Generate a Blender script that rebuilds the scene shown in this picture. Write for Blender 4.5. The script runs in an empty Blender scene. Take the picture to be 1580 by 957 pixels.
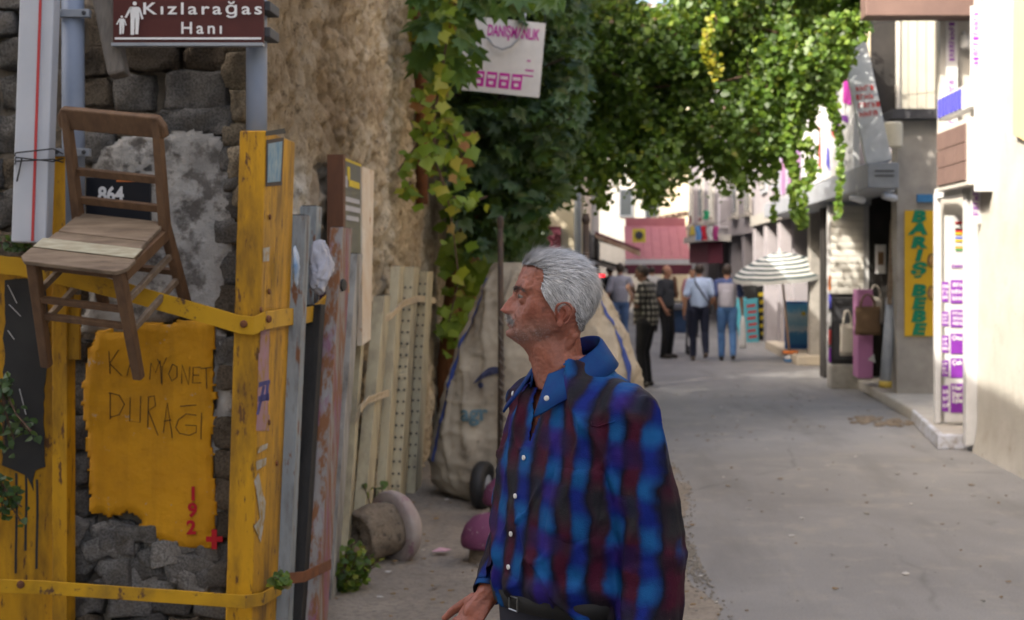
import bpy, bmesh, math, random
import numpy as np
from mathutils import Vector, Matrix

# ---------------------------------------------------------------- camera, light, exposure
SC = bpy.context.scene
COL = SC.collection
FPX, VPX, VPY, EYE = 2194.0, 935.0, 408.0, 1.72     # 50 mm lens, vanishing point of the street, eye height
cam = bpy.data.cameras.new('camera')
cam.sensor_width = 36.0
cam.lens = 36.0 * FPX / 1580.0
cam.shift_x = -(VPX - 790.0) / 1580.0
cam.shift_y = -(478.5 - VPY) / 1580.0
cam.clip_start = 0.05
cam.clip_end = 2000
cam.dof.use_dof = True
cam.dof.focus_distance = 3.3
cam.dof.aperture_fstop = 5.6
camo = bpy.data.objects.new('camera', cam)
COL.objects.link(camo)
camo.location = (0, 0, EYE)
camo.rotation_euler = (math.radians(90), 0, 0)
SC.camera = camo

SUN_ELEV = math.radians(42)
SUN_DIR = Vector((0.74, 0.67, 0)).normalized()      # horizontal travel of the light
world = bpy.data.worlds.new('World')
SC.world = world
world.use_nodes = True
wn = world.node_tree
bg = wn.nodes['Background']
sky = wn.nodes.new('ShaderNodeTexSky')
sky.sky_type = 'NISHITA'
sky.sun_disc = False
sky.sun_elevation = SUN_ELEV
sky.sun_rotation = math.atan2(-SUN_DIR.x, -SUN_DIR.y)
sky.air_density = 1.0
sky.dust_density = 7.0
sky.ozone_density = 0.4
wn.links.new(sky.outputs[0], bg.inputs[0])
bg.inputs[1].default_value = 0.15
sun = bpy.data.lights.new('sun', 'SUN')
sun.energy = 2.5
sun.angle = math.radians(0.6)
sun.color = (1.0, 0.93, 0.82)
suno = bpy.data.objects.new('sun', sun)
COL.objects.link(suno)
ld = Vector((SUN_DIR.x * math.cos(SUN_ELEV), SUN_DIR.y * math.cos(SUN_ELEV), -math.sin(SUN_ELEV)))
suno.rotation_euler = ld.to_track_quat('-Z', 'Y').to_euler()
suno.location = (-20, -20, 30)
vs = SC.view_settings
vs.view_transform = 'Standard'
vs.look = 'None'
vs.exposure = 1.95
vs.gamma = 1.0
vs.use_curve_mapping = False
SC.render.engine = 'CYCLES'
SC.cycles.use_denoising = True
SC.cycles.max_bounces = 8
SC.cycles.transparent_max_bounces = 8

# ---------------------------------------------------------------- helpers
random.seed(7)
RNG = np.random.default_rng(11)
R = math.radians


def W(px, py, Y):
    """photo pixel on the plane Y metres down the street -> world point"""
    return Vector(((px - VPX) / FPX * Y, Y, EYE - (py - VPY) / FPX * Y))


def WX(px, py, X):
    """photo pixel on a plane parallel to the street at X"""
    return W(px, py, X * FPX / (px - VPX))


def G(px, py, z=0.0):
    return W(px, py, (EYE - z) * FPX / (py - VPY))


def link(o):
    COL.objects.link(o)
    return o


def tag(o, label=None, cat=None, group=None, kind=None):
    if label: o['label'] = label
    if cat: o['category'] = cat
    if group: o['group'] = group
    if kind: o['kind'] = kind
    return o


def thing(name, label, cat, loc=(0, 0, 0), group=None):
    o = bpy.data.objects.new(name, None)
    o.empty_display_size = 0.1
    o.location = loc
    link(o)
    return tag(o, label, cat, group)


def wloc(o):
    v = Vector((0, 0, 0))
    while o is not None:
        v += o.location
        o = o.parent
    return v


def mesh_obj(name, me, mat=None, parent=None, loc=None, smooth=False, bevel=0, solid=0, auto=None):
    """me holds world coordinates; the object's origin is put at loc (or the parent's)"""
    o = bpy.data.objects.new(name, me)
    link(o)
    base = wloc(parent) if parent else Vector((0, 0, 0))
    org = Vector(loc) if loc is not None else base
    if org.length > 0:
        me.transform(Matrix.Translation(-org))
    o.location = org - base
    if parent: o.parent = parent
    if mat is not None:
        for m in (mat if isinstance(mat, (list, tuple)) else [mat]):
            me.materials.append(m)
    if smooth and len(me.polygons):
        me.polygons.foreach_set('use_smooth', [True] * len(me.polygons))
    if auto is not None:
        me.polygons.foreach_set('use_smooth', [True] * len(me.polygons))
        try:
            me.set_sharp_from_angle(angle=R(auto))
        except Exception:
            pass
    if solid:
        md = o.modifiers.new('solid', 'SOLIDIFY'); md.thickness = solid; md.offset = 0
    if bevel:
        md = o.modifiers.new('bevel', 'BEVEL'); md.width = bevel; md.segments = 2; md.limit_method = 'ANGLE'
    return o


def frame_from(d, up=(0, 0, 1)):
    d = Vector(d).normalized()
    up = Vector(up)
    if abs(d.dot(up)) > 0.98: up = Vector((0, 1, 0))
    s = d.cross(up).normalized()
    return s, s.cross(d).normalized(), d


class MB:
    def __init__(self): self.v = []; self.f = []; self.mi = []; self.m = 0

    def add(self, vs, fs):
        n = len(self.v)
        self.v += [tuple(p) for p in vs]
        self.f += [tuple(i + n for i in f) for f in fs]
        self.mi += [self.m] * len(fs)
        return self

    def box(self, lo, hi, mtx=None):
        x0, y0, z0 = lo; x1, y1, z1 = hi
        vs = [Vector(p) for p in ((x0, y0, z0), (x1, y0, z0), (x1, y1, z0), (x0, y1, z0), (x0, y0, z1), (x1, y0, z1), (x1, y1, z1), (x0, y1, z1))]
        if mtx: vs = [mtx @ p for p in vs]
        return self.add(vs, [(0, 3, 2, 1), (4, 5, 6, 7), (0, 1, 5, 4), (1, 2, 6, 5), (2, 3, 7, 6), (3, 0, 4, 7)])

    def bar(self, a, b, w, d, up=(0, 0, 1), w2=None, d2=None):
        """box section from a to b; w across (side), d along 'up' frame"""
        a = Vector(a); b = Vector(b)
        s, u, _ = frame_from(b - a, up)
        w2 = w if w2 is None else w2; d2 = d if d2 is None else d2
        vs = []
        for p, ww, dd in ((a, w, d), (b, w2, d2)):
            for i, j in ((-1, -1), (1, -1), (1, 1), (-1, 1)):
                vs.append(p + s * (i * ww / 2) + u * (j * dd / 2))
        return self.add(vs, [(0, 1, 2, 3), (7, 6, 5, 4), (0, 4, 5, 1), (1, 5, 6, 2), (2, 6, 7, 3), (3, 7, 4, 0)])

    def tube(self, pts, r, n=10, cap=True, sq=1.0):
        pts = [Vector(p) for p in pts]
        if not isinstance(r, (list, tuple)): r = [r] * len(pts)
        vs = []; fs = []
        up = (0, 0, 1)
        d0 = (pts[1] - pts[0])
        s, u, _ = frame_from(d0, up)
        for i, p in enumerate(pts):
            if i == 0: d = pts[1] - pts[0]
            elif i == len(pts) - 1: d = pts[-1] - pts[-2]
            else: d = pts[i + 1] - pts[i - 1]
            d.normalize()
            s = (s - d * s.dot(d)).normalized()
            u = s.cross(d).normalized()
            for k in range(n):
                a = 2 * math.pi * k / n
                vs.append(p + s * (math.cos(a) * r[i]) + u * (math.sin(a) * r[i] * sq))
        for i in range(len(pts) - 1):
            for k in range(n):
                k2 = (k + 1) % n
                fs.append((i * n + k, i * n + k2, (i + 1) * n + k2, (i + 1) * n + k))
        if cap:
            fs.append(tuple(range(n - 1, -1, -1)))
            m = (len(pts) - 1) * n
            fs.append(tuple(m + k for k in range(n)))
        return self.add(vs, fs)

    def lathe(self, prof, c, axis=(0, 0, 1), n=24, cap=True):
        """prof: list of (radius, height along axis)"""
        c = Vector(c)
        s, u, d = frame_from(axis)
        vs = []; fs = []
        for r, h in prof:
            for k in range(n):
                a = 2 * math.pi * k / n
                vs.append(c + d * h + s * (math.cos(a) * r) + u * (math.sin(a) * r))
        for i in range(len(prof) - 1):
            for k in range(n):
                k2 = (k + 1) % n
                fs.append((i * n + k, i * n + k2, (i + 1) * n + k2, (i + 1) * n + k))
        if cap:
            fs.append(tuple(range(n - 1, -1, -1)))
            m = (len(prof) - 1) * n
            fs.append(tuple(m + k for k in range(n)))
        return self.add(vs, fs)

    def prism(self, pts, off):
        """polygon (3-D points) extruded by vector off"""
        n = len(pts); off = Vector(off)
        vs = [Vector(p) for p in pts] + [Vector(p) + off for p in pts]
        fs = [tuple(range(n - 1, -1, -1)), tuple(range(n, 2 * n))]
        fs += [(i, (i + 1) % n, n + (i + 1) % n, n + i) for i in range(n)]
        return self.add(vs, fs)

    def ell(self, c, r, n=16, m=10, mtx=None):
        vs = []; fs = []
        c = Vector(c)
        for j in range(m + 1):
            t = math.pi * j / m
            for k in range(n):
                a = 2 * math.pi * k / n
                p = Vector((math.sin(t) * math.cos(a) * r[0], math.sin(t) * math.sin(a) * r[1], math.cos(t) * r[2]))
                if mtx: p = mtx @ p
                vs.append(c + p)
        for j in range(m):
            for k in range(n):
                k2 = (k + 1) % n
                fs.append((j * n + k, (j + 1) * n + k, (j + 1) * n + k2, j * n + k2))
        return self.add(vs, fs)

    def cap(self, a, b, ra, rb, n=12):
        """tapered capsule"""
        a = Vector(a); b = Vector(b)
        s, u, d = frame_from(b - a)
        L = (b - a).length
        prof = []
        for j in range(5):
            t = math.pi / 2 * j / 4
            prof.append((max(ra * math.sin(t), 1e-4), -ra * math.cos(t)))
        for j in range(5):
            t = math.pi / 2 * j / 4
            prof.append((max(rb * math.cos(t), 1e-4), L + rb * math.sin(t)))
        return self.lathe(prof, a, d, n)

    def strip(self, pts, side, w):
        """ribbon along pts, width vector"""
        side = Vector(side)
        vs = []
        for p in pts: vs += [Vector(p) - side * (w / 2), Vector(p) + side * (w / 2)]
        return self.add(vs, [(2 * i, 2 * i + 1, 2 * i + 3, 2 * i + 2) for i in range(len(pts) - 1)])

    def mesh(self, name='mesh'):
        me = bpy.data.meshes.new(name)
        me.from_pydata(self.v, [], self.f)
        if any(self.mi): me.polygons.foreach_set('material_index', self.mi)
        me.update()
        return me

    def build(self, name, mat=None, parent=None, **kw):
        return mesh_obj(name, self.mesh(name), mat, parent, **kw)


def solo(name, mb, mat, label, cat, loc, group=None, **kw):
    return tag(mb.build(name, mat, None, loc=loc, **kw), label, cat, group)


def struct(name, mb, mat, **kw):
    return tag(mb.build(name, mat, None, **kw), kind='structure')


def np_mesh(name, V, Fc):
    V = np.asarray(V, dtype=np.float32); Fc = np.asarray(Fc, dtype=np.int32)
    me = bpy.data.meshes.new(name)
    k = Fc.shape[1]
    me.vertices.add(len(V)); me.vertices.foreach_set('co', V.ravel())
    me.loops.add(Fc.size); me.loops.foreach_set('vertex_index', Fc.ravel())
    me.polygons.add(len(Fc))
    me.polygons.foreach_set('loop_start', np.arange(0, Fc.size, k, dtype=np.int32))
    me.update(calc_edges=True)
    me.validate()
    return me


def _hash(ix, iy, iz, seed):
    h = (ix * 374761393 + iy * 668265263 + iz * 2147483647 + seed * 1274126177) & 0xffffffff
    h = ((h ^ (h >> 13)) * 1274126177) & 0xffffffff
    h = h ^ (h >> 16)
    return (h & 0xffff) / 65535.0


def vnoise(P, s, seed=0):
    """value noise in -1..1 for points P (N,3) at frequency s"""
    Q = np.asarray(P, dtype=np.float64) * s + 1000.0
    I = np.floor(Q).astype(np.int64); f = Q - I
    f = f * f * (3 - 2 * f)
    out = 0
    for dx in (0, 1):
        for dy in (0, 1):
            for dz in (0, 1):
                w = (f[:, 0] if dx else 1 - f[:, 0]) * (f[:, 1] if dy else 1 - f[:, 1]) * (f[:, 2] if dz else 1 - f[:, 2])
                out = out + w * _hash(I[:, 0] + dx, I[:, 1] + dy, I[:, 2] + dz, seed)
    return out * 2 - 1


def fbm(P, s, o=4, seed=0):
    a = 1.0; t = 0; n = 0
    for i in range(o):
        t = t + a * vnoise(P, s * 2 ** i, seed + i * 17); n += a; a *= .5
    return t / n


def cellular(P, s, seed=0):
    """distance to nearest jittered cell point and cell random value"""
    Q = np.asarray(P, dtype=np.float64) * np.asarray(s) + 500.0
    I = np.floor(Q).astype(np.int64)
    best = np.full(len(Q), 9.0); sec = np.full(len(Q), 9.0); val = np.zeros(len(Q))
    for dx in (-1, 0, 1):
        for dy in (-1, 0, 1):
            for dz in (-1, 0, 1):
                J = I + np.array((dx, dy, dz))
                p = J + np.stack([_hash(J[:, 0], J[:, 1], J[:, 2], seed + k) for k in range(3)], 1)
                d = np.linalg.norm(p - Q, axis=1)
                nb = d < best
                sec = np.where(nb, best, np.minimum(sec, d))
                val = np.where(nb, _hash(J[:, 0], J[:, 1], J[:, 2], seed + 9), val)
                best = np.where(nb, d, best)
    return best, sec, val


def get_co(me):
    a = np.empty(len(me.vertices) * 3, dtype=np.float32); me.vertices.foreach_get('co', a)
    return a.reshape(-1, 3).astype(np.float64)


def get_no(me):
    a = np.empty(len(me.vertices) * 3, dtype=np.float32); me.vertices.foreach_get('normal', a)
    return a.reshape(-1, 3).astype(np.float64)


def set_co(me, V):
    me.vertices.foreach_set('co', np.asarray(V, dtype=np.float32).ravel()); me.update()


def set_col(me, C, name='tint'):
    at = me.color_attributes.new(name, 'FLOAT_COLOR', 'POINT')
    A = np.ones((len(C), 4), dtype=np.float32); A[:, :3] = C
    at.data.foreach_set('color', A.ravel())


def remesh(me, voxel, smooth=4, fac=.5):
    """one continuous surface out of overlapping closed shells"""
    o = bpy.data.objects.new('tmp', me); COL.objects.link(o)
    md = o.modifiers.new('r', 'REMESH'); md.mode = 'VOXEL'; md.voxel_size = voxel
    if smooth:
        md = o.modifiers.new('s', 'SMOOTH'); md.iterations = smooth; md.factor = fac
    dg = bpy.context.evaluated_depsgraph_get(); dg.update()
    out = bpy.data.meshes.new_from_object(o.evaluated_get(dg))
    bpy.data.objects.remove(o); bpy.data.meshes.remove(me)
    return out


def text_mesh(s, size, mtx, ext=0.0006, ax='CENTER', ay='CENTER', sx=1.0, bold=0.0, space=1.0, fit=None):
    cu = bpy.data.curves.new('t', 'FONT')
    cu.body = s; cu.size = size; cu.align_x = ax; cu.align_y = ay; cu.extrude = ext; cu.resolution_u = 3
    cu.offset = bold; cu.space_character = space
    o = bpy.data.objects.new('t', cu); COL.objects.link(o)
    dg = bpy.context.evaluated_depsgraph_get(); dg.update()
    me = bpy.data.meshes.new_from_object(o.evaluated_get(dg))
    bpy.data.objects.remove(o); bpy.data.curves.remove(cu)
    if fit:
        xs = get_co(me)[:, 0]; sx = fit / (xs.max() - xs.min())
    me.transform(mtx @ Matrix.Diagonal((sx, 1, 1, 1)))
    return me


def face_mtx(p, right=(1, 0, 0), up=(0, 0, 1)):
    """matrix whose local x runs right and local y up, at p"""
    r = Vector(right).normalized(); u = Vector(up); u = (u - r * u.dot(r)).normalized()
    n = r.cross(u)
    return Matrix(((r.x, u.x, n.x, p[0]), (r.y, u.y, n.y, p[1]), (r.z, u.z, n.z, p[2]), (0, 0, 0, 1)))


def lettering(s, size, p, mat, parent, right=(1, 0, 0), up=(0, 0, 1), name='lettering', **kw):
    return mesh_obj(name, text_mesh(s, size, face_mtx(p, right, up), **kw), mat, parent)


def glyph_block(parent, p, right, up, w, h, rows, mat, seed=1, name='lettering'):
    """unreadable small print: rows of letter-like strokes, flat on a board"""
    rr = random.Random(seed); r = Vector(right).normalized(); u = Vector(up).normalized(); n = r.cross(u); p = Vector(p); b = MB(); rh_ = h / rows

    def bar(x0, y0, x1, y1):
        b.prism([p + r * x0 + u * y0, p + r * x1 + u * y0, p + r * x1 + u * y1, p + r * x0 + u * y1], n * .0012)
    for k in range(rows):
        y0 = -h / 2 + k * rh_ + rh_ * .18; hh = rh_ * .64; x = -w / 2 + rr.uniform(0, w * .08); end = w / 2 - rr.uniform(0, w * .25)
        while x < end:
            g = hh * rr.uniform(.45, .75); s = hh * .2
            bar(x, y0, x + s, y0 + hh)
            t = rr.random()
            if t < .7: bar(x + s, y0 + hh * rr.choice((0, .4, .8)), x + g, y0 + hh * rr.choice((0, .4, .8)) + s if False else y0 + hh)  if t < .2 else bar(x + s, y0 + hh * .8, x + g, y0 + hh)
            if t > .3: bar(x + s, y0 + hh * .38, x + g * .9, y0 + hh * .38 + s)
            if t > .55: bar(x + g - s, y0, x + g, y0 + hh * .8)
            x += g + hh * .22
    return tag(b.build(name, mat, parent), kind='stuff')


# ---------------------------------------------------------------- materials
class NT:
    def __init__(self, name):
        self.m = bpy.data.materials.new(name); self.m.use_nodes = True
        self.t = self.m.node_tree
        self.b = self.t.nodes['Principled BSDF']; self.out = self.t.nodes['Material Output']
        self.tc = self.t.nodes.new('ShaderNodeTexCoord')

    def n(self, typ, ins=None, **at):
        x = self.t.nodes.new('ShaderNode' + typ)
        for k, v in at.items(): setattr(x, k, v)
        for k, v in (ins or {}).items(): self.set(x.inputs[k], v)
        return x

    def set(self, s, v):
        if hasattr(v, 'is_output'): self.t.links.new(v, s)
        elif isinstance(v, tuple) and len(v) == 3 and s.type == 'RGBA': s.default_value = (*v, 1)
        else: s.default_value = v

    def coord(self, stretch=None, src='Object'):
        c = self.tc.outputs[src]
        if stretch:
            c = self.n('Mapping', {'Vector': c, 'Scale': stretch}).outputs[0]
        return c

    def noise(self, scale, detail=5, co=None, rough=.6, dist=0):
        return self.n('TexNoise', {'Vector': co or self.coord(), 'Scale': scale, 'Detail': detail, 'Roughness': rough, 'Distortion': dist}).outputs[0]

    def ramp(self, f, stops, interp='LINEAR'):
        r = self.n('ValToRGB', {0: f}); cr = r.color_ramp; cr.interpolation = interp
        while len(cr.elements) < len(stops): cr.elements.new(.5)
        for e, (p, c) in zip(cr.elements, stops):
            e.position = p
            e.color = (c, c, c, 1) if not isinstance(c, tuple) else (*c, 1)
        return r.outputs[0]

    def mix(self, f, a, b, mode='MIX'):
        x = self.n('Mix', data_type='RGBA', blend_type=mode)
        self.set(x.inputs[0], f); self.set(x.inputs[6], a); self.set(x.inputs[7], b)
        return x.outputs[2]

    def math(self, op, a, b=0.0):
        x = self.n('Math', operation=op); self.set(x.inputs[0], a); self.set(x.inputs[1], b)
        return x.outputs[0]

    def bump(self, h, strength=.5, dist=.01, normal=None):
        x = self.n('Bump', {'Height': h, 'Strength': strength, 'Distance': dist})
        if normal is not None: self.set(x.inputs['Normal'], normal)
        self.set(self.b.inputs['Normal'], x.outputs[0])
        return x.outputs[0]

    def done(self, col, rough=.8, metal=0, spec=.3):
        self.set(self.b.inputs['Base Color'], col); self.set(self.b.inputs['Roughness'], rough)
        self.set(self.b.inputs['Metallic'], metal); self.b.inputs['Specular IOR Level'].default_value = spec
        return self.m


def M(name, c1, c2=None, scale=6, rough=.75, bump=.25, bscale=60, bdist=.004, metal=0, spots=None, sscale=14, st=(.6, .68), stretch=None, rnd=0, spec=.3, grime=None, gst=(.45, .75), gscale=2.5):
    """two-tone mottled material, optional spots (rust, chips), optional grime, fine relief"""
    t = NT(name)
    co = t.coord(stretch)
    if c2 is None: c2 = tuple(x * .72 for x in c1)
    col = t.mix(t.ramp(t.noise(scale, 6, co), [(.32, 0.0), (.68, 1.0)]), c1, c2)
    if grime: col = t.mix(t.ramp(t.noise(gscale, 7, co, .65), [(gst[0], 0.0), (gst[1], 1.0)]), col, grime)
    if spots: col = t.mix(t.ramp(t.noise(sscale, 8, co, .7), [(st[0], 0.0), (st[1], 1.0)]), col, spots)
    if rnd:
        oi = t.n('ObjectInfo').outputs['Random']
        hv = t.n('HueSaturation', {'Value': t.math('ADD', t.math('MULTIPLY', oi, rnd), 1 - rnd / 2), 'Color': col})
        col = hv.outputs[0]
    if bump: t.bump(t.noise(bscale, 6, co, .65), bump, bdist)
    return t.done(col, rough, metal, spec)


def flat(name, c, rough=.6, emit=0, metal=0, spec=.3):
    t = NT(name)
    v = t.ramp(t.noise(18, 4), [(.3, .86), (.7, 1.0)])
    col = t.mix(1.0, c, v, 'MULTIPLY')
    if emit:
        t.b.inputs['Emission Color'].default_value = (*c, 1); t.b.inputs['Emission Strength'].default_value = emit
    return t.done(col, rough, metal, spec)


def leaf_mat(name, stops, trans=.35, rough=.45):
    t = NT(name)
    at = t.n('Attribute', attribute_name='tint').outputs['Fac']
    oi = t.n('ObjectInfo').outputs['Random']
    f = t.math('FRACT', t.math('ADD', at, oi)) if name.startswith('single') else at
    col = t.ramp(f, stops)
    col = t.mix(t.ramp(t.noise(40, 4), [(.4, 0.0), (.7, .35)]), col, tuple(x * .6 for x in stops[0][1]))
    t.done(col, rough, 0, .35)
    tr = t.n('BsdfTranslucent', {'Color': t.mix(.5, col, (.30, .42, .03))})
    mx = t.n('MixShader', {0: trans, 1: t.b.outputs[0], 2: tr.outputs[0]})
    t.t.links.new(mx.outputs[0], t.out.inputs[0])
    return t.m

# ---------------------------------------------------------------- palette
m_white = M('white_paint', (.50, .48, .44), (.43, .41, .37), 3, .7, .2, 40, grime=(.45, .42, .37), gst=(.55, .85))
m_plainwhite = M('white_sheet', (.56, .56, .56), (.49, .49, .49), 8, .5, .05)
m_concrete = M('concrete', (.34, .32, .29), (.24, .23, .21), 5, .9, .4, 50, spots=(.16, .15, .14))
m_grey = M('grey_metal', (.30, .32, .35), (.24, .26, .29), 7, .5, .1, 80, spots=(.16, .11, .08), st=(.66, .74))
m_dgrey = M('dark_grey', (.06, .06, .065), (.04, .04, .045), 6, .6, .1)
m_black = M('black', (.018, .018, .02), (.03, .03, .03), 6, .55, .1)
m_brownbox = M('brown_panel', (.16, .105, .09), (.13, .085, .075), 4, .6, .1)
m_purple = flat('purple_print', (.20, .03, .33))
m_magenta = flat('magenta_print', (.45, .02, .32))
m_blueprint = flat('blue_print', (.08, .08, .45))
m_redprint = flat('red_print', (.45, .05, .05))
m_ink = flat('white_ink', (.75, .75, .75))
m_in_shade = M('interior_shade_paint', (.03, .027, .025), (.015, .014, .013), 3, .8, .1)  # near-black colour stands in for the shade inside shops and openings
m_glass = flat('window_glass', (.05, .06, .07), .08, spec=.6)
m_cream = M('cream_plaster', (.62, .54, .40), (.52, .45, .33), 2, .85, .3, 30, grime=(.38, .33, .26), gst=(.5, .8))
m_lilac = M('lilac_plaster', (.30, .28, .295), (.25, .235, .25), 2, .85, .3, 30, grime=(.22, .2, .21), gst=(.5, .8))
m_rose = M('rose_fabric', (.42, .16, .17), (.36, .13, .15), 3, .8, .15)
m_maroon = M('maroon_fabric', (.13, .03, .045), (.10, .025, .04), 4, .8, .15)
m_orange = flat('orange_paint', (.62, .19, .05))
m_roof = M('rusty_roof', (.26, .15, .09), (.36, .28, .2), 6, .8, .3)


def asphalt():
    t = NT('asphalt')
    co = t.tc.outputs['Object']
    big = t.noise(.55, 6, co, .6, .6)
    fine = t.noise(90, 4, co, .7)
    col = t.mix(t.ramp(big, [(.35, 0.0), (.65, 1.0)]), (.255, .25, .245), (.195, .19, .188))
    col = t.mix(t.ramp(fine, [(.35, 0.0), (.7, .5)]), col, (.115, .112, .108))
    dust = t.ramp(t.noise(2.2, 8, co, .7), [(.52, 0.0), (.72, .6)])
    col = t.mix(dust, col, (.30, .28, .24))
    st = t.noise(1.0, 6, t.n('Mapping', {'Vector': co, 'Scale': (1.6, .28, 1)}).outputs[0], .6)
    col = t.mix(t.ramp(st, [(.52, 0.0), (.66, .5)]), col, (.135, .13, .124))
    spk = t.ramp(t.noise(22, 3, co, .5), [(.70, 0.0), (.74, .8)])
    col = t.mix(spk, col, (.07, .065, .06))
    cr = t.n('TexVoronoi', {'Vector': t.n('Mapping', {'Vector': t.mix(.12, co, t.n('TexNoise', {'Vector': co, 'Scale': 3.0}).outputs[1]), 'Scale': (.55, .35, 1)}).outputs[0], 'Scale': 1.0}, feature='DISTANCE_TO_EDGE').outputs[0]
    crk = t.ramp(cr, [(.0, 1.0), (.012, 0.0)])
    crk = t.math('MULTIPLY', crk, t.ramp(t.noise(.7, 4), [(.50, 0.0), (.62, .4)]))
    col = t.mix(crk, col, (.05, .048, .045))
    h = t.math('ADD', t.math('MULTIPLY', fine, .5), t.math('MULTIPLY', t.noise(9, 6), .8))
    t.bump(h, .5, .008)
    return t.done(col, .88, 0, .25)


def dirt():
    t = NT('packed_dirt')
    big = t.noise(1.3, 7, None, .65)
    col = t.mix(t.ramp(big, [(.35, 0.0), (.65, 1.0)]), (.30, .262, .215), (.205, .178, .15))
    col = t.mix(t.ramp(t.noise(30, 6, None, .7), [(.45, 0.0), (.7, .7)]), col, (.11, .095, .08))
    col = t.mix(t.ramp(t.noise(55, 3), [(.66, 0.0), (.7, .8)]), col, (.36, .33, .29))
    t.bump(t.math('ADD', t.noise(45, 6, None, .7), t.noise(8, 5)), .8, .012)
    return t.done(col, .95, 0, .15)


def wall_mat():
    """old lime plaster over rubble: cream, brown stained, streaked"""
    t = NT('old_lime_plaster')
    co = t.tc.outputs['Object']
    lo = t.noise(.8, 7, co, .65, .4)
    mid = t.noise(8, 8, co, .7)
    col = t.mix(t.ramp(mid, [(.3, 0.0), (.7, 1.0)]), (.74, .64, .47), (.40, .31, .20))
    brown = t.ramp(lo, [(.46, 0.0), (.66, .8)])
    col = t.mix(brown, col, (.27, .20, .13))
    wl = t.ramp(t.noise(1.1, 6, t.n('Mapping', {'Vector': co, 'Location': (7, 3, 1)}).outputs[0]), [(.5, 0.0), (.62, .85)])
    col = t.mix(wl, col, (.66, .60, .48))
    at = t.n('Attribute', attribute_name='tint').outputs['Color']
    col = t.mix(1.0, col, at, 'MULTIPLY')
    sp = t.ramp(t.noise(26, 8, co, .75), [(.54, 0.0), (.64, .85)])
    col = t.mix(sp, col, (.12, .085, .055))
    rd = t.ramp(t.noise(7, 5, t.n('Mapping', {'Vector': co, 'Location': (1, 9, 4)}).outputs[0], .7), [(.68, 0.0), (.74, .6)])
    col = t.mix(rd, col, (.42, .19, .09))
    t.bump(t.noise(30, 10, co, .78), 1.0, .035)
    return t.done(col, .95, 0, .1)


m_asphalt = asphalt(); m_dirt = dirt(); m_wall = wall_mat()

# ---------------------------------------------------------------- ground
b = MB(); b.box((-220, -60, -.3), (220, 420, 0))
struct('street', b, m_asphalt)

# dusty footway on the wall's side, ragged edge against the asphalt
NX, NY = 50, 240
ys = np.linspace(2.0, 21.0, NY)
edge = .55 + .06 * np.sin(ys * 1.3) + .05 * vnoise(np.stack([ys, ys * 0, ys * 0], 1), 2.1, 3) + .03 * vnoise(np.stack([ys, ys * 0, ys * 0], 1), 9, 4)
edge = np.where(ys > 13.5, edge - (ys - 13.5) * .10, edge)
Vg = []
for j, y in enumerate(ys):
    for i in range(NX):
        f = i / (NX - 1)
        Vg.append((-1.75 + (edge[j] + 1.75) * f, y, 0))
Vg = np.array(Vg)
hump = .018 + .012 * fbm(Vg, 1.7, 4, 5) + .03 * np.clip((-1.0 - Vg[:, 0]) / .6, 0, 1)
fade = np.tile(np.clip((1 - np.linspace(0, 1, NX)) * 9, 0.0, 1), NY)
Vg[:, 2] = .004 + hump * fade
Fg = [(j * NX + i, j * NX + i + 1, (j + 1) * NX + i + 1, (j + 1) * NX + i) for j in range(NY - 1) for i in range(NX - 1)]
tag(mesh_obj('footway', np_mesh('footway', Vg, Fg), m_dirt, smooth=True), kind='structure')


def foot_z(x, y):
    return .004 + (.02 if x < .3 else 0) + .03 * max(0, min(1, (-1.0 - x) / .6))


# ---------------------------------------------------------------- the ruined corner building on the near side
SX, FY, HT = -1.52, 5.95, 6.6
stone_wall = thing('stone_wall', 'ruined grey rubble stone corner wall behind the hanging chair', 'wall', (-2.3, FY, 0))


def m_stone(name, a, b_):
    t = NT(name)
    oi = t.n('ObjectInfo').outputs['Random']
    col = t.mix(t.ramp(t.noise(9, 7, None, .7), [(.3, 0.0), (.7, 1.0)]), a, b_)
    col = t.mix(t.ramp(t.noise(110, 3, None, .6), [(.42, 0.0), (.6, .7)]), col, tuple(x * .28 for x in a))
    col = t.mix(t.ramp(t.noise(4, 6), [(.55, 0.0), (.7, .6)]), col, (.17, .145, .11))
    hv = t.n('HueSaturation', {'Value': t.math('ADD', t.math('MULTIPLY', oi, .7), .62), 'Color': col}).outputs[0]
    t.bump(t.noise(38, 10, None, .78), 1.0, .022)
    return t.done(hv, .93, 0, .2)


m_stone_a = m_stone('grey_granite', (.22, .21, .20), (.14, .135, .13))
m_stone_b = m_stone('brown_stone', (.18, .145, .105), (.12, .10, .08))
m_mortar = M('earth_mortar', (.24, .205, .16), (.13, .11, .09), 7, .95, .9, 40, .02, spots=(.33, .30, .25), sscale=20)
m_whitewash = M('flaking_whitewash', (.42, .41, .385), (.27, .26, .245), 4, .95, .9, 45, .012, spots=(.12, .11, .10), sscale=9, st=(.52, .62))


m_stone_c = m_stone('pale_rubble', (.36, .345, .32), (.24, .23, .215))
m_quoin = m_stone('cream_quoin', (.42, .35, .25), (.30, .24, .165))


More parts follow.
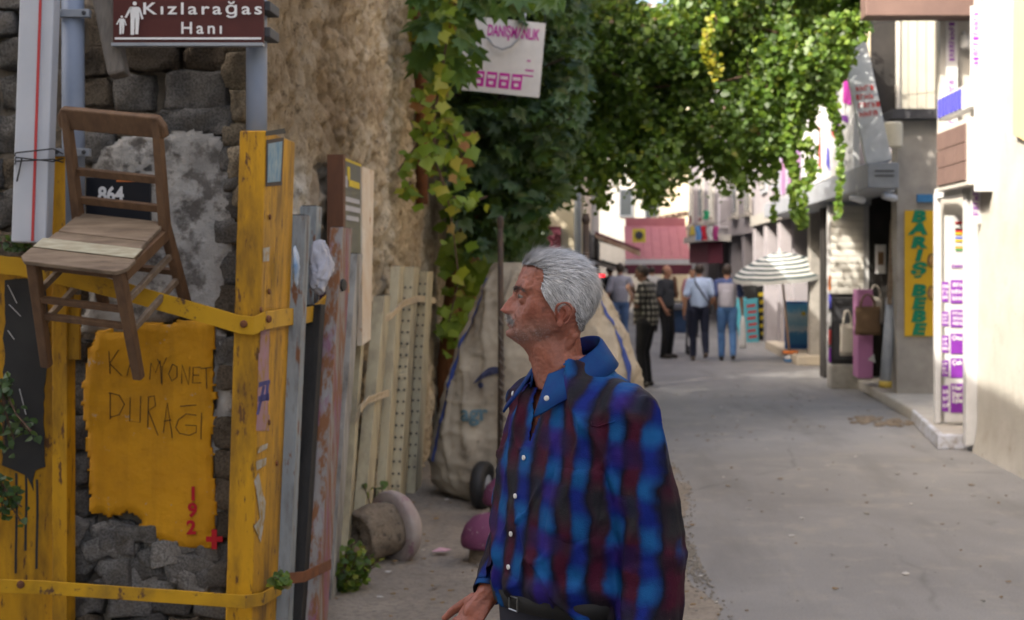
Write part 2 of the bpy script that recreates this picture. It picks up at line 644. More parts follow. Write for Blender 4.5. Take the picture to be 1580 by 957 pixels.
def stone_mesh(w, h, d, seed, rough=.014, round_=.22):
    """rounded irregular block, centre origin"""
    n = 8
    vs = {}; V = []; Fc = []
    def vid(p):
        if p not in vs: vs[p] = len(V); V.append(p)
        return vs[p]
    rng = range(n)
    for ax in range(3):
        for s in (0, n - 1):
            for i in range(n - 1):
                for j in range(n - 1):
                    q = []
                    for a, c in ((i, j), (i + 1, j), (i + 1, j + 1), (i, j + 1)):
                        p = [0, 0, 0]; p[ax] = s; p[(ax + 1) % 3] = a; p[(ax + 2) % 3] = c
                        q.append(vid(tuple(p)))
                    Fc.append(q if s else q[::-1])
    P = np.array(V, float) / (n - 1) * 2 - 1
    S = P / np.linalg.norm(P, axis=1, keepdims=True)
    k = np.sign(P) * np.abs(P) ** .75
    P = (k * (1 - round_) + S * round_ * 1.15) * np.array((w, d, h)) / 2
    P += rough * np.stack([fbm(P + seed * 3.1, 9, 4, seed), fbm(P + seed * 1.7, 11, 4, seed + 5), fbm(P + seed * 2.3, 9, 4, seed + 9)], 1) * 2.6
    return np_mesh('stone', P, Fc)


def stone(px0, py0, px1, py1, seed, mat, proud=.03, Y=FY, parent=stone_wall, tilt=0, depth=.16):
    a = W(px0, py1, Y); c = W(px1, py0, Y)
    me = stone_mesh(c.x - a.x, c.z - a.z, depth, seed, .010 + .004 * (seed % 3))
    me.transform(Matrix.Rotation(tilt, 4, 'Y'))
    me.transform(Matrix.Translation(((a.x + c.x) / 2, Y - proud + depth / 2, (a.z + c.z) / 2)))
    return mesh_obj('stone', me, mat, parent, loc=((a.x + c.x) / 2, Y, (a.z + c.z) / 2), smooth=True)


# mortar bed (displaced sheet) of the wall that faces the lane
nx, nz = 150, 420
gx = np.linspace(-3.4, SX - .02, nx); gz = np.linspace(0, HT, nz)
Vw = np.array([(x, FY + .024, z) for z in gz for x in gx])
Vw[:, 1] += .035 * fbm(Vw, 5, 5, 31) + .016 * fbm(Vw, 24, 3, 35)
Fw = [(j * nx + i, j * nx + i + 1, (j + 1) * nx + i + 1, (j + 1) * nx + i) for j in range(nz - 1) for i in range(nx - 1)]
mesh_obj('mortar_bed', np_mesh('mortar_bed', Vw, Fw), m_mortar, stone_wall, smooth=True)
# solid core so that no light leaks through
b = MB(); b.box((-4.6, FY + .12, 0), (SX - .12, 13.3, HT - .02)); b.build('rubble_core', m_mortar, stone_wall)

hand = [(196, 68, 278, 112, 1), (290, 64, 362, 111, 1), (181, 113, 240, 172, 0), (255, 111, 353, 169, 0), (250, 171, 362, 214, 0),
        (140, 20, 190, 70, 1), (130, 75, 178, 118, 1), (128, 122, 178, 165, 1), (128, 205, 180, 250, 0), (182, 176, 246, 212, 1), (140, 250, 240, 276, 0),
        (335, 215, 372, 262, 0), (352, 262, 376, 300, 0), (200, -10, 300, 58, 0), (305, -20, 378, 55, 1)]
for k, (x0, y0, x1, y1, mm) in enumerate(hand):
    stone(x0, y0, x1, y1, 40 + k, (m_stone_a, m_stone_b)[mm], .034)
# left strip courses, lower right edge column, and rubble at the foot
rs = random.Random(5)
y = -40
while y < 400:
    h = rs.uniform(38, 66); x = -75
    while x < 44:
        w = rs.uniform(45, 95); stone(x, y, min(x + w, 48), y + h, rs.randint(0, 900), rs.choice((m_stone_a, m_stone_a, m_stone_b)), rs.uniform(.02, .05), tilt=rs.uniform(-.03, .03))
        x += w + 4
    y += h + 4
y = 300
while y < 850:
    h = rs.uniform(26, 70); x0 = 330 + rs.uniform(0, 8)
    stone(x0, y, 378 + rs.uniform(-4, 3), y + h, rs.randint(0, 900), rs.choice((m_stone_c, m_stone_a, m_stone_b)), rs.uniform(.02, .06), tilt=rs.uniform(-.12, .12))
    y += h + 3
y = -70
while y < 300:                            # quoins on the corner
    h = rs.uniform(30, 62); stone(356 + rs.uniform(-6, 4), y, 383 + rs.uniform(-2, 5), y + h, rs.randint(0, 900), m_quoin, rs.uniform(.035, .06), tilt=rs.uniform(-.05, .05), depth=.22)
    y += h + 1
y = 520
while y < 860:
    h = rs.uniform(28, 60)
    stone(96 + rs.uniform(-3, 3), y, 140 + rs.uniform(-4, 6), y + h, rs.randint(0, 900), m_stone_a, rs.uniform(.0, .04), tilt=rs.uniform(-.2, .2))
    y += h + 3
for k in range(30):                       # rubble heap standing proud under the torn plaster
    x = rs.uniform(110, 345); yy = rs.uniform(800, 905) if x < 235 else rs.uniform(845, 905)
    w = rs.uniform(36, 80); h = rs.uniform(24, 52)
    stone(x - w / 2, yy - h / 2, x + w / 2, yy + h / 2, rs.randint(0, 900), rs.choice((m_stone_c, m_stone_c, m_stone_a)), rs.uniform(.03, .09), tilt=rs.uniform(-.5, .5))
y = 906
while y < 1080:
    h = rs.uniform(35, 55); x = 90
    while x < 360:
        w = rs.uniform(40, 90); stone(x, y, x + w, y + h, rs.randint(0, 900), rs.choice((m_stone_a, m_stone_b)), rs.uniform(.02, .06), tilt=rs.uniform(-.1, .1))
        x += w + 3
    y += h + 3

# whitewashed render left between stones and painted patch
def ragged(pts, amp, seed, sub=14):
    out = []
    rr = random.Random(seed); run = 0.0; run2 = 0.0
    for i in range(len(pts)):
        a = pts[i]; c = pts[(i + 1) % len(pts)]
        L = math.hypot(c[0] - a[0], c[1] - a[1]); n = max(2, int(L / sub))
        for k in range(n):
            f = k / n; run = run * .82 + rr.gauss(0, amp * .55); run2 = run2 * .82 + rr.gauss(0, amp * .55); j = amp * .35 * rr.random() ** 2
            out.append((a[0] + (c[0] - a[0]) * f + run + rr.choice((-j, j)), a[1] + (c[1] - a[1]) * f + run2 + rr.choice((-j, j))))
    return out


def slab(name, pix, Y, thick, mat, parent, relief=.006, seed=1, res=.011):
    """plaster sheet with a ragged outline: gridded so that its face can be uneven"""
    P2 = np.array([((p[0] - VPX) / FPX * Y, EYE - (p[1] - VPY) / FPX * Y) for p in pix])
    x0, z0 = P2.min(0); x1, z1 = P2.max(0)
    nx = int((x1 - x0) / res) + 2; nz = int((z1 - z0) / res) + 2
    X, Z = np.meshgrid(np.linspace(x0, x1, nx), np.linspace(z0, z1, nz))
    Q = np.stack([X.ravel(), Z.ravel()], 1)
    ins = np.zeros(len(Q), bool)
    n = len(P2); j = n - 1
    for i in range(n):
        xi, zi = P2[i]; xj, zj = P2[j]
        c = ((zi > Q[:, 1]) != (zj > Q[:, 1])) & (Q[:, 0] < (xj - xi) * (Q[:, 1] - zi) / (zj - zi + 1e-12) + xi)
        ins ^= c; j = i
    dmin = np.full(len(Q), 9.0)
    for i in range(n):
        a = P2[i]; c = P2[(i + 1) % n]; d = c - a
        t = np.clip(((Q - a) @ d) / (d @ d + 1e-12), 0, 1)
        dmin = np.minimum(dmin, np.linalg.norm(Q - a - t[:, None] * d, axis=1))
    P = np.stack([Q[:, 0], np.full(len(Q), Y), Q[:, 1]], 1)
    edge_t = np.clip(dmin / .03, 0, 1)
    P[:, 1] = Y - thick * (.35 + .65 * edge_t ** .6) + relief * fbm(P, 9, 4, seed) * 1.4 + .0025 * fbm(P, 45, 3, seed + 3)
    P[~ins & (dmin > res * .8), 1] = 99
    idx = np.arange(nx * nz).reshape(nz, nx)
    Fq = np.stack([idx[:-1, :-1].ravel(), idx[:-1, 1:].ravel(), idx[1:, 1:].ravel(), idx[1:, :-1].ravel()], 1)
    ok = (P[Fq][:, :, 1] < 50).all(1)
    Fq = Fq[ok]
    used = np.unique(Fq); mp = -np.ones(len(P), int); mp[used] = np.arange(len(used))
    o = mesh_obj(name, np_mesh(name, P[used], mp[Fq]), mat, parent, smooth=True)
    md = o.modifiers.new('solid', 'SOLIDIFY'); md.thickness = thick; md.offset = -1
    return o


slab('whitewashed_render', ragged([(150, 225), (250, 205), (362, 218), (366, 330), (352, 480), (362, 600), (352, 720), (345, 850), (330, 855), (325, 480), (140, 520), (128, 420), (130, 300)], 7, 3), FY - .012, .03, m_whitewash, stone_wall, .012, 8)


def yellow_plaster():
    t = NT('yellow_painted_plaster')
    co = t.tc.outputs['Object']
    col = t.mix(t.ramp(t.noise(3, 6, co, .6), [(.35, 0.0), (.7, 1.0)]), (.60, .29, .006), (.48, .215, .005))
    st = t.noise(1.0, 6, t.n('Mapping', {'Vector': co, 'Scale': (22, 22, 1.5)}).outputs[0])
    col = t.mix(t.ramp(st, [(.5, 0.0), (.75, .35)]), col, (.30, .135, .005))
    col = t.mix(t.ramp(t.noise(2.2, 8, co, .75), [(.5, 0.0), (.7, .45)]), col, (.24, .115, .012))
    col = t.mix(t.ramp(t.noise(14, 8, co, .75), [(.62, 0.0), (.65, .9)]), col, (.32, .29, .25))
    t.bump(t.noise(50, 7, co, .7), .7, .006)
    return t.done(col, .7, 0, .3)


m_yplaster = yellow_plaster()
pl_pts = [(140, 545), (152, 512), (195, 512), (215, 497), (330, 488), (332, 560), (328, 680), (333, 760), (331, 838), (300, 842), (270, 846), (240, 832), (220, 822), (212, 800), (190, 790), (165, 800), (142, 788), (136, 700), (130, 600)]
yp = slab('yellow_plaster_patch', ragged(pl_pts, 3.0, 9, 8), FY - .045, .028, m_yplaster, stone_wall, .005, 12, .008)
m_scratch = flat('dark_scratch', (.07, .04, .015), .9)
m_spray = flat('red_stencil', (.42, .012, .02), .8)
PF = FY - .045 - .028 - .008


def strokes(lines, r, mat, name, parent, Y=PF):
    b = MB()
    for ln in lines:
        b.strip([W(p[0], p[1], Y) for p in ln], (0, 0, 1), r) if False else b.tube([W(p[0], p[1], Y - .012) for p in ln], r, 5, sq=1)
    return b.build(name, mat, parent)


glyph = {  # hand scratched capitals, px coordinates
    'row1': [[(168, 542), (170, 577)], [(183, 540), (169, 561), (188, 580)], [(196, 580), (205, 543), (214, 574)], [(199, 566), (210, 563)], [(231, 586), (233, 560), (240, 575), (247, 556), (249, 592)], [(243, 554), (250, 568), (257, 552)], [(250, 568), (250, 594)],
             [(266, 562), (260, 577), (265, 588), (273, 582), (273, 566), (266, 562)], [(280, 592), (281, 563), (291, 594), (293, 566)], [(310, 567), (298, 567), (297, 591), (310, 591)], [(298, 579), (307, 579)], [(310, 569), (327, 567)], [(318, 568), (319, 600)]],
    'row2': [[(170, 606), (170, 647)], [(168, 606), (184, 610), (192, 624), (184, 640), (170, 644)], [(201, 613), (200, 650), (216, 652), (217, 611)], [(228, 660), (229, 614)], [(228, 613), (238, 611), (240, 626), (229, 634), (244, 672)],
             [(252, 668), (258, 622), (266, 676)], [(253, 650), (264, 648)], [(303, 641), (287, 639), (275, 648), (271, 660), (277, 669), (292, 672), (303, 667), (303, 657), (286, 656)], [(278, 627), (303, 625)], [(311, 637), (310, 678)]]}
for k in glyph: strokes(glyph[k], .0022, m_scratch, 'scratched_lettering', stone_wall)
for s, x, yy in (('1', 298, 763), ('9', 297, 788), ('2', 295, 815)):
    p = W(x, yy, PF - .004)
    lettering(s, .078, p, m_spray, stone_wall, bold=.003, name='stencil_number')
b = MB(); p = W(331, 832, PF - .03)
b.box((p.x - .034, p.y - .004, p.z - .011), (p.x + .034, p.y, p.z + .011)); b.box((p.x - .011, p.y - .006, p.z - .04), (p.x + .011, p.y - .002, p.z + .04))
b.build('stencil_cross', m_spray, stone_wall)

# ---------------------------------------------------------------- the long wall that follows the street
ny, nz = 620, 430
gy = np.linspace(FY - .02, 13.4, ny); gz = np.linspace(-.02, HT, nz)
Yg, Zg = np.meshgrid(gy, gz)
Vs = np.stack([np.full(Yg.size, SX), Yg.ravel(), Zg.ravel()], 1)
d1, d2, cv = cellular(Vs, (1, 5.0, 8.0), 3)
joint = np.clip((d2 - d1) / .28, 0, 1)
plast = np.clip(.86 + 1.3 * fbm(Vs, .7, 4, 77), .25, 1)         # where plaster still covers the stones
rel = (1 - plast) * (-.045 * (1 - joint) + .03 * (cv - .5)) + .034 * fbm(Vs, 2.2, 4, 21) + .040 * (1 - 2.4 * np.abs(fbm(Vs, 6, 4, 23))) + .03 * fbm(Vs, 13, 3, 29) + .013 * fbm(Vs, 26, 3, 27)
Vs[:, 0] += rel
Vs[:, 0] -= .02
tone = np.clip(.93 + .45 * (1 - plast) * (cv - .5) - .42 * (1 - plast) * (1 - joint), .35, 1.2)
idx = np.arange(ny * nz).reshape(nz, ny)
Fq = np.stack([idx[:-1, :-1].ravel(), idx[:-1, 1:].ravel(), idx[1:, 1:].ravel(), idx[1:, :-1].ravel()], 1)
me = np_mesh('plaster_wall', Vs, Fq)
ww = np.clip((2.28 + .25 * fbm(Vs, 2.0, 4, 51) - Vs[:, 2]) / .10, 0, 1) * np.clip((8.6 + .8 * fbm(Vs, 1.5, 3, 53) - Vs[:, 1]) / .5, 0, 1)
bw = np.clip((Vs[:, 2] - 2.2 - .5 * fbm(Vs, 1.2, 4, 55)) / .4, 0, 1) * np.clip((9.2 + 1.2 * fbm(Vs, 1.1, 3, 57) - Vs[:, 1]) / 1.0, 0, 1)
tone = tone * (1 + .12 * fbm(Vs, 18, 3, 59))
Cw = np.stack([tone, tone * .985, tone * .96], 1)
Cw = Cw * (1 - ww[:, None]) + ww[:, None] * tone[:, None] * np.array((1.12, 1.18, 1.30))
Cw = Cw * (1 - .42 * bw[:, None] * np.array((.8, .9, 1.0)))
set_col(me, Cw)
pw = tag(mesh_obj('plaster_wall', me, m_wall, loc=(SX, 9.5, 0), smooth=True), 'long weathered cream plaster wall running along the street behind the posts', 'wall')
# end return of that wall towards the garden
b = MB(); b.box((-4.6, 13.32, 0), (SX - .05, 13.42, HT)); b.build('wall_end', m_wall, pw)
# rusty downpipe let into the wall, and the pale buttress beyond it
rp = MB(); rp.tube([WX(641, -20, SX + .05) + Vector((0, 0, 0)), Vector((SX + .05, 11.35, 3.0)), Vector((SX + .05, 11.35, 2.2))], .05, 10)
m_rust = M('rust', (.20, .075, .03), (.09, .04, .022), 14, .9, .5, 60, spots=(.30, .14, .06))
solo('rusty_pipe', rp, m_rust, 'rusty brown pipe fixed upright on the long plaster wall behind the vine', 'pipe', (SX + .05, 11.35, 2.2), smooth=True)

# ---------------------------------------------------------------- unseen house added over the lane to throw the shade
b = MB(); b.box((-14, -14, 0), (-2.0, 2.4, 10.5))
hs = thing('shade_house', 'tall plain cream house, unseen, added across the lane to shade stone wall', 'building', (-8, -6, 0))
b.build('wall', m_cream, hs)
b = MB(); b.box((-14.2, -14.2, 10.5), (-1.8, 2.6, 10.75)); b.build('roof', m_concrete, hs)

# ---------------------------------------------------------------- white building on the far side of the street
AX = 3.40
A = thing('white_building', 'sunlit white plastered building wall with shop recess behind the door post', 'building', (AX, 8, 0))
ny, nz = 180, 120
gy = np.linspace(-2.0, 13.0, ny); gz = np.linspace(0, 7, nz)
Yg, Zg = np.meshgrid(gy, gz)
Va = np.stack([np.full(Yg.size, AX), Yg.ravel(), Zg.ravel()], 1)
Va[:, 0] += .012 * fbm(Va, 1.5, 5, 41) - .05 * np.clip((.35 - Va[:, 2]) / .35, 0, 1) ** 2
idx = np.arange(ny * nz).reshape(nz, ny)
Fq = np.stack([idx[:-1, :-1].ravel(), idx[1:, :-1].ravel(), idx[1:, 1:].ravel(), idx[:-1, 1:].ravel()], 1)
m_lime = M('white_limewash', (.46, .44, .395), (.39, .37, .325), 2.2, .9, .5, 30, .008, grime=(.33, .30, .25), gst=(.52, .8), spots=(.26, .23, .19), sscale=9, st=(.62, .7))
mesh_obj('wall', np_mesh('wall', Va, Fq), m_lime, A, smooth=True)
b = MB(); b.box((AX + .06, -2.0, 0), (9, 12.99, 7)); b.build('wall_core', m_lime, A)
b = MB(); b.box((3.36, 14.3, 0), (9, 14.42, 7)); b.build('shop_wall', m_white, A)
m_ochre = M('ochre_plaster', (.62, .45, .25), (.55, .40, .22), 3, .9, .4, 30)
pts = ragged([(11.72, 2.78), (11.62, 7.0), (9.0, 7.0), (9.0, 2.7), (10.8, 2.66), (11.4, 2.7)], .02, 4, .12)
b = MB(); b.prism([(AX - .045, p[0], p[1]) for p in pts], (.02, 0, 0)); b.build('ochre_plaster', m_ochre, A)
b = MB(); b.box((AX - .03, 12.94, 2.2), (AX + .10, 13.03, 7)); b.build('corner_pilaster', m_white, A)

# shop front of the recess: posts, leaf with printed squares
D = thing('shop_door', 'white shop door frame with purple printed squares beside the sunlit wall', 'door', (3.4, 13.5, 0))
b = MB(); b.box((3.295, 13.02, .06), (3.425, 13.13, 2.37)); b.build('door_post', m_plainwhite, D, bevel=.004)
b = MB(); b.box((3.27, 14.12, .14), (3.325, 14.2, 2.42)); b.build('door_jamb', m_plainwhite, D, bevel=.004)
b = MB(); b.box((3.28, 13.14, 2.37), (3.44, 14.2, 2.47)); b.build('lintel', m_plainwhite, D, bevel=.004)
b = MB(); b.box((3.33, 13.98, .17), (3.62, 14.0, 2.2)); b.build('door_leaf', m_plainwhite, D)
sq = [(432, 468, ''), (478, 505, ''), (515, 546, 'Otu'), (553, 583, 'Çalı'), (592, 637, 'Her T\nSigo\nİşle')]
for y0, y1, tx in sq:
    a = W(1467, y1, 13.97); c = W(1496, y0, 13.97)
    b = MB(); b.box((a.x, 13.972, a.z), (c.x, 13.978, c.z)); b.build('printed_square', m_purple, D)
    a2 = W(1453.5, y1 - 2, 13.97); c2 = W(1463.5, y0 + 3, 13.97)
    b = MB(); b.box((a2.x, 13.972, a2.z), (c2.x, 13.978, c2.z)); b.build('printed_square', m_purple, D)
    glyph_block(D, ((a2.x + c2.x) / 2, 13.971, (a2.z + c2.z) / 2), (1, 0, 0), (0, 0, 1), (c2.x - a2.x) * .8, (c2.z - a2.z) * .8, 3, m_ink, int(y0) + 7)
    if tx:
        lettering(tx, .062, (a.x + .012, 13.969, c.z - .012), m_ink, D, ax='LEFT', ay='TOP', bold=.002)
    else:
        glyph_block(D, ((a.x + c.x) / 2, 13.971, (a.z + c.z) / 2), (1, 0, 0), (0, 0, 1), (c.x - a.x) * .9, (c.z - a.z) * .86, 3, m_ink, int(y0))
lettering('DANIŞ', .05, W(1480, 411, 13.97), m_purple, D, bold=.002)
for y0, cs in ((342, [(.4, .02, .03)]), (352, [(.02, .02, .02), (.5, .03, .03), (.7, .45, .02)]), (366, [(.05, .1, .5), (.7, .5, .03)]), (380, [(.55, .25, .05), (.1, .3, .1)])):
    for k, c in enumerate(cs):
        a = W(1474, y0 + 3.4 * (k + 1), 13.97); d = W(1492, y0 + 3.4 * k, 13.97)
        b = MB(); b.box((a.x, 13.970, a.z), (d.x, 13.977, d.z)); b.build('flag_print', flat('flag_%d_%d' % (y0, k), c), D)
# recess floor and step with its painted nose
b = MB(); b.prism([(3.12, 13.25, 0), (3.36, 15.5, 0), (3.42, 17.8, 0), (3.5, 20.4, 0), (5.2, 20.4, 0), (5.2, 13.02, 0), (3.46, 13.02, 0), (3.44, 13.25, 0)], (0, 0, .13))
m_step = M('step_concrete', (.42, .39, .34), (.33, .31, .28), 3, .9, .5, 40, spots=(.2, .19, .18))
struct('shop_step', b, m_step, bevel=.02)
m_kerb = M('bluish_kerb_paint', (.50, .53, .62), (.40, .40, .42), 5, .85, .4, 40, spots=(.28, .26, .24), sscale=9, st=(.5, .6))
b = MB(); b.prism([(3.085, 13.22, 0), (3.33, 15.5, 0), (3.37, 15.5, 0), (3.16, 13.30, 0), (3.44, 13.30, 0), (3.44, 13.20, 0)], (0, 0, .137))
struct('kerb', b, m_kerb, bevel=.012)

# street-facing signs over the recess
bs = thing('brown_light_box', 'brown panelled light box sign in white frame above shop door', 'sign', (3.3, 13.0, 2.4))
b = MB(); b.box((3.20, 12.55, 2.42), (3.40, 13.75, 3.02)); b.build('casing', m_white, bs, bevel=.01)
for k in range(3):
    for j in range(3):
        b = MB(); y0 = 12.62 + k * .36; b.box((3.185, y0, 2.47 + j * .17), (3.2, y0 + .352, 2.47 + j * .17 + .163)); b.build('panel', m_brownbox, bs, bevel=.003)
b = MB(); b.box((3.25, 12.50, 2.36), (3.42, 12.56, 3.45)); b.build('end_frame', m_plainwhite, bs, bevel=.005)
bl = thing('blue_letter_sign', 'white strip sign with blue block lettering over the brown light box', 'sign', (3.3, 13.0, 3.1))
b = MB(); b.box((3.24, 12.62, 3.12), (3.36, 13.9, 3.34)); b.build('board', m_plainwhite, bl, bevel=.005)
for k in range(6):
    b = MB(); y0 = 12.95 + k * .155; b.box((3.228, y0, 3.14), (3.238, y0 + .115, 3.32)); b.build('blue_letter', m_blueprint, bl)
for k, (x0, x1) in enumerate(((1462, 1474), (1500, 1510))):
    Yp = 14.26 if k == 0 else 12.9
    st = thing('vertical_text_strip', ('white strip with purple vertical text on the recess wall above the blue sign', 'white strip with purple vertical text on the corner of the sunlit wall')[k], 'sign', W((x0 + x1) / 2, 250, Yp))
    a = W(x0 - 3, 345 if k else 200, Yp); c = W(x1 + 3, 10, Yp)
    b = MB(); b.box((a.x, Yp - .02, a.z), (c.x, Yp, c.z)); b.build('board', m_plainwhite, st)
    for tz, tl in ((.25, .46), (.75, .46)):
        zc = c.z + (a.z - c.z) * tz
        glyph_block(st, ((a.x + c.x) / 2, Yp - .021, zc), (0, 0, 1), (-1, 0, 0), (c.z - a.z) * tl, .085, 1, m_purple, k * 5 + int(tz * 8))
lp = MB(); p = W(1490, 55, 14.2); lp.lathe([(.05, 0), (.055, -.12), (.03, -.14)], p, n=12); lp.tube([p, p + Vector((0, .08, .05))], .012, 6)
solo('wall_lamp', lp, m_plainwhite, 'small white wall lamp above the blue letter sign', 'lamp', p)
b = MB(); b.box((2.54, 13.9, 4.15), (3.66, 14.2, 4.9)); sb = solo('brown_signboard', b, m_brownbox, 'plain brown signboard jutting over the street high above the shops', 'sign', (3.1, 14.05, 4.15), bevel=.01)
b = MB(); b.box((3.66, 13.98, 4.6), (3.8, 14.28, 4.66)); b.build('bracket', m_dgrey, sb)

# pier with the yellow banner, upper storey behind it
B = thing('grey_pier_building', 'grey rendered shop pier with closed upper shutters behind yellow banner', 'building', (4.2, 18, 0))
b = MB(); b.box((3.58, 17.5, .12), (5.6, 17.85, 3.5)); b.build('pier', M('pier_render', (.40, .37, .33), (.32, .30, .27), 3, .9, .4, 30, grime=(.24, .22, .2)), B, bevel=.015)
b = MB(); b.box((3.5, 17.35, 3.5), (5.6, 20.4, 3.62)); b.build('ledge', m_dgrey, B)
b = MB(); b.box((3.30, 18.3, 3.62), (5.6, 20.4, 7)); b.build('upper_wall', m_cream, B)
b = MB(); b.box((3.40, 18.26, 3.66), (3.72, 18.29, 5.2)); b.build('opening_shade_sheet', m_in_shade, B)  # dark sheet before the wall stands in for a shaded opening
m_shut = M('cream_shutter', (.42, .40, .33), (.36, .34, .28), 3, .7, .2)
for k in range(4):
    x0 = 3.76 + k * .115; b = MB(); b.box((x0, 18.2, 3.68), (x0 + .108, 18.26, 5.2)); b.build('shutter_board', m_shut, B, bevel=.004)
b = MB(); b.box((3.72, 18.17, 3.66), (3.755, 18.28, 5.2)); b.build('shutter_frame', m_white, B)
bn = thing('yellow_banner', 'tall yellow banner with green slanted lettering on the grey pier', 'banner', W(1418, 520, 17.47))
a = W(1396, 519, 17.47); c = W(1443, 325, 17.47)
b = MB(); b.box((a.x, 17.47, a.z), (c.x, 17.485, c.z)); b.build('sheet', M('yellow_vinyl', (.70, .42, .02), (.62, .36, .015), 3, .6, .1), bn)
m_green = flat('green_print', (.01, .22, .11))
for k, ch in enumerate('BARIŞ BEBE'):
    if ch == ' ': continue
    yk = [335, 354, 375, 395, 416, 0, 449, 469, 489, 509][k]
    mt = face_mtx(W(1418, yk, 17.462)) @ Matrix(((1, .25, 0, 0), (0, 1, 0, 0), (0, 0, 1, 0), (0, 0, 0, 1)))
    mesh_obj('lettering', text_mesh(ch, .185, mt, sx=1.55, bold=.012), m_green, bn)
m_face = M('faded_print', (.45, .22, .06), (.55, .36, .12), 30, .7, .0)
for yk in (402, 452):
    p = W(1437, yk, 17.465); b = MB(); b.lathe([(.055, 0), (.04, .004)], p, (0, -1, 0), 16); b.build('faded_figure', m_face, bn)
    b = MB(); b.tube([p + Vector((.04 * math.cos(t), -.006, .08 * math.sin(t))) for t in np.linspace(.6, 5.2, 12)], .008, 5); b.build('faded_outline', m_dgrey, bn)
sg = thing('small_blue_sign', 'small blue shop plate on the pier above the yellow banner', 'sign', W(1430, 305, 17.45))
b = MB(); a = W(1415, 312, 17.46); c = W(1447, 300, 17.46); b.box((a.x, 17.46, a.z), (c.x, 17.49, c.z)); b.build('plate', flat('sign_blue', (.05, .2, .42)), sg)

# roller shutter shop
Cs = thing('shutter_shop', 'narrow shop with white roller shutter and dark doorway beside the pier', 'building', (3.4, 20.2, 0))
b = MB(); b.box((3.12, 20.0, 0), (3.16, 20.1, 2.7)); b.box((3.62, 20.0, .1), (3.70, 20.1, 2.7)); b.build('door_post', m_plainwhite, Cs, bevel=.004)
b = MB(); b.box((3.3, 21.5, 0), (5.6, 21.95, 2.58)); b.build('back_wall', m_in_shade, Cs)
b = MB(); b.box((4.6, 17.9, .14), (4.7, 21.45, 3.45)); b.build('inner_wall', m_in_shade, Cs)
b = MB(); b.box((3.72, 20.02, .14), (4.58, 20.08, 2.7)); b.build('doorway_shade_sheet', m_in_shade, Cs)  # dark sheet across the doorway in place of its shade
m_slat = M('shutter_slat', (.66, .64, .58), (.58, .56, .51), 4, .5, .1)
zz = 1.30
while zz < 2.55:
    b = MB(); n = 5; ring = []
    prof = [(0, 0), (-.006, .008), (-.010, .045), (-.008, .09), (0, .1)]
    v = [(x, 19.99 + d, zz + h) for x in (3.16, 3.62) for d, h in prof]
    b.add(v, [(i, i + 1, n + i + 1, n + i) for i in range(n - 1)])
    b.build('slat', m_slat, Cs, solid=.004)
    zz += .104
b = MB(); b.box((3.12, 19.94, 2.55), (3.72, 20.3, 2.72)); b.build('shutter_box', m_grey, Cs)
b = MB(); b.box((3.16, 20.05, .3), (3.62, 20.1, 1.3)); b.build('back_panel', m_dgrey, Cs)
# long canopy of the shops, with its metal end box
cn = thing('shop_canopy', 'long dark metal shop canopy running along the sunlit shop fronts', 'canopy', (3.2, 20, 2.6))
b = MB(); b.box((3.0, 17.53, 2.60), (3.57, 27.0, 2.86)); b.build('fascia', m_grey, cn, bevel=.01)
b = MB(); b.box((2.98, 16.2, 2.59), (3.34, 17.5, 2.88)); ebx = b.build('end_box', m_grey, cn, bevel=.01)
for k in range(2):
    b = MB(); b.box((3.06, 16.19, 2.72 + k * .055), (3.28, 16.197, 2.735 + k * .055)); b.build('vent_slot', m_black, cn)
for k, (px, py) in enumerate(((1323, 306), (1372, 303))):
    p = W(px, py, 16.9); b = MB(); b.tube([p + Vector((0, 0, .16)), p + Vector((0, 0, .03))], .015, 6); b.cap(p + Vector((-.07, -.03, 0)), p + Vector((.06, .03, -.02)), .035, .045)
    solo('floodlight', b, m_plainwhite, ('small white floodlight under the canopy end beside the shutter', 'small white floodlight under the canopy end beside the pier')[k], 'floodlight', p, smooth=True)
sg = thing('white_signboard', 'big white signboard with purple and red graphics above the canopy', 'sign', (3.1, 21, 2.9))
b = MB(); b.box((3.06, 17.6, 2.90), (3.14, 22.2, 4.6)); b.build('board', m_plainwhite, sg)
for (y0, z0, y1, z1, mm) in ((17.9, 3.5, 18.5, 3.66, m_purple), (17.7, 3.7, 18.3, 4.1, m_magenta), (18.6, 3.3, 18.9, 3.9, m_purple), (19.4, 3.0, 19.7, 3.35, m_blueprint), (20.2, 3.05, 20.4, 3.7, m_redprint), (20.9, 3.0, 21.3, 3.3, m_purple), (18.0, 2.97, 18.2, 3.05, m_dgrey), (18.25, 2.97, 18.4, 3.05, m_dgrey), (17.62, 4.1, 19.2, 4.55, m_purple), (19.0, 3.4, 19.25, 3.55, m_redprint)):
    b = MB(); b.prism([(3.055, y0, z0), (3.055, y1, z0 + .1), (3.055, y1 - .05, z1), (3.055, y0 + .08, z1 - .06)], (-.006, 0, 0)); b.build('graphic', mm, sg)
sg = thing('purple_poster', 'purple shop poster in the upper window row beyond the white signboard', 'sign', (3.2, 23, 2.9))
b = MB(); b.box((3.1, 22.4, 2.95), (3.16, 25.2, 4.5)); b.build('board', M('purple_poster', (.22, .13, .30), (.34, .16, .26), 2, .4, .0), sg)
for k in range(4):
    b = MB(); y0 = 22.35 + k * .95; b.box((3.07, y0, 2.92), (3.10, y0 + .06, 4.55)); b.build('mullion', m_grey, sg)
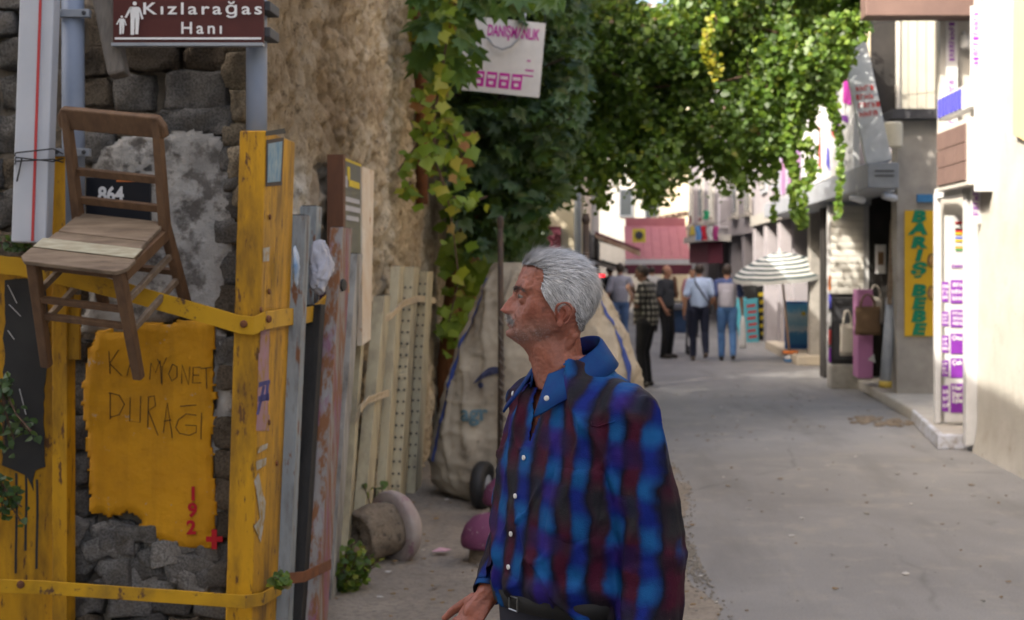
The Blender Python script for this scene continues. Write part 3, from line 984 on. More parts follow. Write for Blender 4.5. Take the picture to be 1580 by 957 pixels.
# leaning light-box sign
a = W(1327, 55, 17.0); c = W(1352, 252, 16.7)
ls = thing('leaning_sign', 'long grey sign box leaning beside the white signboard', 'sign', c)
b = MB(); b.bar(a + Vector((-.1, 0, 0)), c + Vector((.03, 0, 0)), .30, .10, up=(0, -1, 0)); b.build('casing', M('sign_sheet', (.52, .53, .53), (.42, .44, .45), 2, .6, .2, grime=(.3, .3, .3)), ls, bevel=.01)
d = (c - a).normalized(); s, u, _ = frame_from(d, (0, -1, 0))
mid = a.lerp(c, .52) + Vector((-.03, -.056, 0))
glyph_block(ls, mid, s if s.x > 0 else -s, -d, .24, .42, 4, m_redprint, 5)
p = W(1378, 208, 17.2); b = MB(); b.lathe([(.10, -.15), (.115, -.14), (.115, .13), (.10, .15)], p, n=20); b.tube([p + Vector((.02, .1, -.2)), p + Vector((.06, .25, -.3))], .02)
solo('drum_lamp', b, M('drum_cream', (.66, .60, .46), (.58, .52, .4), 4, .6, .1), 'cream drum shaped lamp on the pier beside the leaning sign', 'lamp', p, smooth=False)

# row of shop fronts beyond
E = thing('shop_row', 'row of grey columned shop fronts behind the striped umbrella', 'building', (3.8, 27, 0))
b = MB(); b.box((3.95, 22.0, 0), (8, 34, 2.6)); b.build('inner_wall', m_dgrey, E)
b = MB(); b.box((3.55, 22.0, 2.86), (8, 34, 7.5)); b.build('upper_wall', m_lilac, E)
for k, (yy, ww, mm) in enumerate(((22.1, .3, m_white), (24.4, .28, m_concrete), (26.5, .35, m_lilac), (28.6, .5, m_lilac), (31.0, .6, m_lilac), (33.4, .5, m_lilac))):
    b = MB(); b.box((3.5, yy, 0), (3.98, yy + ww, 2.86)); b.build('column', mm, E, bevel=.01)
for yy in (22.6, 24.9, 27.0, 29.3):
    b = MB(); b.box((3.90, yy, .15), (3.94, yy + 1.4, 2.4)); f = b.build('door', m_grey, E)
    b = MB(); b.box((3.885, yy + .1, .4), (3.898, yy + 1.3, 2.3)); b.build('pane', m_glass, f)
for yy in (27.4, 29.2, 31.2):
    b = MB(); b.box((3.50, yy, 3.3), (3.548, yy + 1.1, 4.7)); f = b.build('window', m_grey, E)
    b = MB(); b.box((3.485, yy + .1, 3.4), (3.498, yy + 1.0, 4.6)); b.build('pane', m_glass, f)
b = MB(); b.box((3.45, 27.0, 2.62), (3.6, 34, 2.86)); b.build('fascia', m_concrete, E)
b = MB(); b.box((3.25, 24.2, 0), (4.0, 29.0, .16)); struct('shop_plinth', b, M('plinth', (.50, .44, .34), (.42, .37, .3), 4, .9, .3), bevel=.01)

Fb = thing('lilac_building', 'lilac grey two storey building with tall windows beyond the umbrella', 'building', (3.3, 40, 0))
rot = Matrix.Translation((3.65, 34.2, 0)) @ Matrix.Rotation(R(3.5), 4, 'Z')
b = MB(); b.box((0, 0, 2.5), (6, 14, 8), rot); b.build('upper_wall', m_lilac, Fb)
b = MB(); b.box((.5, 0, 0), (6, 14, 2.5), rot); b.build('lower_wall', m_dgrey, Fb)
for yy in (.3, 2.4, 4.6, 7.0, 9.4, 12):
    b = MB(); b.box((.05, yy, 0), (.52, yy + .4, 2.5), rot); b.build('column', m_lilac, Fb)
    b = MB(); b.box((-.05, yy + .6, 3.0), (-.003, yy + 1.5, 4.6), rot); f = b.build('window', m_white, Fb)
    b = MB(); b.box((-.065, yy + .68, 3.08), (-.052, yy + 1.42, 4.52), rot); b.build('pane', m_glass, f)
    b = MB(); b.box((-.14, yy + .5, 2.9), (-.003, yy + 1.6, 2.98), rot); b.build('sill', m_concrete, Fb)
b = MB(); b.box((-.75, 4.3, 2.35), (0, 9, 2.52), rot); b.build('awning', m_white, Fb)
b = MB(); b.box((-.60, 4.5, 1.75), (-.2, 8.8, 2.34), rot); b.build('shop_blind', m_maroon, Fb)

# white block closing the view
Gb = thing('white_block', 'sunlit white and cream houses closing the end of the street', 'building', (0, 56, 0))
b = MB(); b.box((-7, 56, 0), (2.2, 66, 12)); b.build('wall', m_white, Gb)
b = MB(); b.box((2.2, 55.5, 0), (3.2, 66, 10)); b.build('cream_wall', m_cream, Gb)
b = MB(); b.box((3.2, 54, 0), (9, 66, 9.5)); b.build('white_wall', m_white, Gb)
for x, z in ((-.9, 3.6), (.5, 3.6), (1.5, 3.5), (-.9, 6.2), (.5, 6.2), (1.5, 6.2), (3.7, 4.1), (4.9, 4.1), (6.2, 4.1), (3.7, 6.6), (4.9, 6.6)):
    yy = 54 if x > 3 else 56
    b = MB(); b.box((x, yy - .06, z), (x + .55, yy - .003, z + 1.1)); f = b.build('window', m_grey, Gb)
    b = MB(); b.box((x + .06, yy - .075, z + .06), (x + .49, yy - .062, z + 1.04)); b.build('pane', m_glass, f)
Hb = thing('rusty_shop_roof', 'patched rusty shop roof above the rose awning', 'roof', (2, 50, 2.9))
b = MB(); b.prism([(1.0, 50, 3.15), (3.0, 50, 3.55), (3.0, 50, 3.45), (1.0, 50, 3.05)], (0, 4, .2)); b.build('sheet', m_roof, Hb)
for k in range(9):
    b = MB(); x0 = 1.02 + k * .22; z0 = 3.18 + k * .044; b.box((x0, 49.9, z0), (x0 + .06, 54, z0 + .05)); b.build('rib', m_roof, Hb)
b = MB(); b.box((1.0, 50.2, 2.6), (3.0, 50.4, 3.05)); b.build('front_board', m_cream, Hb)

aw = thing('rose_awning', 'wide rose pink awning with darker valance across the end of street', 'awning', (1.7, 46, 2.2))
n = 7
for k in range(n):
    x0 = .62 + k * (2.1 / n); x1 = x0 + 2.1 / n - .012
    b = MB(); b.prism([(x0, 48.4, 3.0), (x1, 48.4, 3.0), (x1, 45.6, 1.86), (x0, 45.6, 1.86)], (0, 0, .025)); b.build('panel', m_rose, aw)
b = MB(); b.box((.6, 45.5, 1.72), (2.75, 45.56, 1.88)); b.build('rail', m_plainwhite, aw)
b = MB(); b.box((.6, 45.46, 1.40), (2.75, 45.49, 1.715)); b.build('valance', m_maroon, aw)
b = MB(); b.box((.66, 48.42, 2.0), (2.7, 48.5, 3.3)); b.build('back_board', m_rose, aw)
sgn = thing('yellow_notice', 'square yellow notice on the rose board above the awning', 'sign', W(985, 365, 45.3))
a = W(976, 374, 45.3); c = W(996, 353, 45.3); b = MB(); b.box((a.x, 45.3, a.z), (c.x, 45.34, c.z)); b.build('board', flat('notice_yellow', (.55, .45, .05)), sgn)
b = MB(); b.lathe([(.13, 0), (.10, .01)], W(986, 363, 45.28), (0, -1, 0), 16); b.build('mark', m_dgrey, sgn)

# left row: cream house with column, shops with maroon awnings
Lb = thing('cream_house', 'cream plastered house with grey downpipe behind the climbing leaves', 'building', (-1.5, 22, 0))
b = MB(); b.box((-9, 20, 0), (-.32, 31, 5.6)); b.build('wall', m_cream, Lb)
b = MB(); b.tube([(-.40, 19.93, 0), (-.40, 19.93, 5.5)], .05, 10); b.build('downpipe', m_grey, Lb, smooth=True)
b = MB(); b.box((-1.5, 19.9, 1.5), (-.63, 19.99, 2.25)); b.build('maroon_panel', m_maroon, Lb)
for yy in (21, 24, 27):
    b = MB(); b.box((-.315, yy, .1), (-.28, yy + 2, 2.3)); b.build('shop_shade_sheet', m_in_shade, Lb)  # dark sheet on the solid wall, painted shade of a shop interior
Mb = thing('shop_terrace', 'row of dark open shop fronts with red lit signs behind the cream house', 'building', (-.3, 36, 0))
b = MB(); b.box((-8, 31.2, 0), (-.25, 52, 8.0)); b.build('wall', m_white, Mb)
for k, yy in enumerate((31.5, 35, 39, 43)):
    b = MB(); b.box((-.245, yy, .1), (-.2, yy + 2.8, 2.4)); b.build('shop_shade_sheet', m_in_shade, Mb)  # shade of the open shops painted as dark sheets on the wall
m_redlight = flat('red_lit_sign', (.75, .02, .03), emit=1.2)
for k, (px, py, w, h) in enumerate(((926, 427, 14, 7), (931, 436, 12, 6))):
    p = W(px, py, 31); rl = thing('red_lit_sign', ('upper red lit shop sign under the maroon awning', 'lower red lit shop sign under the maroon awning')[k], 'sign', p)
    b = MB(); b.box((p.x - w / 2 * .0141, 31, p.z - h / 2 * .0141), (p.x + w / 2 * .0141, 31.06, p.z + h / 2 * .0141)); b.build('light_face', m_redlight, rl)
    b = MB(); b.box((p.x - w / 2 * .0141 - .02, 31.02, p.z - h / 2 * .0141 - .02), (p.x + w / 2 * .0141 + .02, 31.1, p.z + h / 2 * .0141 + .02)); b.build('casing', m_black, rl)
for k, (pa, pb, Y, lab) in enumerate((((918, 357), (988, 384), 29.0, 'maroon sloping awning jutting out behind the cream house'), ((905, 395), (968, 412), 30.5, 'dark awning hung just above the red lit shop signs'))):
    a = W(pa[0], pa[1], Y); c = W(pb[0], pb[1], Y)
    aw = thing('shop_awning', lab, 'awning', a)
    b = MB(); b.prism([a, c, c + Vector((0, 0, -.05)), a + Vector((0, 0, -.05))], (0, 3.2, .0)); b.build('cloth', (m_maroon, m_dgrey)[k], aw)
    b = MB(); b.prism([a + Vector((0, -.01, -.052)), c + Vector((0, -.01, -.052)), c + Vector((0, -.01, -.16)), a + Vector((0, -.01, -.13))], (0, .03, 0)); b.build('valance', (m_roof, m_plainwhite)[k], aw)
    for yy in (0.1, 3.0):
        b = MB(); b.tube([a + Vector((-.4, yy, .02)), c + Vector((0, yy, -.06))], .02, 6); b.build('arm', m_dgrey, aw)

# ---------------------------------------------------------------- things on and along the near wall
m_wood = M('worn_brown_wood', (.15, .085, .045), (.09, .05, .028), 5, .6, .35, 50, .003, stretch=(6, 6, 1), spots=(.05, .03, .02), st=(.64, .74))
m_wood_s = M('grey_seat_wood', (.24, .18, .125), (.12, .085, .058), 5, .75, .5, 40, .003, stretch=(1.2, 7, 7), spots=(.07, .05, .035), sscale=18, st=(.62, .7))
m_tape = M('clear_tape', (.42, .40, .30), (.30, .26, .18), 14, .25, .3, 30, .003, stretch=(1, 4, 4))
m_beam = M('weathered_beam', (.17, .15, .13), (.10, .09, .08), 6, .9, .6, 40, .005, stretch=(8, 8, 1))
m_yel = M('yellow_post_paint', (.50, .26, .007), (.38, .19, .006), 4, .55, .4, 35, .003, spots=(.10, .045, .015), sscale=11, st=(.57, .63), grime=(.12, .062, .010), gst=(.43, .68), stretch=(3, 3, .8), rnd=.25)
m_yel2 = M('yellow_strap_paint', (.52, .29, .010), (.40, .215, .008), 5, .55, .4, 40, .003, spots=(.10, .05, .025), sscale=16, st=(.58, .64), grime=(.16, .10, .02), gst=(.5, .75))
m_gpost = M('grey_blue_post_paint', (.27, .30, .31), (.20, .225, .24), 4, .6, .4, 35, .003, spots=(.15, .065, .03), sscale=9, st=(.56, .62), grime=(.07, .06, .055), gst=(.5, .72), stretch=(3, 3, .7))
m_cpost = M('cream_post_paint', (.44, .39, .26), (.36, .32, .21), 4, .6, .3, 35, .003, spots=(.24, .15, .08), sscale=16, st=(.66, .71), grime=(.17, .14, .10), gst=(.5, .75), stretch=(3, 3, .7))
m_wpost = M('dirty_white_post_paint', (.36, .35, .32), (.27, .26, .24), 4, .65, .3, 35, .003, spots=(.2, .12, .07), sscale=12, st=(.63, .69), grime=(.09, .08, .07), gst=(.48, .7), stretch=(3, 3, .6))
m_rpost = M('rusty_post_paint', (.27, .26, .25), (.19, .15, .12), 4, .7, .4, 35, .004, spots=(.20, .085, .035), sscale=8, st=(.47, .56), grime=(.22, .085, .14), gst=(.50, .62), stretch=(3, 3, .6))
m_tar = M('tarred_plank', (.03, .028, .026), (.018, .017, .016), 5, .8, .5, 40, .004, stretch=(5, 5, 1), spots=(.12, .11, .1), st=(.66, .75))
m_pvc = M('white_plastic', (.46, .48, .52), (.40, .42, .46), 3, .45, .1, 40, grime=(.3, .29, .27), gst=(.6, .9))
m_bluegrey = M('blue_grey_pipe', (.24, .28, .36), (.19, .23, .30), 3, .5, .1, 60, grime=(.14, .14, .15), gst=(.6, .85))
m_wire = flat('black_wire', (.02, .02, .02))

# hanging chair --------------------------------------------------------------
T = Matrix.Translation(W(151, 372, 5.42)) @ Matrix.Rotation(R(-14), 4, 'Z') @ Matrix.Rotation(R(29), 4, 'X') @ Matrix.Rotation(R(7), 4, 'Y') @ Matrix.Translation((0, 0, -.45))
ch = thing('wooden_chair', 'old brown wooden chair hung on the stone wall above yellow patch', 'chair', T @ Vector((0, 0, 0)))


def cp(name, mb, mat, bevel=.005, **kw):
    me = mb.mesh(name); me.transform(T)
    return mesh_obj(name, me, mat, ch, bevel=bevel, **kw)


ys_ = [(-.205, -.105), (-.10, -.035), (-.031, .028), (.033, .19)]
for k, (y0, y1) in enumerate(ys_):
    b = MB()
    wf = .215 if k == 0 else .205 - .006 * k
    nn = 8
    pts = []
    if k == 0: pts = [(-wf + .03, y0), (wf - .03, y0), (wf, y0 + .03), (wf, y1), (-wf, y1), (-wf, y0 + .03)]
    else: pts = [(-wf, y0), (wf, y0), (wf - .004, y1), (-wf + .004, y1)]
    b.prism([(p[0], p[1], .437) for p in pts], (0, 0, .018)); cp('seat_slat', b, m_wood_s, .004)
b = MB(); b.box((-.208, -.104, .4555), (.205, -.034, .4585)); cp('tape_strip', b, m_tape, 0)
for s in (-1, 1):
    b = MB(); b.bar((s * .175, -.165, .437), (s * .195, -.20, -.02), .042, .042, (0, 1, 0), .036, .036); cp('front_leg', b, m_wood)
    b = MB(); b.bar((s * .185, .175, .45), (s * .19, .235, .0), .036, .044, (0, 1, 0), .034, .040)
    b.bar((s * .185, .173, .43), (s * .19, .24, .87), .036, .044, (0, 1, 0), .032, .034); cp('back_leg', b, m_wood)
    b = MB(); b.bar((s * .18, -.17, .17), (s * .187, .21, .19), .018, .026); cp('side_stretcher', b, m_wood_s, .003)
    b = MB(); b.bar((s * .18, -.17, .30), (s * .187, .19, .31), .018, .026); cp('side_stretcher', b, m_wood_s, .003)
    b = MB(); b.box((s * .19 - .012, -.16, .39), (s * .19 + .012, .17, .436)); cp('seat_rail', b, m_wood, .003)
b = MB(); b.box((-.18, -.165, .395), (.18, -.14, .436)); cp('seat_rail', b, m_wood, .003)
for z in (.20, .275):
    b = MB(); b.bar((-.185, -.18, z), (.185, -.18, z), .022, .024); cp('front_stretcher', b, m_wood, .003)
b = MB(); b.bar((-.185, .205, .22), (.185, .205, .22), .022, .024); cp('rear_stretcher', b, m_wood, .003)
b = MB()
pr = [(-.225, .80), (-.225, .845), (-.20, .885), (.20, .885), (.225, .845), (.225, .80), (.19, .795), (-.19, .795)]
b.prism([(p[0], .222, p[1]) for p in pr], (0, .032, 0)); cp('top_rail', b, m_wood, .008)
for z in (.508, .625):
    b = MB(); b.bar((-.185, .19 + (z - .45) * .13, z), (.185, .19 + (z - .45) * .13, z), .018, .032); cp('back_rail', b, m_wood, .003)

# number plate behind the chair ---------------------------------------------
pl = thing('number_plate', 'black plate with white number 864 behind the chair back', 'sign', W(180, 320, 5.8))
a = W(132, 352, 5.8); c = W(232, 274, 5.8)
b = MB(); b.box((a.x, 5.8, a.z), (c.x, 5.82, c.z)); b.build('plate', flat('plate_black', (.012, .014, .02), .4), pl, bevel=.003)
lettering('864', .082, W(171, 301, 5.797), m_ink, pl, bold=.003, sx=.85)
b = MB(); b.box((W(180, 274, 5.8).x, 5.797, c.z - .018), (c.x - .02, 5.80, c.z - .004)); b.build('orange_edge', m_orange, pl)

# brown direction sign on two grey poles ------------------------------------
rsn = thing('direction_sign', 'brown tourist direction sign with white walking figures on grey pole', 'sign', W(396, 330, 5.76))
a = W(174, 67, 5.62); c = W(407, -150, 5.62)
b = MB(); b.box((a.x, 5.62, a.z), (c.x, 5.635, c.z)); b.build('panel', flat('sign_brown', (.075, .018, .016), .45), rsn, bevel=.004)
b = MB(); z0 = W(0, 61, 5.615).z; b.box((a.x + .01, 5.614, z0), (c.x - .01, 5.6185, z0 + .008)); b.build('border_line', m_ink, rsn)
b = MB(); b.box((a.x, 5.60, a.z - .012), (c.x, 5.64, a.z)); b.build('edge_trim', m_grey, rsn)
lettering('Kızlarağas', .066, W(219, 22, 5.614), m_ink, rsn, ax='LEFT', ay='BOTTOM_BASELINE', space=1.28, fit=.468, bold=.0008)
lettering('Hanı', .066, W(278, 52, 5.614), m_ink, rsn, ax='LEFT', ay='BOTTOM_BASELINE', space=1.35, sx=1.06, bold=.0008)
b = MB()


def fig(px, py, h, Y=5.613):
    """flat print pictogram, head at top, height h px"""
    f = lambda x, y: W(px + x * h, py + y * h, Y)
    b.lathe([(.06 * h / FPX * Y, 0), (.059 * h / FPX * Y, .002)], f(0, .07), (0, -1, 0), 12)
    for q in ([(-.14, .17), (.12, .17), (.14, .50), (-.12, .50)], [(-.12, .5), (-.0, .5), (-.02, 1), (-.12, 1)], [(.02, .5), (.14, .5), (.10, .98), (.02, .98)], [(-.14, .17), (-.08, .2), (-.24, .5), (-.30, .48)], [(.10, .17), (.16, .2), (.26, .52), (.20, .54)]):
        b.prism([f(*p) for p in q][::-1], (0, -.002, 0))


fig(208, 2, 52); fig(188, 24, 29)
b.build('pictogram', m_ink, rsn)
b = MB(); b.tube([W(396, 330, 5.76), W(396, -160, 5.76)], .042, 16); b.build('pole', m_bluegrey, rsn, smooth=True)
for yy in (12, 52):
    p = W(405, yy, 5.68); b = MB(); b.box((p.x - .05, 5.64, p.z - .02), (p.x + .04, 5.80, p.z + .02)); b.build('clamp', m_dgrey, rsn, bevel=.004)

# downpipe, plastic trunking, beam -------------------------------------------
dp = thing('grey_downpipe', 'blue grey downpipe with bracket plates beside the plastic trunking', 'pipe', W(113, 900, 5.72))
b = MB(); b.tube([W(112, -120, 5.72), W(114, 420, 5.72)], .044, 16); b.build('pipe', m_bluegrey, dp, smooth=True)
for yy in (20, 235):
    p = W(108, yy, 5.66); b = MB(); b.box((p.x - .075, 5.66, p.z - .016), (p.x + .075, 5.69, p.z + .016)); br = b.build('bracket', m_grey, dp, bevel=.003)
    for s in (-1, 1):
        b = MB(); b.lathe([(.009, 0), (.007, .008)], p + Vector((s * .055, 0, 0)), (0, -1, 0), 8); b.build('bolt', m_dgrey, br)
tr = thing('plastic_trunking', 'tall white plastic trunking with red stripe leaning on the stone wall', 'trunking', W(50, 370, 5.55))
b = MB(); b.bar(W(67, -140, 5.6), W(49, 375, 5.55), .135, .07, up=(0, 1, 0)); b.build('channel', m_pvc, tr, bevel=.006)
b = MB(); b.bar(W(67, -140, 5.56), W(50, 372, 5.511), .010, .004, up=(0, 1, 0)); b.build('red_stripe', m_redprint, tr)
for yy, dx in ((236, 2), (243, -2), (249, 1)):
    p = W(54, yy, 5.5); b = MB(); b.tube([p + Vector((-.09, .03, -.01)), p + Vector((-.075, 0, 0)), p + Vector((.07, 0, .008 * dx)), p + Vector((.085, .06, 0))], .003, 6); b.build('tie_wire', m_wire, tr)
b = MB(); b.tube([W(34, 243, 5.5), W(30, 262, 5.5), W(26, 280, 5.52)], .003, 6); b.build('tie_wire', m_wire, tr)
b = MB(); b.bar(W(150, -60, 5.75), W(184, 118, 5.66), .085, .075, up=(0, 1, 0), w2=.07)
solo('timber_beam', b, m_beam, 'weathered timber beam jutting out under the brown direction sign', 'beam', W(184, 118, 5.66), bevel=.012)

# yellow sheet with torn black poster ---------------------------------------
ysn = thing('yellow_sheet', 'yellow metal sheet with torn black poster below the trunking', 'panel', W(40, 1050, 5.72))
b = MB(); a = W(-60, 1085, 5.75); c = W(98, 396, 5.75); b.box((a.x, 5.75, 0), (c.x, 5.765, c.z)); b.build('sheet', m_yel, ysn)
b = MB(); a = W(80, 1085, 5.68); c = W(103, 240, 5.68); b.box((a.x, 5.68, 0), (c.x, 5.775, c.z)); b.build('edge_post', m_yel, ysn, bevel=.004)
b = MB(); a = W(122, 555, 5.7); c = W(92, 455, 5.7); b.box((c.x, 5.70, a.z), (a.x, 5.72, c.z)); b.build('flap', m_yel, ysn)
pt = ragged([(8, 432), (66, 425), (76, 500), (70, 620), (72, 718), (56, 722), (52, 757), (38, 735), (4, 720), (6, 560)], 2.5, 4, 12)
b = MB(); b.prism([W(x, y, 5.746) for x, y in pt], (0, -.004, 0)); b.build('torn_poster', m_black, ysn)
b = MB()
for x, y0, y1 in ((25, 730, 885), (40, 730, 850), (57, 740, 878), (47, 470, 520), (12, 450, 500)):
    b.strip([W(x + math.sin(k) * .8, y0 + (y1 - y0) * k / 5, 5.743) for k in range(6)], (1, 0, 0), .010)
b.build('paint_drip', m_black, ysn)
b = MB()
for (x0, y0, x1, y1) in ((12, 440, 26, 468), (14, 470, 32, 488), (12, 510, 22, 524), (30, 600, 40, 640)):
    b.bar(W(x0, y0, 5.738), W(x1, y1, 5.738), .004, .002)
tag(b.build('painted_foil_glint', m_plainwhite, ysn), kind='stuff')  # white slivers painted as glints on the torn poster

# the big yellow post ---------------------------------------------------------
yp_ = thing('yellow_post', 'wide yellow painted steel post with small blue picture at its top', 'post', W(388, 1060, 5.62))
top = W(394, 203, 5.62); bot = Vector((W(366, 1060, 5.6).x, 5.6, 0))
XT = top.x; XB = bot.x
vs_ = []
for z, xc in ((0, XB), (top.z, XT)):
    for x, y in ((-.052, 5.58), (.052, 5.58), (.052, 6.10), (-.052, 6.10)):
        vs_.append((xc + x, y, z))
b = MB(); b.add(vs_, [(0, 3, 2, 1), (4, 5, 6, 7), (0, 1, 5, 4), (1, 2, 6, 5), (2, 3, 7, 6), (3, 0, 4, 7)])
b.build('shaft', m_yel, yp_, bevel=.006)


def side_x(z): return XB + (XT - XB) * z / top.z + .052


def on_side(px, py):
    X = -1.36
    for _ in range(4):
        p = WX(px, py, X); X = side_x(p.z)
    return p + Vector((.004, 0, 0))


def side_quad(pts, name, mat, off=.004, parent=yp_):
    b = MB(); q = [on_side(*p) + Vector((off * .4 - .0035, 0, 0)) for p in pts]; b.prism(q, (.001, 0, 0)); return b.build(name, mat, parent)


side_quad([(410, 216), (437, 212), (434, 286), (409, 288)], 'picture_frame', flat('frame_dark', (.05, .035, .03)), .004)
side_quad([(412, 222), (434, 218), (431, 280), (411, 282)], 'blue_picture', M('blue_picture', (.06, .20, .34), (.30, .38, .40), 30, .4, .0, stretch=(1, 1, .6)), .009)
side_quad([(409, 203), (438, 198), (440, 206), (409, 210)], 'torn_cap', m_black)
for y0, y1, x0, x1, mm in ((500, 545, 402, 415, 'pink'), (545, 640, 398, 414, 'pink'), (640, 665, 396, 415, 'pink')):
    side_quad([(x0, y0), (x1, y0), (x1 - 1, y1), (x0 - 2, y1)], 'sprayed_mark', M('sprayed_pink', (.36, .20, .27), (.30, .18, .15), 9, .7, .1, spots=(.32, .18, .03), sscale=14, st=(.52, .62)))
m_gw = M('sprayed_white', (.40, .39, .37), (.30, .26, .17), 14, .7, .1, spots=(.30, .17, .02), sscale=18, st=(.52, .6))
m_gb = M('sprayed_blue', (.06, .06, .22), (.04, .04, .15), 9, .7, .1)
for q in ([(396, 690), (412, 684), (411, 692), (397, 700)], [(394, 712), (410, 706), (409, 718), (395, 726)], [(398, 730), (404, 760), (409, 775), (407, 800), (401, 838), (391, 812), (400, 800), (396, 770), (391, 742)]):
    side_quad(q, 'sprayed_mark', m_gw, .005)
for q in ([(398, 590), (415, 586), (415, 592), (398, 598)], [(397, 612), (414, 606), (414, 618), (397, 620)], [(410, 588), (414, 588), (412, 618), (408, 618)], [(404, 596), (408, 596), (398, 640), (394, 640)]):
    side_quad(q, 'sprayed_mark', m_gb, .007)
side_quad([(405, 383), (415, 381), (414, 403), (405, 404)], 'sticker_rest', m_gw, .005)
for px, py in ((413, 450), (414, 335), (400, 478), (413, 652), (425, 715)):
    p = on_side(px, py); b = MB(); b.lathe([(.012, 0), (.010, .006)], p, (1, 0, 0), 8); b.build('bolt', m_rust, yp_)

# straps -----------------------------------------------------------------------
def ribbon(name, pts, h, mat, label, thick=.007, bolts=(), parent=None, cat='strap'):
    V = []; Fq = []
    for i, (p, dz) in enumerate(pts):
        V += [p + Vector((0, 0, -h / 2)), p + Vector((dz, 0, h / 2))]
    b = MB(); b.add(V, [(2 * i, 2 * i + 2, 2 * i + 3, 2 * i + 1) for i in range(len(pts) - 1)])
    root = thing(name, label, cat, pts[0][0])
    b.build('band', mat, root, solid=thick, bevel=.002)
    for p, n in bolts:
        b = MB(); b.lathe([(.016, 0), (.013, .010), (.005, .012)], p, n, 8); b.build('bolt', m_rust, root)
    return root


up = [(W(-60, 402, 5.60), 0), (W(30, 412, 5.62), 0), (W(120, 432, 5.62), 0), (W(200, 452, 5.6), 0), (W(262, 470, 5.57), 0), (W(330, 489, 5.55), 0), (W(370, 501, 5.54), .0), (W(392, 503, 5.535), 0)]
up += [(on_side(405, 494) + Vector((.02, -.06, 0)), 0), (on_side(430, 490) + Vector((.014, 0, 0)), 0), (WX(470, 487, -1.345), 0), (WX(484, 484, -1.33), .0), (WX(496, 470, -1.32), .01), (WX(515, 457, -1.31), 0), (WX(538, 441, -1.30), 0)]
ribbon('yellow_strap', up, .072, m_yel2, 'bent yellow metal strap holding the posts at chair height', bolts=[(W(376, 500, 5.53), (0, -1, 0)), (on_side(404, 492) + Vector((.03, -.04, 0)), (1, -.3, 0)), (WX(530, 442, -1.29), (1, -.4, 0))])
lo_ = [(W(-60, 903, 5.5), 0), (W(60, 906, 5.5), 0), (W(200, 916, 5.49), 0), (W(300, 923, 5.48), 0), (W(378, 929, 5.47), 0), (on_side(398, 922) + Vector((.02, -.03, 0)), 0), (on_side(420, 912) + Vector((.012, 0, 0)), 0), (on_side(440, 902) + Vector((.012, 0, 0)), 0)]
ribbon('yellow_strap', lo_, .052, m_yel2, 'straight yellow metal strap near the ground around the big yellow post', bolts=[(W(32, 902, 5.49), (0, -1, 0))])

# leaning posts and planks ------------------------------------------------------
def leaner(name, label, ptop, pbot, Xt, Xb, w, d, mat, zb=None, hollow=True, cat='post', holes=False, group=None):
    """w: along the wall (Y), d: out from the wall (X). ptop/pbot pixels of its axis"""
    t = WX(ptop[0], ptop[1], Xt); o = WX(pbot[0], pbot[1], Xb)
    if zb is not None:                    # carry the axis on down to the ground
        k = (o.z - zb) / (t.z - o.z); o = o + (o - t) * k
    root = thing(name, label, cat, o, group)
    b = MB(); hx, hy = d / 2, w / 2
    b.add([p + Vector((x, y, 0)) for p in (o, t) for x, y in ((-hx, -hy), (hx, -hy), (hx, hy), (-hx, hy))], [(0, 3, 2, 1), (4, 5, 6, 7), (0, 1, 5, 4), (1, 2, 6, 5), (2, 3, 7, 6), (3, 0, 4, 7)])
    b.build('shaft', mat, root, bevel=.003)
    if hollow:
        b = MB(); b.box((t.x - hx + .007, t.y - hy + .007, t.z + .001), (t.x + hx - .007, t.y + hy - .007, t.z + .004)); b.build('open_end', m_black, root)
    if holes:
        dr = (t - o); L = dr.length; dr.normalize(); s, u, _ = frame_from(dr, (0, 1, 0)); n = int(L / .085)
        b = MB()
        for i in range(2, n - 1):
            for sx in (-1, 1):
                b.lathe([(.009, 0), (.009, .003)], o + dr * (i * .085) - u * (w / 2) + s * (sx * .02), -u, 6)
        tag(b.build('punched_hole', m_black, root), kind='stuff')
        b = MB()
        for i in range(2, n - 1):
            b.lathe([(.010, 0), (.010, .003)], o + dr * (i * .085) + s * (d / 2), s, 6)
        tag(b.build('punched_hole', m_black, root), kind='stuff')
    return root


leaner('steel_post', 'grey blue steel post with peeling sticker right beside the yellow post', (458, 333), (437, 800), -1.34, -1.38, .10, .10, m_gpost, .0)
leaner('steel_post', 'taller grey blue steel post behind the stuffed white plastic bag', (480, 319), (462, 760), -1.40, -1.42, .12, .08, m_gpost, .0)
leaner('tarred_plank', 'black tarred plank standing between the grey and rusty posts', (487, 470), (456, 957), -1.33, -1.345, .10, .07, m_tar, .0, False, 'plank')
leaner('tarred_plank', 'purple stained black plank leaning against the rusty post', (506, 450), (472, 957), -1.335, -1.335, .11, .06, M('purple_plank', (.14, .05, .11), (.06, .04, .05), 4, .8, .4, 40, stretch=(4, 4, .6), grime=(.02, .02, .02), gst=(.42, .6)), .0, False, 'plank')
rp_ = leaner('rusty_post', 'rusty leaning steel post with pink paint and bolt hole', (527, 352), (487, 957), -1.28, -1.29, .26, .06, m_rpost, .0)
leaner('steel_post', 'dirty white steel post leaning right behind the rusty post', (549, 392), (512, 870), -1.38, -1.40, .17, .05, m_wpost, .0)
leaner('steel_post', 'thin olive steel post between dirty white and cream posts', (562, 402), (540, 720), -1.46, -1.46, .10, .05, m_cpost, .0)
leaner('cream_post', 'wide cream steel post whose foot stands behind the overturned bollard', (590, 456), (562, 760), -1.42, -1.44, .26, .07, m_cpost, .0)
leaner('cream_post', 'narrow pale cream steel post second from the overturned bollard', (614, 411), (594, 720), -1.42, -1.43, .24, .06, m_cpost, .0)
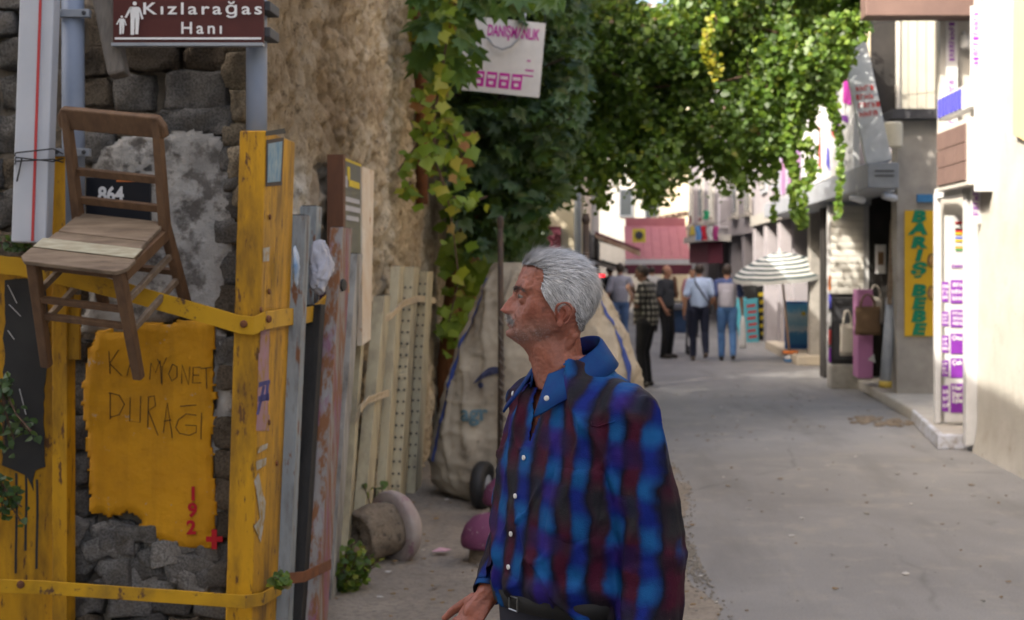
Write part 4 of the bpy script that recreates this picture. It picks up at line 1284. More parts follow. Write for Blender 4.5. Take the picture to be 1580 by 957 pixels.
leaner('cream_post', 'perforated cream steel post next to the narrow pale one', (636, 412), (618, 700), -1.42, -1.43, .30, .065, m_cpost, .0, holes=True)
leaner('cream_post', 'perforated cream steel post closest to the sack cart', (658, 419), (644, 660), -1.42, -1.43, .36, .065, m_cpost, .0, holes=True)
m_cstrap = M('cream_strap', (.50, .42, .29), (.38, .30, .2), 8, .7, .3, spots=(.2, .11, .06), sscale=20, st=(.6, .67))
ribbon('cream_strap', [(WX(588, 496, -1.40), 0), (WX(604, 486, -1.38), .01), (WX(622, 468, -1.36), .01), (WX(645, 461, -1.39), 0), (WX(672, 464, -1.42), 0)], .05, m_cstrap, 'twisted cream strap across the upper part of cream posts', .008)
ribbon('cream_strap', [(WX(548, 652, -1.40), 0), (WX(556, 632, -1.37), 0), (WX(566, 618, -1.36), .01), (WX(600, 606, -1.40), 0)], .045, m_cstrap, 'short bent cream strap halfway down the cream posts', .008)
ribbon('rusty_strap', [(WX(438, 893, -1.30), 0), (WX(470, 890, -1.25), 0), (WX(490, 880, -1.22), 0), (WX(510, 871, -1.23), 0)], .045, m_rust, 'rusty brown strap around the feet of the rusty post', .008)
p = WX(529, 440, -1.243); b = MB(); b.lathe([(.03, 0), (.028, .008), (.012, .01)], p, (1, -.3, 0), 10); b.build('bolt', m_black, rp_)

# stuffed plastic bag, sticker
bg_ = MB(); p = WX(490, 412, -1.30)
bg_.ell((0, 0, 0), (.05, .08, .105), 56, 40)
me = bg_.mesh('plastic_bag'); V = get_co(me); V += .055 * np.stack([np.abs(fbm(V + 3, 13, 4, 1)), fbm(V + 7, 13, 4, 2), fbm(V + 9, 16, 4, 3)], 1); V[:, 2] += V[:, 1] * .5; set_co(me, V); me.transform(Matrix.Translation(p))
tag(mesh_obj('plastic_bag', me, M('white_film', (.42, .42, .46), (.30, .30, .34), 9, .4, .3), None, loc=p, smooth=True), 'crumpled white plastic bag stuffed between grey and rusty posts', 'bag')
bg_ = MB(); p = WX(457, 412, -1.275); bg_.ell((0, 0, 0), (.012, .04, .085), 20, 14)
me = bg_.mesh('torn_sticker'); V = get_co(me); V += .012 * np.stack([fbm(V + 3, 25, 3, 1), fbm(V + 7, 25, 3, 2), fbm(V + 9, 25, 3, 3)], 1); set_co(me, V); me.transform(Matrix.Translation(p))
tag(mesh_obj('torn_sticker', me, M('sticker_blue', (.50, .53, .56), (.12, .24, .42), 10, .5, .2), None, loc=p, smooth=True), 'torn blue and white sticker hanging on the grey blue post', 'sticker')

# framed poster leaning on the plaster wall
pf = thing('framed_poster', 'brown framed dark poster with yellow print on the plaster wall', 'poster', WX(540, 400, -1.42))
a = WX(529, 246, -1.40); c = WX(556, 252, -1.40); zb = WX(540, 440, -1.40).z
b = MB(); b.box((-1.47, a.y, zb), (-1.405, c.y, a.z)); b.build('backing', m_dgrey, pf)
b = MB(); b.box((-1.47, a.y - .07, zb), (-1.385, a.y - .005, a.z + .02)); b.build('frame_side', M('frame_brown', (.14, .06, .03), (.1, .045, .025), 5, .6, .2, stretch=(5, 5, 1)), pf)
b = MB(); b.box((-1.402, a.y, zb), (-1.398, c.y, a.z)); b.build('print', M('poster_dark', (.10, .10, .10), (.13, .13, .07), 3, .5, .0), pf)
m_py = flat('poster_yellow', (.55, .42, .03)); m_pw = flat('poster_grey', (.42, .42, .44))
L = c.y - a.y
for (f0, f1, y0, y1, mm) in ((0, 1, 246, 249, m_py), (.22, .35, 260, 280, m_py), (.3, .9, 279, 289, m_py), (.1, .2, 275, 292, m_pw), (.12, .9, 306, 313, m_pw), (.05, .95, 319, 327, m_pw), (.15, .85, 334, 341, m_pw)):
    Ym = (a.y + c.y) / 2
    z1 = EYE - (y0 - VPY) / FPX * Ym; z0 = EYE - (y1 - VPY) / FPX * Ym
    b = MB(); b.box((-1.398, a.y + f0 * L, z0), (-1.395, a.y + f1 * L, min(z1, a.z - .002))); b.build('print_mark', mm, pf)
b = MB(); b.prism([(-1.42, c.y + .005, zb - .35), (-1.42, c.y + .30, zb - .33), (-1.42, c.y + .42, a.z + .0), (-1.42, c.y + .005, a.z)], (.03, 0, 0)); b.build('pale_board', M('pale_board', (.52, .40, .28), (.6, .55, .46), 5, .8, .3, spots=(.3, .14, .06), sscale=9), pf)

# overturned stone bollard and mushroom bollards ------------------------------------
m_boll = M('bollard_concrete', (.27, .215, .155), (.165, .13, .095), 12, .95, 1.0, 45, .025, spots=(.10, .08, .06), sscale=26, st=(.54, .62))
m_cap = M('worn_purple_cap', (.16, .045, .10), (.12, .035, .08), 6, .75, .5, 50, .004, spots=(.42, .36, .33), sscale=26, st=(.61, .65))
m_cap2 = M('bollard_rim', (.34, .30, .27), (.26, .2, .19), 7, .9, .6, 40, .006, spots=(.18, .06, .11), sscale=6, st=(.55, .65))
p = G(598, 872); ax = Vector((.70, .70, .10)).normalized()
ob = thing('overturned_bollard', 'broken concrete bollard lying on its side by the cream posts', 'bollard', (p.x, p.y, .0))
c0 = Vector((p.x - .16, p.y - .12, .178))
b = MB()
pr = [(.004, .02), (.03, .012), (.06, -.01), (.09, .0), (.115, .012), (.135, .004), (.145, .02), (.148, .05), (.150, .09), (.151, .13), (.152, .17), (.152, .2), (.15, .235)]
b.lathe(pr, c0, ax, 64)
me = b.mesh('stem'); V = get_co(me); V += .026 * np.stack([fbm(V, 9, 4, 1), fbm(V, 9, 4, 2), fbm(V, 9, 4, 3)], 1); set_co(me, V); mesh_obj('stem', me, m_boll, ob, smooth=True)
b = MB(); b.lathe([(.14, .232), (.205, .236), (.214, .25), (.212, .285), (.19, .32), (.14, .36), (.07, .385), (.005, .39)], c0, ax, 40); b.build('cap', m_cap2, ob, smooth=True)
for k, (px, py, lab) in enumerate(((757, 868, 'worn purple mushroom bollard on the footway beside the overturned one'), (784, 800, 'purple mushroom bollard beside the wheel of the sack cart'))):
    p = G(px, py, .01)
    mb_ = thing('mushroom_bollard', lab, 'bollard', (p.x, p.y, .0))
    b = MB(); b.lathe([(.13, -.03), (.125, .02), (.12, .13)], p, n=28); b.build('stem', m_boll, mb_, smooth=True)
    b = MB(); b.lathe([(.11, .105), (.165, .10), (.172, .118), (.168, .16), (.145, .22), (.10, .262), (.05, .28), (.004, .285)], p, n=32)
    me = b.mesh('cap'); V = get_co(me); V += .004 * np.stack([fbm(V, 12, 3, 1), fbm(V, 12, 3, 2), fbm(V, 12, 3, 3)], 1); set_co(me, V); mesh_obj('cap', me, m_cap, mb_, smooth=True)

# sack cart ---------------------------------------------------------------------
SY = 10.45
lev = [(405, 768, 900, .20), (430, 752, 915, .26), (470, 733, 940, .32), (520, 712, 968, .36), (570, 697, 984, .39), (620, 683, 990, .41), (670, 671, 990, .42), (715, 664, 986, .42), (745, 667, 978, .41), (765, 680, 965, .37), (780, 706, 940, .28)]
lz = np.array([EYE - (l[0] - VPY) / FPX * 10.15 for l in lev]); lx0 = np.array([(l[1] - VPX) / FPX * 10.2 for l in lev]); lx1 = np.array([(l[2] - VPX) / FPX * 10.2 for l in lev]); ldp = np.array([l[3] for l in lev])
o_ = np.argsort(lz)


def sack_pt(z, th, off=0.0):
    x0 = np.interp(z, lz[o_], lx0[o_]); x1 = np.interp(z, lz[o_], lx1[o_]); d = np.interp(z, lz[o_], ldp[o_])
    cx = (x0 + x1) / 2; a = (x1 - x0) / 2
    c, s = np.cos(th), np.sin(th)
    x = cx + (a + off) * np.sign(c) * np.abs(c) ** .7; y = SY + (d + off) * np.sign(s) * np.abs(s) ** .75
    P = np.stack([x, y, z], -1)
    sh = P.reshape(-1, 3)
    fold = .035 * fbm(sh * np.array((1.8, 1.8, .7)), 2.6, 3, 61) + .024 * np.exp(-(fbm(sh * np.array((2.0, 2.0, .5)), 3.2, 2, 63) / .16) ** 2) + .011 * np.exp(-(fbm(sh * np.array((1.2, 1.2, 1.6)), 5.5, 2, 67) / .12) ** 2) + .008 * fbm(sh, 16, 3, 65)
    nrm = np.stack([np.cos(th), np.sin(th), np.zeros_like(th)], -1).reshape(-1, 3)
    return (sh + nrm * fold[:, None]).reshape(P.shape)


nz_, nt_ = 110, 160
Z, TH = np.meshgrid(np.linspace(lz.min(), lz.max(), nz_), np.linspace(0, 2 * math.pi, nt_, endpoint=False), indexing='ij')
P = sack_pt(Z, TH).reshape(-1, 3)
P[:nt_, 2] = .03
idx = np.arange(nz_ * nt_).reshape(nz_, nt_); nxt = np.roll(idx, -1, 1)
Fq = np.stack([idx[:-1].ravel(), nxt[:-1].ravel(), nxt[1:].ravel(), idx[1:].ravel()], 1)
ct = thing('sack_cart', 'tall handcart with huge dirty white woven sack and blue stripes', 'cart', (-.55, SY, 0))
m_sack = M('woven_sack', (.42, .37, .29), (.33, .29, .225), 2.5, .85, .35, 120, .003, grime=(.17, .14, .105), gst=(.44, .7), gscale=2.2, spots=(.13, .11, .085), sscale=11, st=(.6, .72))
so = mesh_obj('sack', np_mesh('sack', P, Fq), m_sack, ct, smooth=True)
m_bstripe = M('woven_blue', (.035, .06, .22), (.05, .08, .26), 6, .85, .3, 120)
for t0, t1, za, zb_ in ((math.pi * 1.10, math.pi * 1.13, .3, 1.62), (math.pi * 1.80, math.pi * 1.83, .3, 1.66)):
    zz, tt = np.meshgrid(np.linspace(za, zb_, 60), np.linspace(t0, t1, 7), indexing='ij')
    Q = sack_pt(zz, tt, .008).reshape(-1, 3); ix = np.arange(420).reshape(60, 7)
    Fr = np.stack([ix[:-1, :-1].ravel(), ix[:-1, 1:].ravel(), ix[1:, 1:].ravel(), ix[1:, :-1].ravel()], 1)
    mesh_obj('blue_stripe', np_mesh('blue_stripe', Q, Fr), m_bstripe, so, smooth=True)
thg = np.linspace(math.pi * 1.02, math.pi * 1.98, 300)


def dense(me):
    """cut flat print fine enough to follow the cloth"""
    bx = bmesh.new(); bx.from_mesh(me); bmesh.ops.triangulate(bx, faces=bx.faces)
    for _ in range(4):
        ed = [e for e in bx.edges if e.calc_length() > .014]
        if not ed: break
        bmesh.ops.subdivide_edges(bx, edges=ed, cuts=1); bmesh.ops.triangulate(bx, faces=bx.faces)
    bx.to_mesh(me); bx.free(); return me


def sack_front(P):
    """lay flat print vertices on the front of the sack"""
    out = P.copy()
    for i, (x, y, z) in enumerate(P):
        S = sack_pt(np.full(300, z), thg, .012); k = np.argmin(np.abs(S[:, 0] - x)); out[i, 1] = S[k, 1] - .003 - (y * 0)
    return out


m_sprint = M('sack_print', (.07, .14, .18), (.12, .17, .18), 25, .9, .1); m_sprint2 = flat('sack_print_dark', (.045, .05, .10), .9)
p = W(711, 648, 10.1); me = text_mesh('agr', .155, face_mtx(p, (1, 0, .03)), ax='LEFT', ay='BOTTOM_BASELINE', bold=.005, ext=0); dense(me); set_co(me, sack_front(get_co(me))); mesh_obj('lettering', me, m_sprint, so)
b = MB(); q = []
for k in range(10):
    f = k / 9; q.append((731 + 42 * f, 591 - 20 * math.sin(f * 1.9), 1 + 5 * math.sin(f * math.pi * .8)))
top_ = [W(x, y - w, 10.1) for x, y, w in q]; bo_ = [W(x, y + w, 10.1) for x, y, w in q]
b.add(top_ + bo_, [(i, i + 1, 10 + i + 1, 10 + i) for i in range(9)])
b.lathe([(.022, 0), (.022, .0005)], W(742, 594, 10.1), (0, -1, 0), 10)
me = b.mesh('print_swoosh'); dense(me); set_co(me, sack_front(get_co(me))); mesh_obj('print_swoosh', me, m_sprint2, so)
m_pole = M('dark_iron', (.035, .028, .025), (.07, .045, .03), 12, .7, .4, 50)
b = MB(); b.tube([W(772, 335, 9.98), W(773, 560, 9.96), W(771, 770, 9.95)], .020, 10); b.cap(W(772, 338, 9.98), W(772, 352, 9.98), .024, .022); b.build('upright', m_pole, ct, smooth=True)
b = MB(); b.tube([W(904, 330, 10.25), W(904, 770, 10.2)], .022, 10); b.lathe([(.024, 0), (.03, .03), (.024, .06)], W(904, 346, 10.25), n=10); b.build('upright', m_pole, ct, smooth=True)
rr = random.Random(3); b = MB()
for k in range(16):
    z = 1.35 - k * .06; b.tube([W(771, 0, 9.97) * 0 + Vector((-.742 + rr.uniform(-.01, .01), 9.94 + rr.uniform(-.02, .02), z)), Vector((-.715 + rr.uniform(-.02, .02), 9.93, z - .05)), Vector((-.735, 9.95, z - .08))], .006, 5)
b.build('lashing_rope', m_beam, ct)
wp = W(745, 752, 9.93)
for s in (0,):
    b = MB(); b.lathe([(.11, -.04), (.155, -.045), (.17, -.02), (.17, .02), (.155, .045), (.11, .04)], (wp.x, wp.y, .175), (1, -.25, 0), 28); wh = b.build('wheel', m_black, ct, smooth=True)
    b = MB(); b.lathe([(.02, -.05), (.105, -.035), (.105, .035), (.02, .05)], (wp.x, wp.y, .175), (1, -.25, 0), 20); b.build('rim', m_grey, wh)
b = MB(); b.bar((wp.x, wp.y + .03, .175), (.2, 10.25, .175), .03, .03); b.build('axle', m_pole, ct)

# grimy bits on the ground ------------------------------------------------------------
b = MB(); rr = random.Random(9)
for k in range(420):
    if rr.random() < .55: x = rr.uniform(-1.4, .6); y = rr.uniform(6.6, 13); z = .045 if x < -.9 else .034
    else: x = rr.uniform(.3, 3.3); y = rr.uniform(6.5, 20); z = .006
    if x > .5: z = .006
    s = rr.uniform(.008, .028); a_ = rr.uniform(0, 6.28)
    p = [Vector((x + math.cos(a_ + t) * s * rr.uniform(.5, 1), y + math.sin(a_ + t) * s * rr.uniform(.5, 1), z + rr.uniform(0, .006))) for t in (0, 1.3, 2.5, 3.6, 4.9)]
    b.m = rr.choice((0, 0, 0, 1, 1, 2)); b.prism(p, (0, 0, .003))
lt = b.build('litter', [M('dry_leaf', (.15, .10, .05), (.2, .13, .06), 9), M('pebble', (.24, .22, .19), (.17, .16, .14), 9), M('paper_scrap', (.5, .48, .45), (.4, .39, .36), 9)], None)
tag(lt, 'scattered dry leaves, pebbles and paper scraps on the ground', 'litter', kind='stuff')
pp = G(680, 861); b = MB(); b.prism([pp + Vector(q) for q in ((-.05, -.02, .04), (.03, -.04, .045), (.06, .03, .042), (-.01, .05, .05))], (0, 0, .003))
tag(b.build('paper_scrap', flat('pink_paper', (.55, .32, .38)), None, loc=pp), 'pale pink paper scrap on the footway before the bollard', 'paper')
# crumbled edge of asphalt: small stones
b = MB(); rr = random.Random(19)
for k in range(900):
    y = rr.choice((rr.gauss(8.3, .35), rr.gauss(8.3, .35), rr.uniform(6.6, 13.0))); x = .55 + .06 * math.sin(y * 1.3) - abs(rr.gauss(0, .10)) + .05; s = rr.uniform(.003, .010)
    b.ell((x, y, .008), (s, s * rr.uniform(.6, 1.2), s * .6), 6, 4)
tag(b.build('edge_rubble', M('edge_gravel', (.25, .225, .19), (.17, .155, .13), 9, .95, .5), None), 'crumbled gravel along the edge of the asphalt', 'gravel', kind='stuff')
b = MB(); pp = G(1345, 651)
rr = random.Random(23)
for k in range(60):
    a_ = rr.uniform(0, 6.28); q = rr.uniform(.25, 1); s = rr.uniform(.02, .06)
    b.ell((pp.x + .36 * math.cos(a_) * q + .1, pp.y + .5 * math.sin(a_) * q, .008), (s, s * 1.4, s * .35), 7, 4)
tag(b.build('broken_patch', m_boll, None), 'patch of broken asphalt and rubble before the shop step', 'rubble', kind='stuff')

# ---------------------------------------------------------------- foliage
def leaf_template(kind):
    if kind == 'vine':
        ang = [(-90, .35), (-60, .75), (-30, .62), (5, 1.0), (40, .7), (90, 1.15), (140, .7), (175, 1.0), (210, .62), (240, .75)]
    elif kind == 'fig':
        ang = [(-90, .25), (-55, .7), (-25, .6), (8, 1.0), (28, .66), (48, 1.2), (68, .75), (90, 1.45), (112, .75), (132, 1.2), (152, .66), (172, 1.0), (205, .6), (235, .7)]
    else:
        ang = [(-90, .5), (-40, .85), (0, .85), (45, .8), (90, 1.25), (135, .8), (180, .85), (220, .85)]
    V = [(0, -.15, 0)]
    for a, r in ang:
        x, y = r * math.cos(R(a)), r * math.sin(R(a))
        V.append((x * .5, y * .5, -.10 * abs(x) + .04 * math.sin(a * .13) - .06 * max(0, y) ** 2))
    n = len(ang)
    return np.array(V), np.array([(0, 1 + i, 1 + (i + 1) % n) for i in range(n)])


TPL = {k: leaf_template(k) for k in ('vine', 'fig', 'ivy')}


def scatter(name, C, N, S, kind, mat, parent, rng, tints=None, droop=.8):
    TV, TF = TPL[kind]
    C = np.asarray(C); n = len(C)
    N = N / (np.linalg.norm(N, axis=1, keepdims=True) + 1e-9)
    t = rng.normal(size=(n, 3)) * .6; t[:, 2] -= droop
    t -= (t * N).sum(1, keepdims=True) * N; t /= np.linalg.norm(t, axis=1, keepdims=True) + 1e-9
    s = np.cross(t, N)
    V = C[:, None, :] + S[:, None, None] * (TV[None, :, 0:1] * s[:, None, :] + TV[None, :, 1:2] * t[:, None, :] + TV[None, :, 2:3] * N[:, None, :])
    k = len(TV)
    Fc = (TF[None] + (np.arange(n) * k)[:, None, None]).reshape(-1, 3)
    me = np_mesh(name, V.reshape(-1, 3), Fc)
    if tints is None: tints = rng.random(n)
    tt = np.repeat(tints, k)
    set_col(me, np.stack([tt, tt, tt], 1))
    return mesh_obj(name, me, mat, parent)


lm_vine = leaf_mat('vine_leaves', [(0, (.028, .06, .010)), (.4, (.06, .12, .015)), (.72, (.14, .22, .022)), (.93, (.26, .28, .04)), (1, (.20, .11, .08))], .35)
lm_dark = leaf_mat('fig_leaves', [(0, (.018, .048, .016)), (.6, (.032, .075, .024)), (.9, (.05, .10, .03)), (1, (.09, .14, .05))], .25)
lm_hedge = leaf_mat('dark_leaves', [(0, (.014, .035, .012)), (.7, (.025, .055, .018)), (1, (.05, .09, .025))], .25)
lm_bright = leaf_mat('trailing_leaves', [(0, (.07, .15, .02)), (.6, (.12, .21, .025)), (1, (.18, .26, .035))], .4)
lm_yellow = leaf_mat('yellowed_leaves', [(0, (.22, .26, .02)), (.6, (.34, .33, .02)), (1, (.38, .32, .03))], .4)
lm_single = [leaf_mat('single_green_leaf', [(0, (.13, .21, .02)), (.5, (.18, .27, .03)), (1, (.24, .31, .04))], .4),
             leaf_mat('single_yellow_leaf', [(0, (.30, .34, .03)), (.6, (.36, .34, .04)), (1, (.38, .30, .04))], .4),
             leaf_mat('single_red_leaf', [(0, (.24, .07, .03)), (.5, (.22, .12, .03)), (1, (.20, .20, .03))], .35)]
m_stem = M('vine_stem', (.11, .065, .045), (.07, .045, .03), 9, .85, .4)
m_bark = M('reddish_bark', (.22, .095, .045), (.13, .06, .03), 7, .9, .7, 40, .01, stretch=(6, 6, 1), spots=(.08, .04, .02))
m_bark2 = M('grey_bark', (.16, .13, .10), (.09, .075, .06), 7, .9, .7, 40, .01, stretch=(6, 6, 1))

# big vine over the street
rng = np.random.default_rng(5)
vn = thing('street_vine', 'dense green creeper hanging from wires right across the street', 'vine', (.2, 16, 2.6))
lowpx = np.array([600, 740, 770, 800, 830, 855, 880, 905, 930, 960, 985, 1005, 1020, 1045, 1080, 1100, 1125, 1150, 1175, 1190, 1205, 1225, 1250, 1280, 1300, 1320, 1345])
lowpy = np.array([330, 330, 330, 325, 318, 300, 318, 312, 322, 285, 300, 322, 318, 292, 258, 270, 292, 300, 290, 262, 225, 212, 190, 150, 120, 80, 20])
toppx = np.array([600, 850, 950, 985, 1010, 1035, 1080, 1330, 1400]); toppy = np.array([-120, -60, -30, 25, 42, 10, -60, -80, -60])


def canopy(n, y0, y1, front, rngs):
    px = rngs.uniform(690, 1335, n)
    Y = y0 + np.minimum(rngs.exponential(front, n), y1 - y0)
    lo = np.interp(px, lowpx, lowpy); hi = np.interp(px, toppx, toppy)
    f = rngs.random(n) ** .9
    py = lo + (hi - lo) * f
    Xr = (px - VPX) / FPX * 15.5; Zr = EYE - (py - VPY) / FPX * 15.5
    return np.stack([Xr * (1 + (Y - 15.5) * .02), Y, Zr + rngs.normal(0, .05, n)], 1), f


C1, f1 = canopy(84000, 14.4, 18.5, 1.1, rng)
nz_m = fbm(C1, 1.6, 3, 91)
edge_d = np.minimum(f1 * 2.2, 1)
keep = (nz_m > -.22 - .25 * edge_d) & (fbm(C1, 3.4, 2, 97) > -.30)
keep &= ~((f1 < .10) & (fbm(C1, 5, 2, 93) < .05))
C1 = C1[keep]; nz_m = nz_m[keep]
C1[:, 1] -= .35 * nz_m
N1 = rng.normal(size=C1.shape) * .55 + np.array((-.25, -.75, .55))
T1 = np.clip(rng.normal(.38, .24, len(C1)) + .35 * fbm(C1, 1.1, 2, 99) + .25 * np.clip((C1[:, 2] - 3.6) / 1.2, -.4, .8), 0, 1)  # height term puts the lit top and shaded underside into leaf colour
o = scatter('leaves', C1, N1, np.clip(rng.lognormal(-2.85, .32, len(C1)), .03, .12), 'ivy', lm_vine, vn, rng, T1); tag(o, kind='stuff')
b = MB(); rr = random.Random(2)
for k in range(26):
    y = rr.uniform(14.6, 17.5); z = rr.uniform(3.4, 5.0); x = -1.6; pts = []
    while x < 2.3:
        pts.append((x, y + rr.uniform(-.15, .15), z + rr.uniform(-.12, .12) - .12 * math.sin((x + 1.6) / 4.8 * math.pi))); x += .4
    b.tube(pts, rr.uniform(.006, .016), 5)
tag(b.build('stems', m_stem, vn), kind='stuff')
b = MB()
for y in (14.9, 16.2, 17.6):
    b.tube([(-2.2 + i * .6, y, 4.75 - .18 * math.sin(i / 10 * math.pi)) for i in range(11)], .006, 5)
b.build('wire', m_wire, vn)


def trailing(px0, y0, px1, y1, Y, n, size, mat, w=5, kind='ivy'):
    n = int(n * 1.5); a = W(px0, y0, Y); c = W(px1, y1, Y)
    pts = []
    for i in range(13):
        f = i / 12; p = a.lerp(c, f) + Vector((.04 * math.sin(f * 7 + px0), .05 * math.cos(f * 5 + px0), 0)); pts.append(p)
    b = MB(); b.tube(pts, [.006 * (1 - .6 * i / 12) for i in range(13)], 5); o = b.build('trailing_shoot', m_stem, vn)
    ff = rng.random(n); C = np.array([pts[min(11, int(f * 12))].lerp(pts[min(12, int(f * 12) + 1)], f * 12 % 1) for f in ff])
    ww = w / FPX * Y * (1.1 - .6 * ff)
    C += rng.normal(size=C.shape) * ww[:, None] * np.array((1, 1, .6))
    N = rng.normal(size=C.shape) * .5 + np.array((-.2, -.8, .4))
    scatter('leaves', C, N, rng.uniform(.55, .95, n) * size, kind, mat, o, rng)


for q in ((1183, 90, 1186, 275, 14.6, 170, .10, 11), (1150, 60, 1140, 290, 14.6, 150, .09, 9), (1196, 40, 1192, 345, 14.7, 130, .085, 5), (1226, 60, 1222, 300, 14.5, 210, .10, 8), (1215, 40, 1230, 200, 14.6, 120, .10, 10),
          (1262, 60, 1255, 200, 14.7, 130, .09, 8), (1285, 70, 1296, 335, 14.6, 170, .085, 4.5), (1275, 60, 1290, 190, 14.5, 110, .10, 7), (1310, 20, 1300, 120, 14.6, 100, .10, 9), (1010, 240, 1012, 330, 14.7, 60, .09, 8), (930, 250, 925, 318, 14.7, 60, .09, 9), (1100, 20, 1097, 90, 14.3, 60, .10, 8)):
    trailing(*q[:7], lm_bright, q[7])
for q in ((1185, 235, 1255, 218, 14.5, 90, .09, 7), (1212, 230, 1236, 352, 14.5, 110, .085, 5), (1250, 222, 1240, 350, 14.5, 110, .085, 5)):
    trailing(*q[:7], lm_bright, q[7])
trailing(1088, 25, 1098, 122, 14.15, 48, .085, lm_yellow, 4)
trailing(1103, 84, 1108, 112, 14.15, 12, .08, lm_yellow, 4)

# fig tree over the wall end
fg = thing('fig_tree', 'dark leaved fig tree leaning over the wall end beside the white placard', 'tree', (-1.15, 13.9, 0))
tp = [Vector((-1.2, 13.6, -.05)), Vector((-1.18, 13.5, .8)), Vector((-1.25, 13.4, 1.6)), Vector((-1.15, 13.2, 2.6)), Vector((-1.25, 12.9, 3.8)), Vector((-1.4, 12.6, 5.0))]
b = MB(); b.tube(tp, [.15, .13, .115, .10, .07, .04], 12)
rr = random.Random(8); tips = []
for k in range(22):
    s = tp[2].lerp(tp[5], rr.random()); e = s + Vector((rr.uniform(-.3, 1.1), rr.uniform(-1.2, .8), rr.uniform(.0, .9))); e.y = max(e.y, 12.3)
    m = s.lerp(e, .5) + Vector((0, 0, .2)); b.tube([s, m, e], [.035, .022, .008], 6); tips += [m, e]
b.build('trunk', m_bark2, fg, smooth=True)
px = rng.uniform(640, 905, 5200); py = rng.uniform(-60, 400, 5200); Y = rng.uniform(11.6, 14.3, 5200)
lim = np.interp(px, [640, 690, 720, 760, 800, 840, 870, 905], [60, 95, 380, 400, 395, 330, 290, 150])
keep = (py < lim)
keep &= ~((px > 700) & (px < 850) & (py > 30) & (py < 158) & (Y < 12.3))
px, py, Y = px[keep], py[keep], Y[keep]
C = np.stack([(px - VPX) / FPX * Y, Y, EYE - (py - VPY) / FPX * Y], 1)
keep = fbm(C, 2.2, 3, 55) > -.18
keep &= C[:, 0] > -1.50
C = C[keep]
N = rng.normal(size=C.shape) * .5 + np.array((.2, -.55, .75))
o = scatter('crown', C, N, rng.uniform(.13, .22, len(C)), 'fig', lm_dark, fg, rng); tag(o, kind='stuff')


def single_leaves(C, N, S, kind, mats, probs, parent, rng, nvar=3):
    """picked-apart leaves: each an object, meshes shared"""
    TV, TF = TPL[kind]; var = []
    for m in range(len(mats)):
        for v in range(nvar):
            V = TV.copy(); V[:, 2] += .07 * np.sin(V[:, 0] * 5 + v) * V[:, 1] - .10 * v * V[:, 0] ** 2
            V[:, :2] *= 1 + .12 * rng.normal(size=(len(V), 1)) * .6
            me = np_mesh('leaf', V, TF); set_col(me, np.full((len(V), 3), .15)); me.materials.append(mats[m]); var.append(me)
    base = wloc(parent)
    for c, nn, s in zip(C, N, S):
        m = rng.choice(len(mats), p=probs); me = var[m * nvar + rng.integers(nvar)]
        nn = Vector(nn).normalized(); t = Vector(rng.normal(size=3) * .45) + Vector((0, 0, -1)); t = (t - nn * t.dot(nn)).normalized(); sd = t.cross(nn)
        o = bpy.data.objects.new('leaf', me); link(o); o.parent = parent
        rot = Matrix(((sd.x, t.x, nn.x), (sd.y, t.y, nn.y), (sd.z, t.z, nn.z)))
        o.location = Vector(c) - base; o.rotation_euler = rot.to_euler(); o.scale = (s, s, s)


# large fig leaves in front of the placard
px = np.concatenate([rng.uniform(640, 760, 60), rng.uniform(740, 860, 26), rng.uniform(640, 740, 26)]); py = np.concatenate([rng.uniform(-20, 65, 60), rng.uniform(-25, 22, 26), rng.uniform(60, 120, 26)])
Y = rng.uniform(9.9, 11.0, len(px)); C = np.stack([(px - VPX) / FPX * Y, Y, EYE - (py - VPY) / FPX * Y], 1)
C = C[C[:, 0] > -1.44]
cp_ = C[:, 0] / C[:, 1] * FPX + VPX; cq_ = VPY - (C[:, 2] - EYE) / C[:, 1] * FPX
C = C[~((cp_ > 738) & (cq_ > 14))]
single_leaves(C, rng.normal(size=C.shape) * .4 + np.array((.1, -.7, .6)), rng.uniform(.16, .25, len(C)), 'fig', [leaf_mat('single_fig_leaf', [(0, (.035, .085, .02)), (.6, (.055, .12, .025)), (1, (.08, .15, .03))], .35)], [1.0], fg, rng)

# creeper on the wall with yellowing and reddened leaves
wv = thing('wall_creeper', 'thin creeper with yellow green and reddened leaves hanging on the plaster wall', 'vine', W(690, 300, 10.2))
paths = [[(712, -30), (690, 60), (680, 120), (668, 190), (672, 250), (690, 300)], [(668, 185), (642, 225), (615, 262), (632, 288)], [(672, 245), (705, 235), (730, 218)], [(690, 298), (720, 316), (752, 303)], [(634, 280), (618, 300), (655, 305)],
         [(690, 60), (660, 30), (640, 62)], [(690, 300), (700, 365), (708, 430), (692, 500)], [(668, 190), (690, 180), (712, 240), (700, 275)], [(680, 120), (645, 140), (650, 170)]]
Cs_, st = [], MB()
for k, pa in enumerate(paths):
    Yk = 10.1 + .15 * (k % 3)
    if k == 6: Yk = 11.0
    P3 = [W(x, y, Yk) for x, y in pa]; st.tube(P3, .007 if k else .011, 5)
    for i in range(len(pa) - 1):
        L = math.hypot(pa[i + 1][0] - pa[i][0], pa[i + 1][1] - pa[i][1]); n = int(L / (3.9 if k != 6 else 14))
        for j in range(n):
            f = rng.random(); x = pa[i][0] + (pa[i + 1][0] - pa[i][0]) * f + rng.normal(0, 9); y = pa[i][1] + (pa[i + 1][1] - pa[i][1]) * f + rng.normal(0, 8)
            Cs_.append(W(x, y, Yk + rng.uniform(-.2, .12)))
tag(st.build('stems', m_stem, wv), kind='stuff')
Cs_ = np.array([tuple(c) for c in Cs_])
Cs_ = Cs_[Cs_[:, 0] > -1.47]
single_leaves(Cs_, rng.normal(size=Cs_.shape) * .4 + np.array((.1, -.8, .45)), rng.uniform(.07, .145, len(Cs_)), 'vine', lm_single, [.58, .28, .14], wv, rng)

